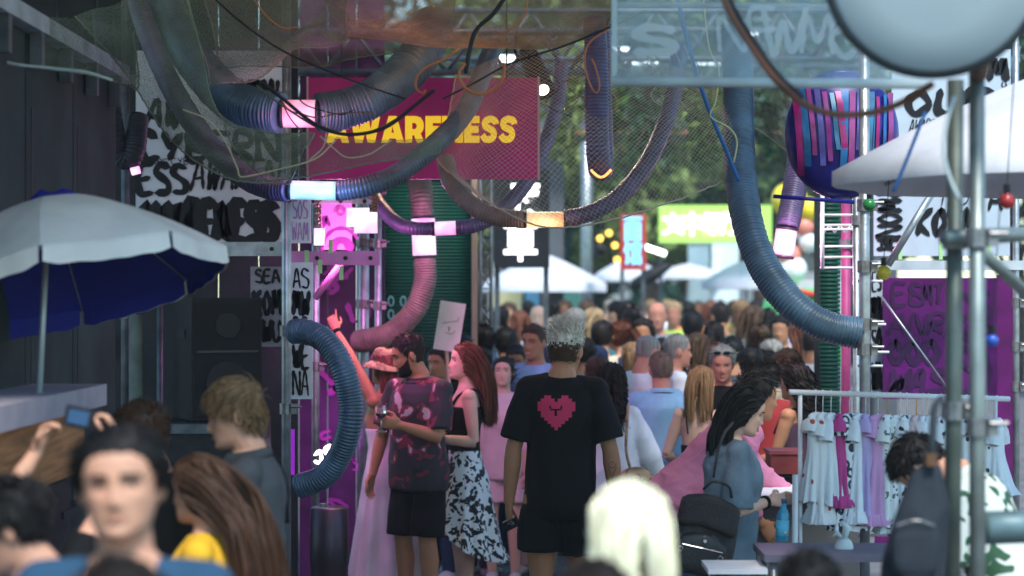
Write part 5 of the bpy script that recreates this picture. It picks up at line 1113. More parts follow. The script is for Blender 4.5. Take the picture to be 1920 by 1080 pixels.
net('second olive net layer behind the bunched net', [[(360, -60, 9.9), (500, -70, 9.9), (700, -60, 9.9), (860, -60, 10)], [(400, 60, 10.1), (520, 70, 10.1), (700, 40, 10.1), (850, 20, 10.1)], [(410, 130, 10.3), (520, 125, 10.3), (690, 110, 10.3), (820, 60, 10.3)]], 50, 110, .0015, M_net_o, seed=7, fold=.02)
net('wide tan net sagging over the sign and orange lamp', [[(855, 140, 10.6), (960, 100, 10.3), (1080, 85, 10.3), (1200, 105, 10.3), (1320, 140, 10.6)], [(838, 230, 10.3), (930, 235, 9.9), (1060, 225, 9.8), (1200, 225, 9.9), (1370, 220, 10.2)], [(818, 292, 10.1), (895, 335, 9.7), (1030, 345, 9.6), (1180, 330, 9.7), (1390, 285, 10.1)], [(868, 345, 10.0), (930, 388, 9.7), (1030, 425, 9.6), (1180, 405, 9.7), (1370, 335, 10.1)]], 42, 66, .0016, M_net_t, seed=4, fold=.006)
net('grey green net sleeve sagging from the top left over the graffiti board', [[(140, 30, 9.2), (230, 0, 9.1), (345, -30, 9.3)], [(235, 140, 9.25), (310, 110, 9.1), (375, 90, 9.3)], [(320, 262, 9.3), (372, 225, 9.15), (412, 212, 9.35)], [(425, 330, 9.4), (465, 280, 9.3), (505, 246, 9.4)], [(545, 345, 9.45), (560, 300, 9.35), (590, 250, 9.45)]], 150, 46, .0015, M_net_g, seed=5, fold=.012)
net('pale gauze net stretched across the lower left of the sign', [[(420, 232, 9.6), (560, 248, 9.5), (700, 262, 9.45), (832, 258, 9.5)], [(440, 280, 9.55), (560, 290, 9.5), (690, 280, 9.45), (826, 270, 9.5)], [(500, 340, 9.5), (580, 330, 9.45), (700, 305, 9.45), (822, 288, 9.5)]], 22, 84, .0013, M_net_g, seed=6)
net('dark net hanging over the left stall wall', [[(-30, 20, 8.2), (80, 30, 8.4), (180, 40, 8.8), (250, 60, 9.2)], [(-30, 70, 8.2), (80, 90, 8.4), (190, 110, 8.8), (260, 160, 9.2)], [(-30, 110, 8.2), (80, 128, 8.4), (170, 140, 8.8), (240, 160, 9.2)]], 22, 66, .0014, M_net_g, seed=8)
net('grey net hanging behind the plastic sheet beside the foil balloon', [[(1150, 60, 11.8), (1280, 40, 11.8), (1420, 60, 11.7), (1520, 140, 11.6)], [(1170, 130, 11.9), (1290, 130, 11.9), (1430, 180, 11.8), (1510, 240, 11.7)], [(1210, 190, 12), (1310, 215, 12), (1430, 250, 11.9), (1500, 300, 11.8)]], 34, 60, .0018, M_net_o, seed=9, fold=.02)

# ------------------------------------------------------------------ cables
C = {'black': M_black, 'orange': mat('orange_cable', (.42, .13, .04), .45, var=.1), 'blue': mat('blue_cable', (.02, .10, .28), .45, var=.1), 'brown': mat('brown_cable', (.16, .07, .04), .5, var=.3, vs=3), 'cream': mat('cream_cord', (.50, .42, .28), .6, var=.1), 'yellow': mat('yellow_cord', (.55, .50, .22), .6, var=.1), 'olive': mat('olive_cable', (.10, .10, .06), .5, var=.2), 'pale': mat('pale_cable', (.40, .46, .46), .5, var=.1)}
def cable(label, pts, rpx, m, Y=None, group='cables slung overhead', cat='cable'):
    P = catmull([W(*(p if len(p) == 3 else p + (Y,))) for p in pts], .02); mb = MB(); mb.tube(P, S(rpx, Y or pts[0][2]) / 2, 7); return tag(mb.obj(cat.replace(' ', '_'), C[m], None, True, loc=Vector(P[0])), label, cat, group)
cable('long black cable running from the top left behind the hose arch', [(395, -10), (450, 40), (530, 95), (620, 135), (690, 162), (760, 185)], 4, 'black', 9.0)
cable('thick dark cable dropping to the orange coil', [(950, -10), (925, 25), (893, 55), (880, 95), (873, 138)], 9, 'black', 8.9)
cable('black cable rising from the coil to the plastic sheet', [(830, 185), (880, 160), (960, 118), (1060, 85), (1150, 48), (1210, 20)], 4, 'black', 9.2)
cable('bundle of dark cables sagging over the AWARENESS letters', [(488, 152), (530, 185), (590, 232), (650, 252), (720, 240), (775, 200), (815, 168)], 7, 'black', 8.9)
cable('second dark cable sagging below the letters', [(480, 160), (540, 205), (610, 245), (680, 250), (740, 225), (800, 178)], 4, 'olive', 9.0)
cable('thin dark cable looping across the pink lamp sleeve', [(520, 175), (540, 205), (570, 215), (595, 220), (640, 212), (700, 210)], 3, 'brown', 9.3)
cable('thin brown cord hanging in front of the pink lamp sleeve', [(528, 190), (540, 215), (552, 232), (566, 246)], 2.5, 'brown', 9.4)
cable('thin dark wire left of the pink lamp sleeve', [(556, 180), (572, 196), (600, 206), (640, 215), (662, 206)], 2.5, 'black', 9.4)
cable('heavy blurred cable sweeping below the white dish', [(1350, -20, 6.4), (1372, 30, 6.4), (1408, 85, 6.4), (1450, 145, 6.3), (1500, 190, 6.2), (1560, 213, 6.2), (1630, 212, 6.2), (1690, 193, 6.2), (1748, 158, 6.1)], 13, 'brown')
cable('black cable lying along the heavy blurred cable', [(1362, -20, 6.3), (1382, 25, 6.3), (1420, 85, 6.3), (1460, 140, 6.25), (1505, 182, 6.15)], 9, 'black')
cable('loose curl of orange cable above the letters', [(862, 92), (830, 112), (795, 128), (779, 150), (782, 170), (796, 175), (797, 168)], 5, 'orange', 8.8)
cable('round orange cable coil above the sign right half', [(872, 118), (860, 138), (868, 160), (890, 175), (918, 172), (938, 155), (946, 132), (944, 118)], 6, 'orange', 8.8)
cable('thin orange cable curving down from the top edge', [(990, -10), (985, 25), (965, 50), (940, 60), (925, 58)], 3, 'orange', 9.0)
cable('orange cable loop in front of the U shaped hose', [(1140, 55), (1105, 80), (1096, 115), (1105, 155), (1118, 175), (1124, 160), (1118, 130), (1110, 110)], 3.5, 'orange', 9.2)
cable('thin orange cable across the upper left net', [(470, -10), (500, 30), (530, 52), (560, 50)], 3, 'orange', 9.0)
cable('blue cable hanging left of the big hose', [(1270, -10), (1285, 60), (1310, 150), (1335, 220), (1365, 290), (1385, 340)], 8, 'blue', 9.3)
cable('thin yellow cord wriggling beside the blue cable', [(1318, -10), (1330, 90), (1348, 130), (1342, 190), (1332, 218), (1368, 240), (1382, 265), (1376, 305)], 3, 'yellow', 9.2)
cable('cream cord dropping from the net sleeve to the sign', [(342, 205), (390, 225), (420, 262), (446, 318), (452, 332), (520, 318), (590, 298), (630, 262)], 3, 'cream', 8.9)
cable('cream cord looping under the AWARENESS letters', [(600, 255), (622, 275), (650, 295), (690, 290), (720, 272), (735, 262)], 2.5, 'cream', 9.0)
cable('cream cord curling over the pink lamp sleeve right end', [(610, 205), (612, 240), (606, 275), (580, 300)], 3, 'cream', 9.2)
cable('blurred cable crossing the top left corner', [(-10, 112), (40, 122), (100, 128), (160, 135), (210, 150)], 6, 'pale', 8.0)
cable('blue cord hanging in front of the white parasol', [(1735, 210, 7.0), (1700, 300, 7.0), (1675, 360, 7.0)], 7, 'blue')
cable('pale cord wound round the foreground poles', [(1790, 180, 6.0), (1775, 230, 6.0), (1770, 290, 6.0), (1785, 345, 6.0), (1800, 375, 6.0)], 8, 'pale')
rngc = np.random.default_rng(5)
for k in range(14):
    x = 985 + rngc.uniform(0, 330); y = rngc.uniform(60, 130); L = rngc.uniform(60, 170); s = rngc.uniform(-40, 40)
    cable('thin tangled wire in the knot of wires between the floodlight and plastic sheet', [(x, y), (x + s, y + L * .4), (x + s * .3, y + L * .75), (x + s * 1.6, y + L)], rngc.uniform(1.5, 3), ['black', 'brown', 'olive', 'pale', 'orange'][k % 5], 11.2, 'tangled wires', 'wire')

# ------------------------------------------------------------------ plastic sheet with pale letters, white pipe
t = thing('plastic_sheet', 'clear plastic sheet with pale lettering hanging at the top right', 'plastic sheet', W(1350, 80, 7.4))
u = np.linspace(0, 1, 40); v = np.linspace(0, 1, 18); U_, V_ = np.meshgrid(u, v); a, b = W(1150, -90, 7.4), W(1740, 150, 7.4)
G = np.stack([a.x + (b.x - a.x) * U_, 7.4 + .03 * np.sin(U_ * 19 + V_ * 4) + .02 * np.sin(V_ * 9 + U_ * 31), a.z + (b.z - a.z) * V_], -1)
M_film = mat('clear_film', (.50, .62, .66), .12, var=0, alpha=.26)
mb = MB(); mb.quadgrid(G); mb.quadgrid(G + np.array([0, .003, 0])); mb.obj('film', M_film, t, True)
mb = MB(); mb.box(W(1152, 30, 7.4), (.02, .02, S(260, 7.4))); mb.obj('edge_batten', mat('film_edge', (.5, .6, .62), .3, var=0, alpha=.6), t)
mb = MB()
M_tape = mat('pale_tape', (.75, .82, .82), .4, var=0, alpha=.34)
for wrd, x, y, wp, hp, bp in (('S', 1180, 105, 95, 50, 16), ('N', 1340, 100, 60, 62, 8), ('W', 1415, 105, 100, 85, 12), ('E', 1400, 60, 55, 40, 9), ('M', 1490, 105, 75, 75, 10), ('O', 1545, 110, 70, 60, 12), ('2', 1600, 60, 50, 60, 10)):
    graffiti(mb, wrd, 0, 0, S(wp, 7.4), S(hp, 7.4), S(bp, 7.4), .06, o=W(x, y, 7.4))
mb.obj('lettering', M_tape, t)
pole('white_pipe', W(1146, 152, 7.35), W(1745, 158, 7.35), .018, mat('aged_white_pipe', (.42, .48, .48), .5, var=.15), 'long white pipe along the bottom of the plastic sheet', 'pipe', None, 12)
pole('white_pipe', W(1150, 8, 7.5), W(1600, 12, 7.5), .010, mat('aged_white_pipe', (.42, .48, .48)), 'thinner white pipe near the top of the plastic sheet', 'pipe', None, 10)

# ------------------------------------------------------------------ white dish and the two foreground poles
M_fore = mat('foreground_steel', (.20, .235, .22), .45, .6, var=.25, vs=8)
tp = scaffold_pole(1832, 6.2, 120, 1500, M_fore, .0242, 'pale upright scaffold pole in the right foreground under the white dish', 'foreground scaffold poles', (446, 800))
tp = scaffold_pole(1792, 6.45, 150, 1500, mat('foreground_steel_dark', (.10, .12, .10), .5, .5, var=.3, vs=6), .026, 'darker leaning scaffold pole in the right foreground', 'foreground scaffold poles', (450, 770), px2=1782)
t = thing('white_dish', 'large blurred white dish lamp at the top right corner', 'dish lamp', W(1752, -55, 5.9)); c = W(1752, -62, 5.9); r = S(204, 5.9); nd = Vector((-.05, -1, -.12)).normalized()
P = [c - nd * .10, c - nd * .07, c - nd * .03, c + nd * .0, c + nd * .02, c + nd * .028]; mb = MB(); mb.tube(P[:4], [r * .35, r * .8, r * .96, r], 48); mb.obj('back_shell', mat('dish_back', (.30, .33, .33), .5, var=.1), t, True)
mb = MB(); mb.tube([c + nd * .001, c + nd * .02, c + nd * .035, c + nd * .045], [r * .985, r * .93, r * .6, r * .05], 48); mb.obj('diffuser', mat('dish_white', (.27, .33, .35), .5, var=.05, vs=2), t, True)
mb = MB(); ph = np.linspace(0, 2 * math.pi, 49); e1 = nd.cross(Vector((0, 0, 1))).normalized(); e2 = nd.cross(e1); mb.tube([c + (e1 * math.cos(u) + e2 * math.sin(u)) * r for u in ph], .008, 8, False); mb.obj('rim', M_dark, t, True)
mb = MB(); q0 = W(1848, 95, 6.1); mb.tube([q0, W(1836, 140, 6.18)], .026, 10); mb.obj('bracket', mat('rust_bracket', (.20, .13, .09), .6, .3, var=.3), t, True)
pole('cross_tube', W(1770, 446, 6.32), W(1990, 436, 6.6), .0242, M_fore, 'horizontal foreground tube clamped to the right poles', 'scaffold tube', 'foreground cross tubes')
pole('cross_tube', W(1838, 470, 6.3), W(1935, 560, 6.6), .02, M_fore, 'diagonal foreground brace below the horizontal tube at the right edge', 'scaffold tube', 'foreground cross tubes')
pole('cross_tube', W(1842, 990, 6.25), W(1990, 985, 6.35), .05, mat('teal_rail', (.10, .16, .17), .5, .3, var=.3), 'thick teal grey rail at the lower right edge', 'rail', 'foreground cross tubes')
# coloured balls
for px, py, Y, r, c, nm in ((1630, 384, 9.2, 12, (.02, .20, .05), 'green'), (1888, 377, 7.2, 15, (.30, .02, .02), 'red'), (1657, 511, 8.6, 14, (.62, .48, .04), 'yellow'), (1860, 638, 7.0, 12, (.02, .08, .40), 'blue')):
    p = W(px, py, Y); t = thing('festoon_ball', nm + ' festoon ball hanging near the ' + {'green': 'foil balloon bottom', 'red': 'right picture edge', 'yellow': 'bright right pole', 'blue': 'purple board right of the poles'}[nm], 'festoon ball', p, 'coloured festoon balls')
    mb = MB(); mb.sphere(p, S(r, Y), 18); mb.obj('ball', mat('ball_' + nm, c, .25, var=.05), t, True); mb = MB(); mb.tube([p + Vector((0, 0, S(r, Y) * .9)), p + Vector((0, 0, S(r, Y) + .03))], .012, 8); mb.obj('cap', M_black, t); mb = MB(); mb.tube([p + Vector((0, 0, S(r, Y) + .02)), p + Vector((.03, 0, .5))], .002, 5); mb.obj('cord', M_black, t)
# foil balloon
Yf = 10.4; c = W(1578, 252, Yf); rx, rz = S(108, Yf), S(122, Yf); t = thing('foil_balloon', 'dark blue dome decoration hung with pink and blue foil strips', 'decoration', c)
mb = MB(); mb.sphere(c, 1, 36, 0, (rx, .13, rz)); mb.obj('dome', mat('deep_blue_foil', (.012, .008, .14), .3, .2, var=.3, vs=6), t, True)
pal = [((.45, .01, .20), 'foil_magenta'), ((.02, .16, .42), 'foil_blue'), ((.40, .06, .28), 'foil_pink'), ((.12, .10, .40), 'foil_violet'), ((.30, .02, .24), 'foil_plum'), ((.05, .22, .40), 'foil_teal')]
for i in range(15):
    x0 = -.92 + i * .125 + random.uniform(-.02, .02); x1 = x0 + random.uniform(.05, .14); z0, z1 = .75 - random.uniform(0, .2), -random.uniform(.1, .8); rows = []
    for s in np.linspace(0, 1, 12):
        z = z0 + (z1 - z0) * s; row = []
        for x in np.linspace(x0, x1, 4):
            xx = x * .96 + .10 * s * (1 if i < 7 else -.4); rr = max(.01, 1 - min(.98, xx * xx + z * z)); row.append((c.x + xx * rx, Yf - .13 * math.sqrt(rr) - .012 - .006 * math.sin(s * 9 + i), c.z + z * rz))
        rows.append(row)
    k = pal[i % 6]; mb = MB(); mb.quadgrid(np.array(rows)); mb.quadgrid(np.array(rows) + np.array([0, .003, 0])); mb.obj('foil_strip', mat(k[1], tuple(x * .6 for x in k[0]), .4, .1, var=.45, vs=9), t, True)
pole('blue_bar', W(1450, 368, 10.2), W(1602, 379, 10.2), .010, mat('deep_blue_paint', (.01, .01, .16), .4, var=.1), 'deep blue clamp bar under the foil decoration', 'bar', None, 10)

# ------------------------------------------------------------------ blue and white umbrella
Yu = 7.6; nrm = Vector((-.22, .16, .95)).normalized(); rc = W(118, 525, Yu); rU = S(312, Yu); hU = S(160, Yu)
e1 = Vector((1, 0, 0)); e1 = (e1 - nrm * e1.dot(nrm)).normalized(); e2 = nrm.cross(e1)
t = thing('beach_umbrella', 'tilted umbrella with white top and deep blue lining in front of the stall', 'umbrella', (W(76, 900, Yu).x, Yu, 0))
def upt(a, s, off=0., drop=0.):
    oct_ = math.cos(math.pi / 8) / math.cos(((a - UPH + math.pi / 8) % (math.pi / 4)) - math.pi / 8); oct_ = 1 / oct_ if False else oct_
    ph_ = ((a - UPH) % (math.pi / 4)) - math.pi / 8; k = 1 + (math.cos(math.pi / 8) / math.cos(ph_) - 1) * s ** .6
    q = rc + (e1 * math.cos(a) + e2 * math.sin(a)) * rU * s * k + nrm * (hU * (1 - s ** 1.7) + off - .007 * s * (1 - abs(math.cos((a - UPH) * 4)))); return q - Vector((0, 0, drop))
UPH = R(-85)
M_uw = mat('umbrella_white', (.70, .66, .61), .75, var=.12, vs=4, bump=.5, bs=14); M_ub = mat('umbrella_blue', (.008, .014, .24), .7, var=.15, bump=.2, bs=25)
angs = np.linspace(0, 2 * math.pi, 97) + UPH
for nm, off, m in (('canopy', 0, M_uw), ('lining', -.006, M_ub)):
    mb = MB(); mb.quadgrid(np.array([[tuple(upt(a, s, off)) for a in angs] for s in np.linspace(0.01, 1, 16)])); mb.obj(nm, m, t, True)
for i in range(8):
    a0 = UPH + i * math.pi / 4; aa = np.linspace(a0 + .012, a0 + math.pi / 4 - .012, 26); rows = []
    for dz in (0, .35, .7, 1.):
        rows.append([tuple(upt(a, 1.0 + .004 * dz * math.sin(a * 31 + i) + .015 * dz, 0, dz * .062 * (.8 + .2 * min(1, 9 * min(j, 25 - j) / 25 + .1)))) for j, a in enumerate(aa)])
    mb = MB(); mb.quadgrid(np.array(rows)); mb.obj('valance', M_uw, t, True)
    rin = np.array(rows); cc = np.array(tuple(rc)); rin = rin + (cc - rin) * np.array([.014, .014, 0]); mb = MB(); mb.quadgrid(rin); mb.obj('valance_lining', M_ub, t, True)
    rb = [upt(a0, s, -.012) for s in np.linspace(.03, 1, 9)]; mb = MB(); mb.tube(rb, .003, 6); mb.obj('rib', M_steel, t, True)
top = upt(0, 0.01); p1 = W(69, 835, Yu); base = p1 + (p1 - top) * ((p1.z - 0) / (top.z - p1.z)); base.z = 0
mb = MB(); mb.tube([base, p1], .0135, 12); mb.tube([p1 - (top - p1) * .02, top], .0115, 12); mb.obj('pole', mat('umbrella_pole', (.42, .46, .46), .4, .3, var=.1), t, True)
mb = MB(); mb.tube([W(66, 775, Yu - .02), W(67.5, 790, Yu - .02)], .022, 10); mb.obj('collar_knob', M_white, t, True)
mb = MB(); pts = [top + Vector((dx, .06, dz)) for dx, dz in ((-.09, -.02), (-.04, .02), (0, .012), (.04, .022), (.08, .012), (.095, -.02))]; mb.tube(pts, [.01, .018, .014, .02, .016, .006], 8); mb.obj('blue_tie', M_ub, t, True)
mb = MB(); mb.tube([base + Vector((0, 0, .0)), base + Vector((0, 0, .06)), base + Vector((0, 0, .10))], [.22, .22, .05], 24); mb.obj('base', M_black, t, True)
parasol('large white parasol reaching in from the right edge', 2085, 322, 95, 1050, 8.2, group=None, val=.055)

# ------------------------------------------------------------------ white paper placard in the crowd
t = thing('placard', 'white paper placard leaning above the crowd before the green shutter', 'placard', W(845, 610, 13.8)); c = W(843, 612, 13.8); rt2 = Matrix.Rotation(R(9), 3, 'Y'); mb = MB(); mb.box(c, (S(48, 13.8), .012, S(92, 13.8)), rt2); mb.obj('sheet', mat('placard_cream', (.70, .64, .56), .7, var=.08), t)
mb = MB(); brush(mb, [(-.05, .02), (0, .03), (.05, .035), (.06, .06)], .006, .009, o=c); brush(mb, [(-.03, -.04), (.01, -.05), (.04, -.03)], .006, .009, o=c); mb.obj('writing', mat('faded_print', (.35, .25, .22), .7, var=0), t)
mb = MB(); e = c + rt2 @ Vector((0, .02, -.14)); mb.tube([(e.x + .12, 13.82, 0), e, c], .012, 8); mb.obj('stick', M_pale_wood, t)

# ------------------------------------------------------------------ clothes rack with baby dresses
A, B = W(1480, 735, 9.45), W(1892, 748, 9.75); t = thing('clothes_rack', 'white clothes rail on pipe legs at the right', 'clothes rack', ((A.x + B.x) / 2, 9.6, 0))
mb = MB(); mb.tube([A, B], .0125, 14); mb.obj('rail', M_white, t, True)
for q0, m0 in ((W(1500, 736, 9.47), .010), (W(1866, 747, 9.72), .010)):
    mb = MB(); mb.tube([(q0.x, q0.y, 0), q0 - Vector((0, 0, .010))], m0, 10); mb.obj('leg', M_white, t, True)
    mb = MB(); mb.tube([(q0.x, q0.y - .25, .015), (q0.x, q0.y + .25, .015)], .012, 8); mb.obj('foot', M_white, t, True)
q0 = W(1491, 890, 9.35); mb = MB(); mb.tube([(q0.x - .01, q0.y, 0), q0], .0135, 12); tag(mb.obj('white_pipe', M_white, None, True, loc=(q0.x, q0.y, 0)), 'short thick white pipe standing left of the dress rack', 'pipe')
DM = {'white_hearts': pattern_mat('cotton_hearts', 'dots', (.74, .74, .74), (.45, .06, .05), 15, .20), 'white_rings': pattern_mat('cotton_rings', 'rings', (.72, .75, .78), (.02, .03, .05), 20, .50), 'white': mat('cotton_white', (.74, .77, .80), .8, var=.05, bump=.3, bs=60), 'pink': mat('cotton_pink', (.58, .30, .52), .8, var=.1, bump=.3, bs=60), 'lilac': mat('cotton_lilac', (.46, .36, .62), .8, var=.1, bump=.3, bs=60), 'white_leaf': pattern_mat('cotton_leaves', 'leopard', (.74, .76, .76), (.12, .16, .14), 24, .29, warp=.06), 'blush': mat('cotton_blush', (.66, .50, .50), .8, var=.06, bump=.3, bs=60), 'magenta': mat('cotton_magenta', (.50, .06, .24), .8, var=.1), 'white_dots': pattern_mat('cotton_dots', 'dots', (.74, .75, .76), (.02, .02, .03), 22, .26), 'mono': pattern_mat('cotton_mono', 'leopard', (.74, .76, .78), (.02, .02, .02), 14, .34, warp=.1)}
M_hang = mat('hanger_white', (.72, .72, .72), .4, var=0); M_hango = mat('hanger_orange', (.70, .28, .05), .45, var=0)
def baby_dress(label, pos, ang, key, L, wtop, wbot, sleeve, ruffle, seed):
    t = thing('baby_dress', label, 'baby dress', pos, 'baby dresses on the rack', R(ang)); rng = np.random.default_rng(seed); na = 56; a = np.linspace(0, 2 * math.pi, na + 1); rows = []
    zs = [0, -.012, -.03, -.07, -.12, -.16, -.20] + list(np.linspace(-.23, -L, 12))
    for z in zs:
        tt = max(0, (-z - .17) / (L - .17)); hw = np.interp(-z, [0, .012, .03, .07, .12, .17, L], [.035, .075, wtop, wtop * .93, wtop * .9, wtop * .86, wbot]); dp = np.interp(-z, [0, .03, .17, L], [.012, .028, .034, .055 + .01 * sleeve])
        pl = .014 * tt * np.sin(a * 8 + seed + 1.3 * np.sin(2 * a)) + .006 * tt * np.sin(a * 17 + seed * 2); rf = (.010 * np.sin(a * 23) + .014) * max(0, (-z - L + ruffle) / ruffle) if ruffle else 0
        rows.append(np.stack([(hw + pl + rf) * np.cos(a), (dp + pl + rf) * np.sin(a), z + .006 * np.sin(a * 5 + seed) * tt + 0 * a], 1))
    o = MB(); o.quadgrid(np.array(rows)); o.obj('bodice_and_skirt', DM[key], t, True, True)
    if ruffle:
        z0 = -L + ruffle; hw = wbot * .95; r2 = [np.stack([(hw + .02 * s + .010 * np.sin(a * 21 + seed) * s) * np.cos(a), (.06 + .02 * s + .010 * np.sin(a * 21 + seed) * s) * np.sin(a), z0 - ruffle * 1.05 * s + 0 * a], 1) for s in (0, .3, .7, 1)]
        o = MB(); o.quadgrid(np.array(r2)); o.obj('ruffle', DM[key], t, True, True)
    for sx in (-1, 1):
        o = MB(); s0 = np.array([sx * wtop * .8, 0, -.035]); e = s0 + np.array([sx * (.028 + .008 * sleeve), 0, -.05 - .02 * sleeve]); P = np.array([s0, s0 * .6 + e * .4 + [0, 0, .014], s0 * .25 + e * .75 + [0, 0, .008], e]); T, U, V = frames(P); n_ = 20; aa = np.linspace(0, 2 * math.pi, n_, endpoint=False)
        rr = np.array([.024, .033, .036, .034]); V3 = P[:, None] + U[:, None] * (np.cos(aa)[None, :, None] * (rr[:, None] * (1 + .10 * np.sin(aa * 6 + seed)[None, :]))[..., None]) + V[:, None] * (np.sin(aa)[None, :, None] * (rr[:, None] * .75)[..., None])
        o.add(V3.reshape(-1, 3), grid_faces(4, n_)); o.obj('sleeve', DM[key], t, True, True)
    return t
def hanger(label, pos, ang, m):
    mb = MB(); mb.tube([(0, 0, -.045), (0, 0, .0), (.008, 0, .018), (.018, 0, .026), (.012, 0, .04), (-.004, 0, .038)] if False else [(0, 0, -.08), (0, 0, -.03), (.004, 0, -.012), (.016, 0, .002), (.010, 0, .018), (-.004, 0, .020), (-.013, 0, .010)], .0022, 6)
    mb.tube([(0, 0, -.08), (.03, 0, -.092), (.055, 0, -.11)], .003, 6); mb.tube([(0, 0, -.08), (-.03, 0, -.092), (-.055, 0, -.11)], .003, 6)
    o = mb.obj('clothes_hanger', m, None, True, True); o.location = pos; o.rotation_euler = (0, 0, R(ang)); return tag(o, label, 'clothes hanger', 'hangers on the clothes rail')
dl = [(1528, 'white_hearts', .40, 'leftmost white baby dress printed with red hearts'), (1541, 'white_hearts', .46, 'second white baby dress with red hearts, just right of the leftmost'), (1556, 'white', .44, 'plain white baby dress beside the heart dresses'), (1573, 'magenta', .42, 'narrow magenta pink baby dress near the left of the rack'), (1590, 'white_rings', .50, 'white baby dress printed with dark rings'), (1608, 'white', .50, 'white frilled baby dress just right of the ringed one'), (1620, 'lilac', .44, 'pale lilac baby dress beside the white frilled one'), (1643, 'pink', .52, 'pink ruffled baby dress in the middle of the rack'), (1660, 'white_leaf', .46, 'white sprigged baby dress behind the big flared one'), (1684, 'white_leaf', .56, 'big flared white baby dress with small leaf print'), (1697, 'mono', .52, 'white baby dress with bold black print'), (1715, 'blush', .50, 'blush pink baby dress on the orange hanger'), (1728, 'white', .45, 'white baby dress right of the blush one'), (1738, 'white', .40, 'short white baby dress left of the black bag strap'), (1762, 'white_dots', .42, 'white dotted baby dress between strap and dark pole'), (1810, 'white_dots', .40, 'white dotted baby dress between the two foreground poles'), (1848, 'white_dots', .44, 'white baby dress with black hearts right of the foreground poles'), (1868, 'white', .36, 'white frilled baby dress at the right rail end')]
for i, (px, key, L, lb) in enumerate(dl):
    f = (px - 1480) / 412; p = A.lerp(B, f); ang = [58, 64, 66, 74, 52, 60, 72, 50, 66, 40, 60, 64, 70, 72, 66, 60, 48, 62][i]
    hanger(('orange' if i in (8, 11) else 'white') + ' hanger holding the ' + lb.replace(' baby', '').split(',')[0], p - Vector((0, 0, .006)), ang, M_hango if i in (8, 11) else M_hang)
    baby_dress(lb, p - Vector((0, 0, .088)), ang, key, L * [1.0, 1.08, .94, 1.0, 1.06, .98, 1.05, .96, 1.1, .95, 1.06, .9][i % 12], .066, .105 if L < .5 else .14, i % 3, .05 if i % 2 else 0, i + 3)

# ------------------------------------------------------------------ tables on the right
t = thing('market_table', 'grey fronted counter with a white top behind the dress rack', 'counter', (W(1520, 920, 10.6).x, 10.6, 0)); a, b = W(1420, 935, 10.4), W(1610, 935, 10.4); zt = a.z
mb = MB(); mb.box(((a.x + b.x) / 2, 10.65, zt / 2), (b.x - a.x, .5, zt - .004)); mb.obj('front', mat('counter_grey', (.10, .105, .11), .5, var=.2, vs=3), t); mb = MB(); mb.box(((a.x + b.x) / 2, 10.62, zt + .012), (b.x - a.x + .04, .6, .025)); mb.obj('top', M_white, t)
t = thing('market_table', 'pale lilac table in front of the dress rack', 'table', (W(1560, 1030, 8.9).x, 8.9, 0)); a, b = W(1425, 1038, 8.7), W(1730, 1038, 8.7); zt = a.z
mb = MB(); mb.box(((a.x + b.x) / 2, 8.75, zt), (b.x - a.x, .42, .03)); mb.obj('top', mat('table_lilac', (.13, .12, .16), .5, var=.1), t)
for sx in (a.x + .04, b.x - .04):
    for yy in (8.58, 8.92):
        mb = MB(); mb.tube([(sx, yy, 0), (sx, yy, zt - .016)], .016, 8); mb.obj('leg', M_steel, t, True)
t = thing('white_table', 'bright white table edge at the bottom beside the denim shirt woman', 'table', (W(1370, 1062, 8.6).x, 8.6, 0)); a, b = W(1322, 1064, 8.6), W(1432, 1064, 8.6); mb = MB(); mb.box(((a.x + b.x) / 2, 8.62, a.z), (b.x - a.x, .3, .02)); mb.obj('top', M_white, t)
for sx in (a.x + .03, b.x - .03):
    mb = MB(); mb.tube([(sx, 8.62, 0), (sx, 8.62, a.z - .012)], .014, 8); mb.obj('leg', M_steel, t, True)
c = W(1582, 1012, 8.75); mb = MB(); mb.sphere(c + Vector((0, 0, -.035)), .04, 14, 0, (1, .8, 1.2)); mb.tube([c + Vector((0, 0, .0)), c + Vector((.012, 0, .05)), c + Vector((-.01, 0, .08))], [.012, .018, .004], 8); mb.tube([c, c + Vector((-.03, 0, .03)), c + Vector((-.05, 0, .01))], [.006, .012, .004], 8); tag(mb.obj('tied_bag', mat('thin_white_bag', (.6, .66, .64), .5, var=.1), None, True, loc=c), 'small white tied bag standing on the lilac table', 'bag')
# dark red bin behind
t = thing('red_crate', 'dark red crate held behind the denim shirt woman', 'crate', W(1475, 880, 11.4)); a, b = W(1440, 848, 11.4), W(1496, 885, 11.4); mb = MB(); mb.box((a + b) / 2, (b.x - a.x, .25, a.z - b.z)); mb.obj('box', mat('crate_red', (.17, .03, .03), .5, var=.2), t); mb = MB(); mb.box(((a.x + b.x) / 2, 11.4, a.z + .008), (b.x - a.x + .02, .27, .018)); mb.obj('rim', mat('crate_rim', (.24, .05, .05), .5, var=.2), t)
t = thing('green_crate', 'dark green crate under the red one', 'crate', (W(1475, 920, 11.45).x, 11.45, 0)); z1 = b.z - .01; mb = MB(); mb.box(((a.x + b.x) / 2 + .02, 11.45, z1 / 2), (b.x - a.x, .24, z1)); mb.obj('box', mat('crate_green', (.012, .045, .03), .5, var=.2), t); mb = MB(); mb.box(((a.x + b.x) / 2 + .02, 11.325, z1 - .03), (b.x - a.x, .01, .03)); mb.obj('rim', M_dark, t)
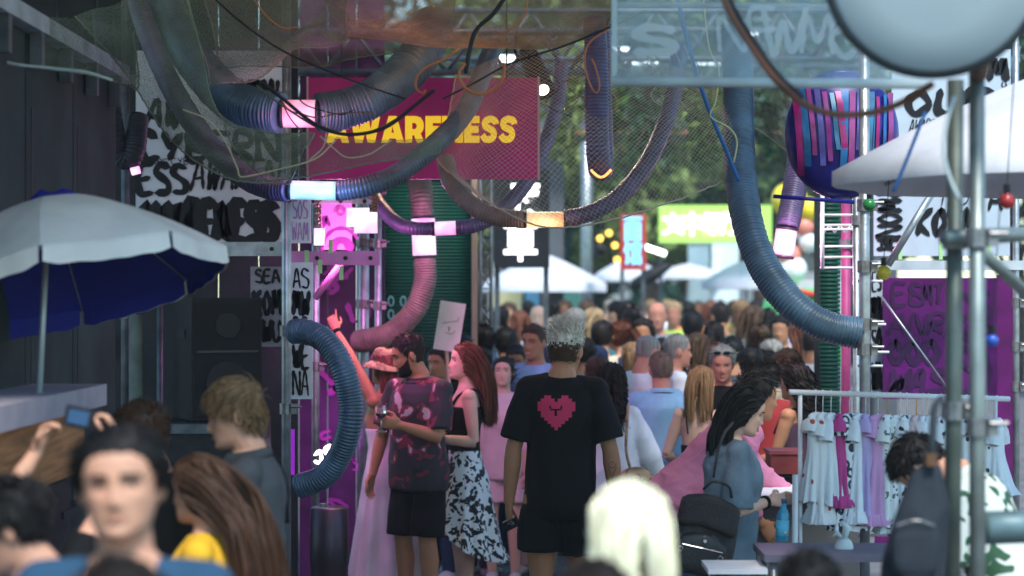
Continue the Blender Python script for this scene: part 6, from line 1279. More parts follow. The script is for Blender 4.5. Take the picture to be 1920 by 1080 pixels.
# dark bag on the foreground pole
t = thing('hanging_bag', 'dark grey rucksack hanging on the right foreground pole', 'bag', W(1735, 960, 6.0)); M_bag = mat('bag_slate', (.022, .028, .036), .8, var=.25, vs=10, bump=.3, bs=120)
sec = [(1745, 868, 36), (1738, 890, 66), (1732, 940, 92), (1722, 1000, 112), (1712, 1060, 124), (1708, 1110, 120), (1708, 1130, 80)]; P = np.array([tuple(W(x, y, 6.02)) for x, y, _ in sec]); rr = np.array([S(w, 6.02) / 2 for *_, w in sec]); q = MB(); q.rings(P, np.tile((1., 0, 0), (len(P), 1)), np.tile((0, 1., 0), (len(P), 1)), rr, rr * .62, 20)
me = fuse('sack', [(q.v[0], q.f)], .008, 3, (.006, 22, 4)); o = link_mesh('sack', me, M_bag, t); o.matrix_parent_inverse = Matrix.Translation(-Vector(t.location))
q = MB(); q.sphere((0, 0, 0), 1, 18); v = q.v[0]; v = np.sign(v) * np.abs(v) ** .6; q.v = [v * np.array([S(46, 6), .03, S(52, 6)]) + np.array(tuple(W(1716, 1030, 5.93)))]; q.obj('pocket', M_bag, t, True); mb = MB(); mb.tube(catmull([W(1680, 985, 5.9), W(1716, 975, 5.89), W(1752, 985, 5.9)], .02), .003, 6); mb.obj('zip', M_clamp, t)
mb = MB(); mb.tube(catmull([W(1765, 745, 6.15), W(1752, 765, 6.05), W(1748, 820, 6.0), W(1746, 872, 6.0)], .02), 0.011, 8, True, 0, .006); mb.obj('strap', M_bag, t, True)
mb = MB(); mb.box(W(1745, 862, 5.98), (.03, .03, .035)); mb.obj('buckle', mat('brown_leather', (.12, .06, .03), .5, var=.2), t)
# ------------------------------------------------------------------ the people
def cloth(n, c, r=.85, v=.12, b=.35): return mat('cloth_' + n, c, r, var=v, vs=5, bump=b, bs=140)
K_black = cloth('black', (.0035, .0035, .004)); K_white = cloth('white', (.66, .68, .70)); K_navy = cloth('navy', (.02, .03, .07)); K_lblue = cloth('light_blue', (.26, .48, .66)); K_pink = cloth('pink', (.58, .20, .32), b=.6)
K_denim = mat('cloth_washed_denim', (.13, .185, .235), .85, var=.3, vs=5, bump=.4, bs=130, col2=(.20, .26, .31)); K_yellow = cloth('yellow', (.62, .34, .02)); K_slate = cloth('slate', (.045, .052, .06), b=.6); K_grey = cloth('grey', (.16, .17, .18)); K_jean = cloth('jean', (.05, .09, .17)); K_blue = cloth('blue', (.03, .14, .36)); K_beige = cloth('beige', (.42, .36, .28))
K_red = cloth('red', (.30, .03, .03)); K_green = cloth('green', (.05, .10, .06)); K_teal = cloth('teal', (.10, .26, .28)); K_orange = cloth('orange', (.60, .20, .05)); K_lav = cloth('lavender', (.40, .34, .60)); K_shoe = mat('shoe_white', (.5, .5, .5), .5, var=.1)
K_leo = pattern_mat('cloth_leopard', 'leopard', (.70, .74, .72), (.008, .010, .012), 14, .47, warp=.16); K_print = pattern_mat('cloth_crimson_print', 'camo', (.015, .012, .015), (.015, .012, .015), 8, .50, warp=.0)
K_print = pattern_mat('cloth_bold_print', 'camo', (.020, .014, .018), (.17, .012, .03), 9, .55, c=(.42, .32, .34), warp=.05)
K_palm = pattern_mat('cloth_palm', 'leopard', (.52, .55, .50), (.015, .07, .03), 8, .38, warp=.25); K_cream = cloth('cream_dress', (.60, .53, .56)); K_pshirt = cloth('pale_pink', (.62, .46, .46))

# the man in black with the pixel heart (in focus)
man = person('spiky haired man in black T-shirt with pink pixel heart on his back', 1050, 10.3, 602, -6, 'm', wsc=.84, neck=.05, step=.07, roll=1.2, skin='tan', hair=('spiky', 'ash', 0, 'brown', .030), hero=True, vox=.0055, dec=.5, hairn=1900, head=(-14, -6, 0),
    arms=(dict(u=(-.26, -.02, -1), v=(-.10, .12, -1), n=(.9, .35, 0), h=(-.02, .25, -1), curl=.75), dict(u=(.26, -.02, -1), v=(.10, .20, -1), n=(-1, .2, 0), curl=.5)),
    wear=[('top', K_black, dict(sleeve=.84, loose=.024, sw=.030, hem=.80, wr=.009, vox=.008, name='t_shirt')), ('shorts', K_black, dict(loose=.026, len=.655, vox=.010, wr=.008)), ('shoes', K_black)])
r0, k, Mt = man['root'], man['k'], man['Mt']
HEART = ["..##...##..", ".####.####.", "###########", "###########", "###########", ".#########.", ".#########.", "..#######..", "...#####...", "....###....", ".....#....."]
Mloc = man['t_shirt'].data; 
from mathutils.bvhtree import BVHTree
bvh = BVHTree.FromPolygons([v.co.copy() for v in Mloc.vertices], [tuple(p.vertices) for p in Mloc.polygons])
hw, hh = .176 * k, .160 * k; cell = hw / 11; zc = 1.30 * k; cx0 = -.008
q = MB(); face_off = {(3, 4), (4, 4), (5, 4), (5, 5), (5, 6), (4, 7 - 1 + 0), (3, 6), (6, 5), (7, 5)}
sub = 4
def back_y(x, z):
    h = bvh.ray_cast(Vector((x, -1, z)), Vector((0, 1, 0))); return (h[0].y if h[0] is not None else -.13) - .0025
pix = np.zeros((44, 44), bool)
for i, row in enumerate(HEART):
    for j, ch in enumerate(row): pix[i * 4:i * 4 + 4, j * 4:j * 4 + 4] = ch == '#'
for (i0, i1, j0, j1) in ((13, 17, 14, 16), (17, 19, 15, 28), (13, 17, 27, 29), (19, 26, 20, 23)): pix[i0:i1, j0:j1] = False
yy = np.array([[back_y(cx0 - hw / 2 + j * cell / 4, zc + hh / 2 - i * (hh / 11) / 4) for j in range(45)] for i in range(45)])
V = [(cx0 - hw / 2 + j * cell / 4, yy[i, j], zc + hh / 2 - i * (hh / 11) / 4) for i in range(45) for j in range(45)]
q.add(V, [(i * 45 + j, (i + 1) * 45 + j, (i + 1) * 45 + j + 1, i * 45 + j + 1) for i in range(44) for j in range(44) if pix[i, j]])
q.obj('heart_print', mat('heart_pink', (.55, .035, .10), .7, var=.04), man['t_shirt'], False, True)
# compact camera in his left hand
wr = man['wrist']['L']; wp = r0.matrix_basis @ wr
hd = Vector((-.02, .25, -1)).normalized(); cpos = wp + Vector((.012, -.012, -.11)); t = thing('compact_camera', 'small black compact camera in the hand of the man in black', 'camera', cpos); rt = Matrix.Rotation(R(-28), 3, 'Y') @ Matrix.Rotation(R(-15), 3, 'Z')
mb = MB(); mb.box(cpos, (.078, .026, .046), rt); mb.obj('body', M_black, t); mb = MB(); mb.tube([cpos + rt @ Vector((.008, -.012, 0)), cpos + rt @ Vector((.008, -.034, 0))], [.022, .019], 18); mb.obj('lens', mat('lens_barrel', (.05, .05, .05), .25, .5, var=0), t, True); mb = MB(); mb.box(cpos + rt @ Vector((-.02, 0, .025)), (.03, .022, .006), rt); mb.obj('top_plate', mat('silver', (.5, .5, .5), .3, .9, var=0), t)
mb = MB(); mb.tube(catmull([cpos + Vector((.035, -.01, -.02)), cpos + Vector((.045, -.02, -.05)), cpos + Vector((.04, -.02, -.075))], .008), .003, 6); mb.obj('wrist_strap', M_black, t)
# forearm tattoo
el, wrr = man['elbow']['R'], man['wrist']['R']; q = MB(); o = el.lerp(wrr, .42); bb = man['body'].data; bv2 = BVHTree.FromPolygons([v.co.copy() for v in bb.vertices], [tuple(p.vertices) for p in bb.polygons])
for path in ([(-.02, .05), (-.012, .03), (.0, .028), (.012, .032), (.02, .05)], [(-.018, .028), (-.01, .0), (.0, -.02), (.008, .0), (.02, .03)], [(0, -.02), (.002, -.04), (-.006, -.05)], [(-.01, .05), (0, .058), (.01, .05)]):
    P = catmull([(x, 0, z) for x, z in path], .004); pts = []
    for p in P:
        h = bv2.ray_cast(Vector((o.x + p[0], -1, o.z + p[2])), Vector((0, 1, 0))); 
        if h[0] is not None: pts.append((h[0].x, h[0].y - .0008, h[0].z))
    if len(pts) > 2: q.tube(pts, .0013, 5)
if q.v: q.obj('tattoo', mat('tattoo_ink', (.04, .045, .05), .6, var=0), man['body'], True, True)

# group on the left of him
hat = person('woman in straw hat and long pale dress pointing up at the stage', 722, 12.9, 652, 58, 'f', skin='tan', hair=('bob', 'auburn', .16), hero=True, vox=.007, head=(-5, 6, 0), hairn=500,
    arms=(dict(u=(-.12, .42, .80), v=(-.02, .55, .80), n=(.6, .4, -.2), h=(0, .3, .9), curl=.8, point=True, ul=1.0, fl=1.0), dict(u=(.1, -.05, -1), v=(-.12, .05, -1), n=(-1, 0, 0))),
    wear=[('dress', K_cream, dict(hem=1.02, neck=1.22, sleeve=0, loose=.006, waist=1.05, zb=.05, sflare=.11, pleat=.022, np=11))])
Mh = hat['Mh']; q = MB(); a = np.linspace(0, 2 * math.pi, 41)
prof = [(.086, .045), (.098, .05), (.13, .028), (.150, .004), (.152, -.004), (.13, .012), (.098, .036), (.09, .05), (.088, .075), (.083, .115), (.070, .135), (.04, .138), (.002, .13)]
q.quadgrid(xf(Mh, np.array([[(r_ * math.sin(b) * .94, r_ * math.cos(b) * 1.05 - .005, z + .004 * math.sin(3 * b)) for b in a] for r_, z in prof]).reshape(-1, 3)).reshape(len(prof), 41, 3))
M_straw = pattern_mat('straw_weave', 'blotch', (.34, .24, .12), (.17, .11, .06), 14, .5, c=(.42, .32, .18)); ht = thing('straw_hat', 'brown and tan bucket hat on the woman pointing at the stage', 'hat', hat['root'].location, None, hat['root'].rotation_euler.z); q.obj('brim_and_crown', M_straw, ht, True, True)
q = MB(); q.quadgrid(xf(Mh, np.array([[(r_ * math.sin(b) * .94, r_ * math.cos(b) * 1.05 - .005, z) for b in a] for r_, z in ((.0995, .053), (.095, .08))]).reshape(-1, 3)).reshape(2, 41, 3)); q.obj('hat_band', mat('hat_band', (.04, .03, .025), .7), ht, True, True)
q = MB(); c0 = hat['wrist']['L']; d0 = hat['vL']; q.tube([c0 - d0 * .02, c0 + d0 * .0], .030, 12); q.obj('wristband', K_black, hat['root'], True, True)
pm = person('bearded man in open dark printed shirt holding a wine glass', 784, 12.4, 620, 146, 'm', skin='tan', hair=('fade', 'dark', (.3, .3)), hero=True, vox=.006, dec=.5, face=True, beard='dark', smile=.4, hairn=700, head=(-48, -14, 0),
    arms=(dict(u=(-.10, .25, -1), v=(.55, .75, .30), n=(.6, .2, .2), h=(.5, .8, .2), curl=1.1), dict(u=(.34, .05, -1), v=(.12, .25, -1), n=(-1, 0, 0), curl=.4)),
    wear=[('top', K_print, dict(sleeve=.85, loose=.026, sw=.028, hem=.76, flare=.03, neck=1.44, wr=.010, collar=True)), ('shorts', K_black, dict(loose=.018, len=.50)), ('shoes', K_shoe)])
# open V neck skin of his shirt
def glass(label, p, tilt=0):
    t = thing('wine_glass', label, 'wine glass', p); mb = MB(); mb.tube([p + Vector((0, 0, z)) for z in (0, .004, .006, .07, .075, .09, .115, .145, .15)], [.033, .033, .004, .004, .008, .028, .036, .033, .031], 20, False); mb.obj('glass', mat('wine_glass', (.9, .9, .92), .05, var=0, trans=.95), t, True)
    mb = MB(); mb.tube([p + Vector((0, 0, z)) for z in (.078, .09, .108)], [.006, .026, .033], 18); mb.obj('wine', mat('pale_wine', (.55, .42, .35), .1, var=0), t, True); return t
w_ = pm['root'].matrix_basis @ (pm['wrist']['L'] + Vector((.05, .09, .04))); glass('wine glass held by the bearded man in printed shirt', w_ + Vector((-.01, -.03, -.075)))
sk = person('woman with long auburn hair in black tank top and black and white leopard skirt', 872, 12.7, 640, 98, 'f', skin='pale', hair=('long', 'auburn', .46), hero=True, vox=.006, dec=.5, face=True, hairn=1500, head=(5, 8, 0),
    arms=(dict(u=(-.16, -.10, -1), v=(.12, .95, .10), n=(.2, .2, 1), h=(.1, 1, .05), curl=.45), dict(u=(.10, .25, -1), v=(-.2, .8, .5), n=(-1, .2, 0), curl=.9)),
    wear=[('top', K_black, dict(sleeve=0, neck=1.34, hem=1.02, loose=.005, wr=.002, name='tank_top')), ('straps', K_black), ('skirt', K_leo, dict(waist=1.06, zb=.36, fronthi=.24, sflare=.15, pleat=.024, ruffle=True)), ('shoes', K_black)])
w_ = sk['root'].matrix_basis @ (sk['wrist']['R'] + Vector((0, .07, .02))); glass('wine glass held by the woman in the leopard skirt', w_ + Vector((-.01, -.02, -.07)))
w_ = sk['root'].matrix_basis @ (sk['wrist']['L'] + Vector((.0, .14, .0))); mb = MB(); mb.box(w_ + Vector((0, -.01, .012)), (.12, .06, .006)); tag(mb.obj('phone', M_white, None, loc=w_), 'white phone lying in the hand of the leopard skirt woman', 'phone')
person('woman in pale pink shirt looking up between the couple and the man in black', 944, 14.2, 666, 172, 'f', skin='pale', hair=('bun', 'dark'), face=True, vox=.008, hairn=400, head=(0, 10, 0), arms=(dict(u=(-.12, .1, -1)), dict(u=(.12, .1, -1))), wear=[('top', K_pshirt, dict(sleeve=1.4, hem=.80, loose=.03)), ('shorts', K_pshirt, dict(len=.62)), ('shoes', K_shoe)])
person('smiling man in light blue shirt behind the shoulder of the man in black', 1004, 14.6, 606, 150, 'm', skin='tan', hair=('fade', 'chestnut', (.2, .4)), face=True, smile=.8, vox=.009, hairn=350, wear=[('top', cloth('sky_mix', (.28, .42, .62)), dict(sleeve=.9)), ('trousers', K_beige), ('shoes', K_shoe)])
person('dark haired man looking down beside the woman in pale pink', 968, 15.2, 640, 165, 'm', skin='tan', hair=('fade', 'dark', (.1, .4)), face=True, vox=.009, hairn=350, head=(10, -14, 0), wear=[('top', cloth('pale_blue', (.36, .48, .62)), dict(sleeve=.9)), ('trousers', K_navy), ('shoes', K_shoe)])
# the right hand group
cw = person('curly dark haired woman in white blouse with a woven bag strap', 1146, 12.4, 680, -8, 'f', skin='tan', hair=('curly', 'dark', .40), hero=True, vox=.008, hairn=900, arms=(None, dict(u=(.42, .05, -1), v=(.32, .30, -.8), n=(-1, 0, 0))), wear=[('top', K_white, dict(sleeve=1.8, loose=.05, sw=.035, hem=.72, flare=.05, wr=.012)), ('trousers', K_white), ('shoes', K_shoe)])
t = thing('woven_strap', 'brown woven bag strap over the white blouse', 'bag', cw['root'].location + Vector((.1, -.2, 1.2))); mb = MB(); P = catmull([W(1178, 760, 12.22), W(1175, 805, 12.16), W(1174, 845, 12.16), W(1182, 880, 12.2)], .02); mb.tube(P, .020, 8, True, 0, .009); mb.obj('strap', pattern_mat('straw_weave', 'blotch', (0, 0, 0), (0, 0, 0)), t, True)
mb = MB(); mb.sphere(W(1192, 915, 12.2), .14, 18, 0, (.9, .45, .9)); mb.obj('pouch', pattern_mat('straw_weave', 'blotch', (0, 0, 0), (0, 0, 0)), t, True)
person('buzz cut man in light blue shirt seen from behind', 1240, 13.0, 655, 3, 'm', skin='red', hair=('buzz', 'buzzed'), vox=.009, hero=True, hairn=1400, arms=(dict(u=(-.2, .1, -1), v=(.1, .6, -.6)), dict(u=(.2, .1, -1), v=(-.1, .6, -.6))), wear=[('top', K_lblue, dict(sleeve=1.6, loose=.035, collar=True, wr=.012)), ('trousers', K_navy), ('shoes', K_shoe)])
person('balding man with reddish scalp in white shirt turned to the right', 1206, 14.2, 626, -45, 'm', skin='red', hair=('bald', 'grey'), vox=.009, head=(0, -12, 0), wear=[('top', K_white, dict(sleeve=.9)), ('trousers', K_grey), ('shoes', K_shoe)])
person('grey templed man in white shirt in right profile', 1266, 14.9, 624, -80, 'm', skin='red', hair=('fade', 'grey', (.2, -.4)), face=True, vox=.009, wear=[('top', K_white, dict(sleeve=.9)), ('trousers', K_grey), ('shoes', K_shoe)])
person('long haired brunette with glasses behind the blonde', 1306, 15.2, 622, -35, 'f', skin='light', hair=('long', 'brown', .5), vox=.010, hairn=600, wear=[('top', K_navy, dict(sleeve=.9)), ('trousers', K_jean), ('shoes', K_shoe)])
sg = person('stern man facing the camera with sunglasses pushed up on his hair', 1354, 13.5, 644, 174, 'm', skin='red', hair=('short', 'grey', (.1, -.3)), face=True, vox=.008, hairn=420, head=(0, -8, 0), beard=None, wear=[('top', K_black, dict(sleeve=.9)), ('trousers', K_black), ('shoes', K_shoe)])
t = thing('sunglasses', 'sunglasses on the hair of the stern man', 'sunglasses', sg['root'].location, None, sg['root'].rotation_euler.z)
for sx in (-1, 1):
    q = MB(); q.sphere((0, 0, 0), 1, 12, 0, (.026, .008, .02)); V = xf(sg['Mh'] @ Matrix.Translation((sx * .032, .083, .092)) @ Matrix.Rotation(R(-40), 4, 'X'), q.v[0]); q.v = [V]; q.obj('lens', mat('dark_glass', (.01, .02, .04), .05, var=0), t, True, True)
    q = MB(); q.tube([sg['Mh'] @ Vector((sx * .056, .08, .094)), sg['Mh'] @ Vector((sx * .084, .03, .08)), sg['Mh'] @ Vector((sx * .082, -.04, .03))], .003, 6); q.obj('temple', M_black, t, True, True)
bl = person('blonde woman in strappy black top with bare back', 1314, 12.6, 684, -12, 'f', skin='pale', hair=('long', 'sand', .27), hero=True, vox=.008, hairn=1100, head=(-10, 0, 0), arms=(dict(u=(-.35, .1, -1), v=(.2, .8, -.3)), dict(u=(.2, .2, -1), v=(0, .8, -.3))), wear=[('top', K_black, dict(sleeve=0, neck=1.20, hem=1.0, loose=.006, wr=.002)), ('straps', K_black), ('trousers', K_black), ('shoes', K_shoe)])
person('cropped dark haired man right of the stern man', 1408, 14.2, 648, -18, 'm', skin='brown', hair=('short', 'black', (0, -.3)), vox=.010, wear=[('top', cloth('mustard', (.45, .34, .10)), dict(sleeve=.9)), ('trousers', K_navy), ('shoes', K_shoe)])
person('brown curly haired person near the big hose end', 1478, 14.0, 652, 30, 'f', skin='light', hair=('curly', 'chestnut', .2), vox=.010, hairn=500, wear=[('top', K_beige, dict(sleeve=.9)), ('trousers', K_grey), ('shoes', K_shoe)])
person('woman with a big mane of dark brown hair lit pink beside the dress rack', 1494, 12.2, 678, 55, 'f', skin='tan', hair=('curly', 'dark', .36), vox=.009, hairn=900, hero=True, arms=(dict(u=(-.1, .3, -1), v=(.1, 1, -.2)), dict(u=(.2, .2, -1), v=(-.2, 1, -.25), n=(-1, 0, 0))), wear=[('top', cloth('dark_plum', (.06, .03, .05)), dict(sleeve=0, loose=.008, neck=1.36)), ('straps', K_black), ('trousers', K_navy), ('shoes', K_shoe)])
# bending man in pink and the woman in washed denim T-shirt
person('man in pink shirt bending forward behind the denim shirt woman', 1266, 10.5, None, -78, 'm', H=1.74, skin='tan', hair=('short', 'dark', (0, .3)), hero=True, vox=.008, pitch=46, head=(0, 38, 0), hairn=600, arms=(dict(u=(-.12, .55, -.8), v=(0, .8, -.5)), dict(u=(.25, -.40, -.85), v=(-.1, .65, -.75), n=(-1, 0, 0))), wear=[('top', K_pink, dict(sleeve=1.85, loose=.028, sw=.022, wr=.022, wk=40, collar=True)), ('trousers', K_navy), ('shoes', K_shoe)])
dn = person('smiling dark haired woman in washed denim blue T-shirt looking at the dress rack', 1362, 9.4, 716, -82, 'f', wsc=.86, skin='pale', hair=('long', 'black', .30, .0, .12), hero=True, vox=.0055, dec=.55, face=True, smile=.9, hairn=2600, pitch=4, head=(-6, -13, 0),
    arms=(dict(u=(-.06, .08, -1), v=(.25, .9, .10), n=(.6, 0, -.3), curl=.9), dict(u=(.12, -.04, -1), v=(-.55, .80, .12), n=(-.9, 0, -.2), h=(-.35, 1, .05), curl=.95)),
    wear=[('top', K_denim, dict(sleeve=.98, loose=.042, sw=.040, hem=.76, wr=.011, vox=.009, name='t_shirt')), ('trousers', cloth('blue_jean', (.06, .12, .20)), dict(loose=.02)), ('shoes', K_shoe)])
q = MB(); c0 = dn['wrist']['R']; d0 = dn['vR']; q.tube([c0 - d0 * .045, c0 - d0 * .03], .032, 12); q.obj('hair_tie', K_black, dn['root'], True, True)
# blue bottle
p = dn['root'].matrix_basis @ (dn['wrist']['R'] + dn['hand']['R'][0] * .07 * dn['k']) + Vector((.0, -.01, -.125)); t = thing('water_bottle', 'blue glass water bottle in the hand of the denim shirt woman', 'bottle', p); dv = Vector((.06, 0, 1)).normalized(); M_bot = mat('blue_bottle', (.03, .32, .52), .12, var=.1, coat=.4)
mb = MB(); mb.tube([p + dv * z for z in (-.062, -.058, .055, .075, .092, .118)], [.024, .0285, .0285, .022, .013, .012], 20); mb.obj('bottle', M_bot, t, True); mb = MB(); mb.tube([p + dv * -.035, p + dv * .035], .0295, 20); mb.obj('label', mat('bottle_label', (.16, .58, .78), .4, var=.05), t, True); mb = MB(); mb.tube([p + dv * .112, p + dv * .13], .0145, 14); mb.obj('cap', mat('bottle_cap', (.02, .12, .25), .4, var=0), t, True)
mb = MB(); lp = p + dv * -.018 + Vector((.012, -.0285, 0)); mb.box(lp, (.012, .003, .010)); mb.obj('label_code', M_white, t)
# her black backpack
c = W(1322, 998, 9.2); t = thing('backpack', 'black backpack with flap hanging at the side of the denim shirt woman', 'backpack', c); M_pack = mat('backpack_black', (.012, .012, .014), .55, var=.3, vs=8, bump=.4, bs=120, coat=.1); rt = Matrix.Rotation(R(16), 3, 'Y')
def bx(cx, cy, cz, sx, sy, sz, n=5):
    q = MB(); q.sphere((0, 0, 0), 1, 24, 0); v = q.v[0]; v = np.sign(v) * np.abs(v) ** .5; v = v / np.maximum(np.abs(v).max(0), 1e-6) * np.array([sx, sy, sz]) / 2; nn_ = v / np.maximum(np.linalg.norm(v, axis=1, keepdims=True), 1e-6); v = v * np.array([1 - .12 * 0, 1, 1]) ; v[:, 0] *= 1 - .5 * v[:, 2] ; v[:, 2] -= .25 * v[:, 0] ** 2 / .15; v = wrinkle(v, nn_, .022, 20, int(abs(cz) * 1000) + 3, (1, 1, 1)); return v @ np.array(rt).T + np.array(tuple(c + rt @ Vector((cx, cy, cz)))), q.f
for nm, args, m in (('main_bag', (0.01, .06, -.02, .28, .15, .36), M_pack), ('front_pocket', (.0, -.03, -.09, .24, .07, .17), M_pack), ('flap', (-.005, -.015, .095, .275, .12, .15), mat('backpack_flap', (.030, .026, .026), .6, var=.3, vs=9, bump=.4, bs=110))):
    q = MB(); q.add(*bx(*args)); q.obj(nm, m, t, True)
M_met = mat('bright_metal', (.6, .6, .58), .25, 1, var=0)
mb = MB(); p = c + rt @ Vector((.0, -.078, -.03)); mb.tube([p, p + Vector((0, -.006, 0))], [.011, .008], 14); mb.obj('snap', M_met, t)
mb = MB(); mb.tube([c + rt @ Vector((-.09, -.068, -.07)), c + rt @ Vector((0, -.072, -.064)), c + rt @ Vector((.09, -.068, -.06))], .0025, 6); mb.obj('zip', M_met, t)
for dx, dz in ((-.095, -.09), (.085, -.085)):
    mb = MB(); p = c + rt @ Vector((dx, -.08, dz)); mb.tube([p + Vector((.010 * math.cos(u), 0, .010 * math.sin(u))) for u in np.linspace(0, 6.28, 12)], .002, 5); mb.obj('ring', M_met, t)
mb = MB(); mb.tube(catmull([c + rt @ Vector((-.06, .0, .18)), c + rt @ Vector((-.03, -.01, .225)), c + rt @ Vector((.04, -.01, .225)), c + rt @ Vector((.07, 0, .18))], .015), .011, 8, True, 0, .006); mb.obj('handle', M_pack, t, True)
mb = MB(); mb.tube(catmull([W(1338, 895, 9.10), W(1345, 850, 9.10), W(1357, 815, 9.12), W(1372, 795, 9.2)], .02), .016, 8, True, 0, .006); mb.obj('strap', M_pack, t, True)
# palm shirt person bottom right
person('dark haired person in palm leaf shirt bending at the lower right edge', 1925, 7.3, None, 62, 'm', H=1.62, skin='light', hair=('short', 'black', (.2, .4)), hero=True, vox=.008, pitch=30, head=(0, -38, 0), hairn=900, wear=[('top', K_palm, dict(sleeve=.9, loose=.03, wr=.01, collar=True)), ('trousers', K_navy), ('shoes', K_shoe)])
# left foreground
bo = person('young man with tousled blond hair in a dark shirt seen in left profile', 462, 7.3, 706, 92, 'm', skin='light', hair=('floppy', 'dirty', (.1, .6)), hero=True, vox=.006, dec=.6, face=True, hairn=1500, head=(4, -10, 0), arms=(dict(u=(-.15, .2, -1), v=(.1, .6, -.8)), dict(u=(.12, .15, -1), v=(-.1, .7, -.7))), wear=[('top', K_slate, dict(sleeve=1.8, loose=.032, collar=True, wr=.012, sq=(1, 1, .8))), ('trousers', K_black), ('shoes', K_shoe)])
q = MB(); P = catmull([bo['Mt'] @ Vector(p) for p in ((.085, -.135, 1.20), (.095, -.125, 1.36), (.10, -.06, 1.468), (.10, .06, 1.45), (.09, .14, 1.33), (.08, .16, 1.2))], .02); t = thing('shoulder_bag_strap', 'black bag strap over the shoulder of the blond young man', 'bag strap', bo['root'].location, None, bo['root'].rotation_euler.z); q.tube(P, .017, 8, True, 0, .004); q.obj('strap', K_black, t, True, True)
person('man with tousled reddish dark hair behind the large blurred face', 288, 7.4, 746, 62, 'm', skin='light', hair=('short', 'chestnut', (.3, .45)), hero=True, vox=.008, face=True, hairn=1100, head=(6, -14, 0), wear=[('top', K_black, dict(sleeve=.9)), ('trousers', K_black), ('shoes', K_shoe)])
person('woman with long brown hair and a mustard yellow top', 385, 6.3, 848, 84, 'f', skin='light', hair=('long', 'chestnut', .60, -.02, .28), hero=True, vox=.008, hairn=1500, head=(-12, -4, 0), arms=(dict(u=(-.2, .2, -1), v=(.1, .7, -.5)), None), wear=[('top', K_yellow, dict(sleeve=1.5, loose=.034, sw=.034, wr=.012, sq=(1, 1, .5))), ('trousers', K_black), ('shoes', K_shoe)])
person('young man facing the camera, close and blurred, with dark swept back hair and denim jacket', 234, 4.35, 796, 176, 'm', skin='light', headw=1.13, wsc=1.0, neck=.004, hair=('short', 'black', (.25, -.5)), hero=True, vox=.006, face=True, hairn=1300, smile=.15, head=(6, 5, 3), wear=[('top', cloth('charcoal', (.05, .05, .05)), dict(sleeve=0, loose=.012, neck=1.44, name='t_shirt')), ('top', cloth('denim_jacket', (.022, .065, .12)), dict(sleeve=1.9, loose=.035, neck=1.405, name='jacket')), ('trousers', K_jean), ('shoes', K_shoe)])
person('dark haired person in blue at the lower left corner looking down', 66, 4.9, 880, 84, 'm', skin='light', hair=('short', 'black', (.2, .3)), hero=True, vox=.008, hairn=1100, head=(10, -22, 0), wear=[('top', cloth('deep_blue', (.03, .06, .18)), dict(sleeve=.9, collar=True)), ('trousers', K_navy), ('shoes', K_shoe)])
ph = person('photographer at the left edge raising a compact camera in both hands', 44, 5.9, 900, -12, 'm', skin='light', hair=('short', 'dark'), hero=True, vox=.007, hairn=500, arms=(dict(u=(-.05, .5, .55), v=(.38, .35, .75), n=(1, -.1, 0), h=(.3, .2, .9), curl=.8), dict(u=(.10, .5, .55), v=(-.02, .35, .75), n=(-1, -.1, 0), h=(.0, .2, .9), curl=.8)), wear=[('top', K_black, dict(sleeve=.6)), ('trousers', K_navy), ('shoes', K_shoe)])
p = ph['root'].matrix_basis @ ((ph['wrist']['L'] + ph['wrist']['R']) / 2 + Vector((.01, .04, .09))); t = thing('compact_camera', 'dark compact camera held up by the photographer at the left edge', 'camera', p)
mb = MB(); mb.box(p, (.10, .03, .06), Matrix.Rotation(R(12), 3, 'Y')); mb.obj('body', M_black, t); mb = MB(); mb.box(p + Vector((-.008, -.017, .004)), (.062, .004, .042), Matrix.Rotation(R(12), 3, 'Y')); mb.obj('screen', mat('camera_screen', (.03, .08, .16), .1, var=.2), t); mb = MB(); mb.tube([p + Vector((0, .014, 0)), p + Vector((0, .04, 0))], .022, 14); mb.obj('lens', M_black, t, True)
person('platinum blonde woman close to the camera seen from behind', 1182, 4.3, 898, 4, 'f', skin='pale', hair=('bob', 'platinum', .20), hero=True, vox=.009, hairn=1500, wear=[('top', cloth('pale_sage', (.42, .50, .46)), dict(sleeve=.9)), ('trousers', K_jean), ('shoes', K_shoe)])
person('very close dark grey haired head at the bottom in front of the blurred face', 222, 3.5, 1046, 0, 'm', skin='light', hair=('short', 'dark'), vox=.010, hairn=500, wear=[('top', K_black, dict(sleeve=.9)), ('trousers', K_black), ('shoes', K_shoe)])
person('dark haired head at the bottom edge before the lilac table', 1520, 5.0, 1030, 8, 'm', skin='light', hair=('short', 'black'), vox=.010, hairn=600, wear=[('top', K_black, dict(sleeve=.9)), ('trousers', K_black), ('shoes', K_shoe)])
person('very close dark head at the bottom edge left of the platinum blonde', 1116, 4.0, 1052, 0, 'm', skin='light', hair=('short', 'dark'), vox=.010, hairn=500, wear=[('top', K_black, dict(sleeve=.9)), ('trousers', K_black), ('shoes', K_shoe)])
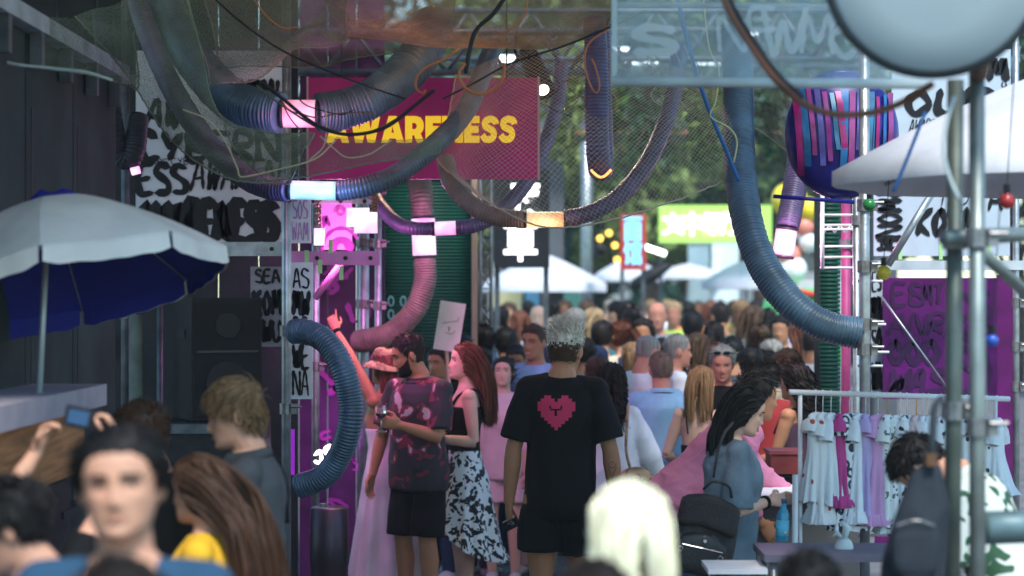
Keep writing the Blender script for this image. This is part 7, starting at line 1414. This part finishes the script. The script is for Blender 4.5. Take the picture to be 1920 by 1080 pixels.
# dark heads between the couple and the stalls
for (lb, px, Y, top, yaw, sx, hr, top_m) in (
    ('black haired man under the paper placard', 862, 14.6, 622, 60, 'm', ('short', 'black', (.1, .3)), K_black), ('dark bun haired woman behind the auburn haired woman', 905, 16.0, 606, 20, 'f', ('bun', 'dark'), K_navy),
    ('man with cropped black hair just left of the spiky haired man', 948, 16.2, 612, -10, 'm', ('short', 'black', (0, -.3)), K_slate), ('brown haired woman half hidden behind the auburn haired woman', 898, 14.6, 650, -30, 'f', ('bob', 'dark', .18), K_black),
    ('dark haired person in the gap between printed shirt and auburn hair', 826, 14.4, 648, 150, 'm', ('short', 'dark', (0, .2)), K_black), ('curly haired person behind the curly dark haired woman', 1122, 14.0, 666, 10, 'f', ('curly', 'chestnut', .14), K_navy),
    ('dark haired man right of the brunette with glasses', 1372, 15.0, 630, 8, 'm', ('short', 'black'), K_slate), ('dark haired woman behind the cropped haired man', 1436, 14.5, 655, -50, 'f', ('pony', 'dark'), K_beige),
    ('dark haired person behind the curly dark haired woman', 1096, 15.6, 632, 0, 'm', ('short', 'dark'), K_grey), ('fair haired woman between the bald man and the buzz cut man', 1187, 15.8, 640, 15, 'f', ('bob', 'sand', .16), K_teal), ('dark haired man above the buzz cut man', 1238, 16.0, 632, -15, 'm', ('fade', 'black', (.1, .2)), K_beige),
    ('auburn haired woman right above the stern man', 1338, 15.9, 640, 20, 'f', ('pony', 'auburn'), K_white), ('grey haired man behind the ponytail woman', 1448, 15.4, 634, 0, 'm', ('short', 'grey', (0, -.3)), K_lblue), ('woman with dark bun left of the big mane', 1440, 13.4, 676, 10, 'f', ('bun', 'dark'), K_red),
    ('person in dark red light behind the loudspeaker', 308, 13.0, 608, 170, 'f', ('long', 'auburn', .3), K_pink)):
    if 'loudspeaker' in lb: continue
    person(lb, px, Y, top, yaw, sx, skin='tan', hair=hr, vox=.012, hairn=320, face=abs(yaw) > 120, wear=[('top', top_m, dict(sleeve=.9)), ('trousers', K_navy), ('shoes', K_shoe)])

# ------------------------------------------------------------------ the far crowd: eight builds, copied with their parts
TPL = []
for i, (sx, hr, yaw, sl, arm) in enumerate((('m', ('short', 'dark'), 0, .85, None), ('m', ('fade', 'dark', (.2, .3)), 0, 1.9, dict(v=(0, .9, -.2))), ('m', ('bald', 'grey'), 0, .85, None), ('m', ('buzz', 'dark'), 0, .9, None), ('f', ('long', 'brown', .4), 0, .6, dict(v=(0, .9, -.1))), ('f', ('bob', 'brown', .16), 0, 1.8, None), ('f', ('pony', 'brown'), 0, .5, None), ('f', ('bun', 'brown'), 0, .9, dict(v=(0, .9, 0))))):
    pi = person('template', 960, 20 + i, None, 0, sx, H=1.74 if sx == 'm' else 1.64, hair=hr, vox=.018, hairn=160, arms=(arm, arm), wear=[('top', K_white, dict(sleeve=sl, vox=.018)), (('trousers' if i % 3 else 'shorts'), K_navy, dict(vox=.018)), ('shoes', K_shoe)], seed=50 + i)
    TPL.append((pi['root'], sx))
SH = {'white': (.70, .72, .74), 'sky blue': (.28, .46, .60), 'navy': (.02, .03, .07), 'black': (.012, .012, .013), 'orange': (.60, .20, .05), 'lime': (.48, .60, .10), 'forest green': (.05, .11, .06), 'grey': (.20, .22, .24), 'teal': (.06, .22, .25), 'pink': (.58, .28, .38), 'red': (.35, .04, .04), 'cream': (.56, .48, .36), 'lavender': (.42, .36, .62), 'brown': (.16, .09, .05), 'denim blue': (.08, .14, .24), 'yellow': (.62, .48, .08)}
HRS = {'m': ('black', 'dark', 'brown', 'grey', 'sand'), 'f': ('dark', 'brown', 'auburn', 'blond', 'black')}
HN = {'black': 'black', 'dark': 'dark brown', 'brown': 'brown', 'grey': 'grey', 'sand': 'fair', 'auburn': 'auburn', 'blond': 'blond'}
STY = ['short haired', 'long sleeved short haired', 'balding', 'close cropped', 'long haired', 'bobbed', 'ponytailed', 'bun haired']
# (px, top py, distance, yaw, template, shirt, hair)
FAR = [(1128, 600, 16.5, -20, 0, 'navy', 'dark'), (1206, 594, 17, 170, 5, 'lavender', 'dark'), (1522, 612, 16, -10, 3, 'grey', 'dark'), (1165, 598, 16.5, 40, 6, 'cream', 'auburn'), (1338, 600, 16.5, -15, 6, 'red', 'dark'), (1425, 604, 16.2, 0, 7, 'denim blue', 'brown'), (1465, 590, 18, 160, 0, 'black', 'black'), (1110, 575, 19, -60, 4, 'pink', 'blond'), (1078, 572, 15.8, 0, 3, 'navy', 'grey'), (1232, 566, 19, 178, 2, 'grey', 'grey'), (1298, 582, 17.5, 0, 0, 'sky blue', 'black'), (1352, 566, 20, 20, 1, 'forest green', 'dark'), 
       (1410, 570, 19, -40, 4, 'white', 'brown'), (1290, 545, 24, 0, 3, 'orange', 'black'), (1262, 560, 22, 175, 6, 'lime', 'blond'), (1160, 560, 21, 60, 1, 'cream', 'dark'), (1185, 572, 20, 10, 7, 'teal', 'dark'), (1390, 560, 23, 170, 0, 'brown', 'sand'),
       (1332, 552, 26, -30, 5, 'pink', 'auburn'), (1440, 575, 21, 0, 6, 'lavender', 'dark'), (1500, 600, 17, 20, 4, 'white', 'auburn'), (1100, 556, 24, 0, 0, 'denim blue', 'brown'),
       (1060, 556, 27, 170, 5, 'sky blue', 'brown'), (1032, 560, 26, 30, 7, 'white', 'dark'), (990, 562, 27, 0, 1, 'teal', 'black'), (955, 566, 25, 160, 0, 'cream', 'brown'), (938, 572, 22, -20, 6, 'denim blue', 'dark'), (975, 580, 20, 10, 4, 'sky blue', 'auburn'),
       (1142, 552, 30, 0, 2, 'grey', 'grey'), (1176, 550, 32, 175, 4, 'red', 'dark'), (1222, 552, 31, 0, 0, 'white', 'sand'), (1250, 548, 34, 20, 5, 'navy', 'blond'), (1310, 550, 30, 170, 3, 'black', 'brown'), (1350, 548, 33, -20, 7, 'white', 'auburn'),
       (1375, 552, 28, 0, 6, 'yellow', 'brown'), (1418, 556, 27, 10, 0, 'sky blue', 'dark'), (1450, 560, 26, 165, 1, 'orange', 'black'), (1480, 566, 24, 0, 5, 'teal', 'brown'), (1510, 575, 22, 20, 2, 'white', 'grey'), (1205, 552, 38, 0, 1, 'cream', 'brown'),
       (1275, 553, 40, 180, 0, 'red', 'dark'), (1325, 553, 42, 0, 4, 'grey', 'blond'), (1385, 553, 38, 15, 3, 'lavender', 'black'), 
       (1010, 572, 21, 170, 2, 'white', 'grey')]
used = set()
for i, (px, top, Y, yaw, ti, sc, hc) in enumerate(FAR):
    src, sx = TPL[ti]
    c = copy_tree(src); H = CZ - (top - 560) / F * Y; H = min(1.92, max(1.5, H)); b = (1.74 if sx == 'm' else 1.64)
    c.location = ((px - 960) / F * Y, Y, 0); c.rotation_euler = (0, 0, R(yaw)); c.scale = (H / b,) * 3
    way = 'facing the camera' if abs(yaw) > 120 else 'seen from behind' if abs(yaw) < 35 else 'turned sideways'
    where = 'below the black lit sign' if px < 1000 else 'under the wide white parasol' if px < 1115 else 'below the red sign' if px < 1225 else 'below the green sign' if px < 1385 else 'beside the big hose'
    sk_ = ('light', 'tan', 'brown', 'pale', 'red')[i % 5]
    lab = f'{STY[ti]} person in {sc} top {way} {where}' if ti != 2 else f'balding person in {sc} top {way} {where}'
    if lab in used: lab = f'{STY[ti]} {HN[hc]} person in {sc} top {way} {where}'
    used.add(lab); tag(c, lab, 'person', 'crowd filling the far end of the market')
    mats = {'body': skin_mat(sk_), 'hair': hair_mat(hc), 'shirt': mat('far_' + sc.replace(' ', '_'), SH[sc], .85, var=.1)}
    bot = mat('far_bottom_%d' % (i % 4), ((.03, .05, .10), (.10, .10, .11), (.30, .26, .20), (.06, .11, .19))[i % 4], .85)
    for ch in c.children:
        nm = ch.name.split('.')[0]; m = mats.get(nm) or (bot if nm in ('trousers', 'shorts') else None)
        if m: ch.material_slots[0].link = 'OBJECT'; ch.material_slots[0].material = m
for src, _ in TPL:
    for ch in list(src.children): bpy.data.objects.remove(ch)
    bpy.data.objects.remove(src)
bpy.data.scenes.remove(TMP)
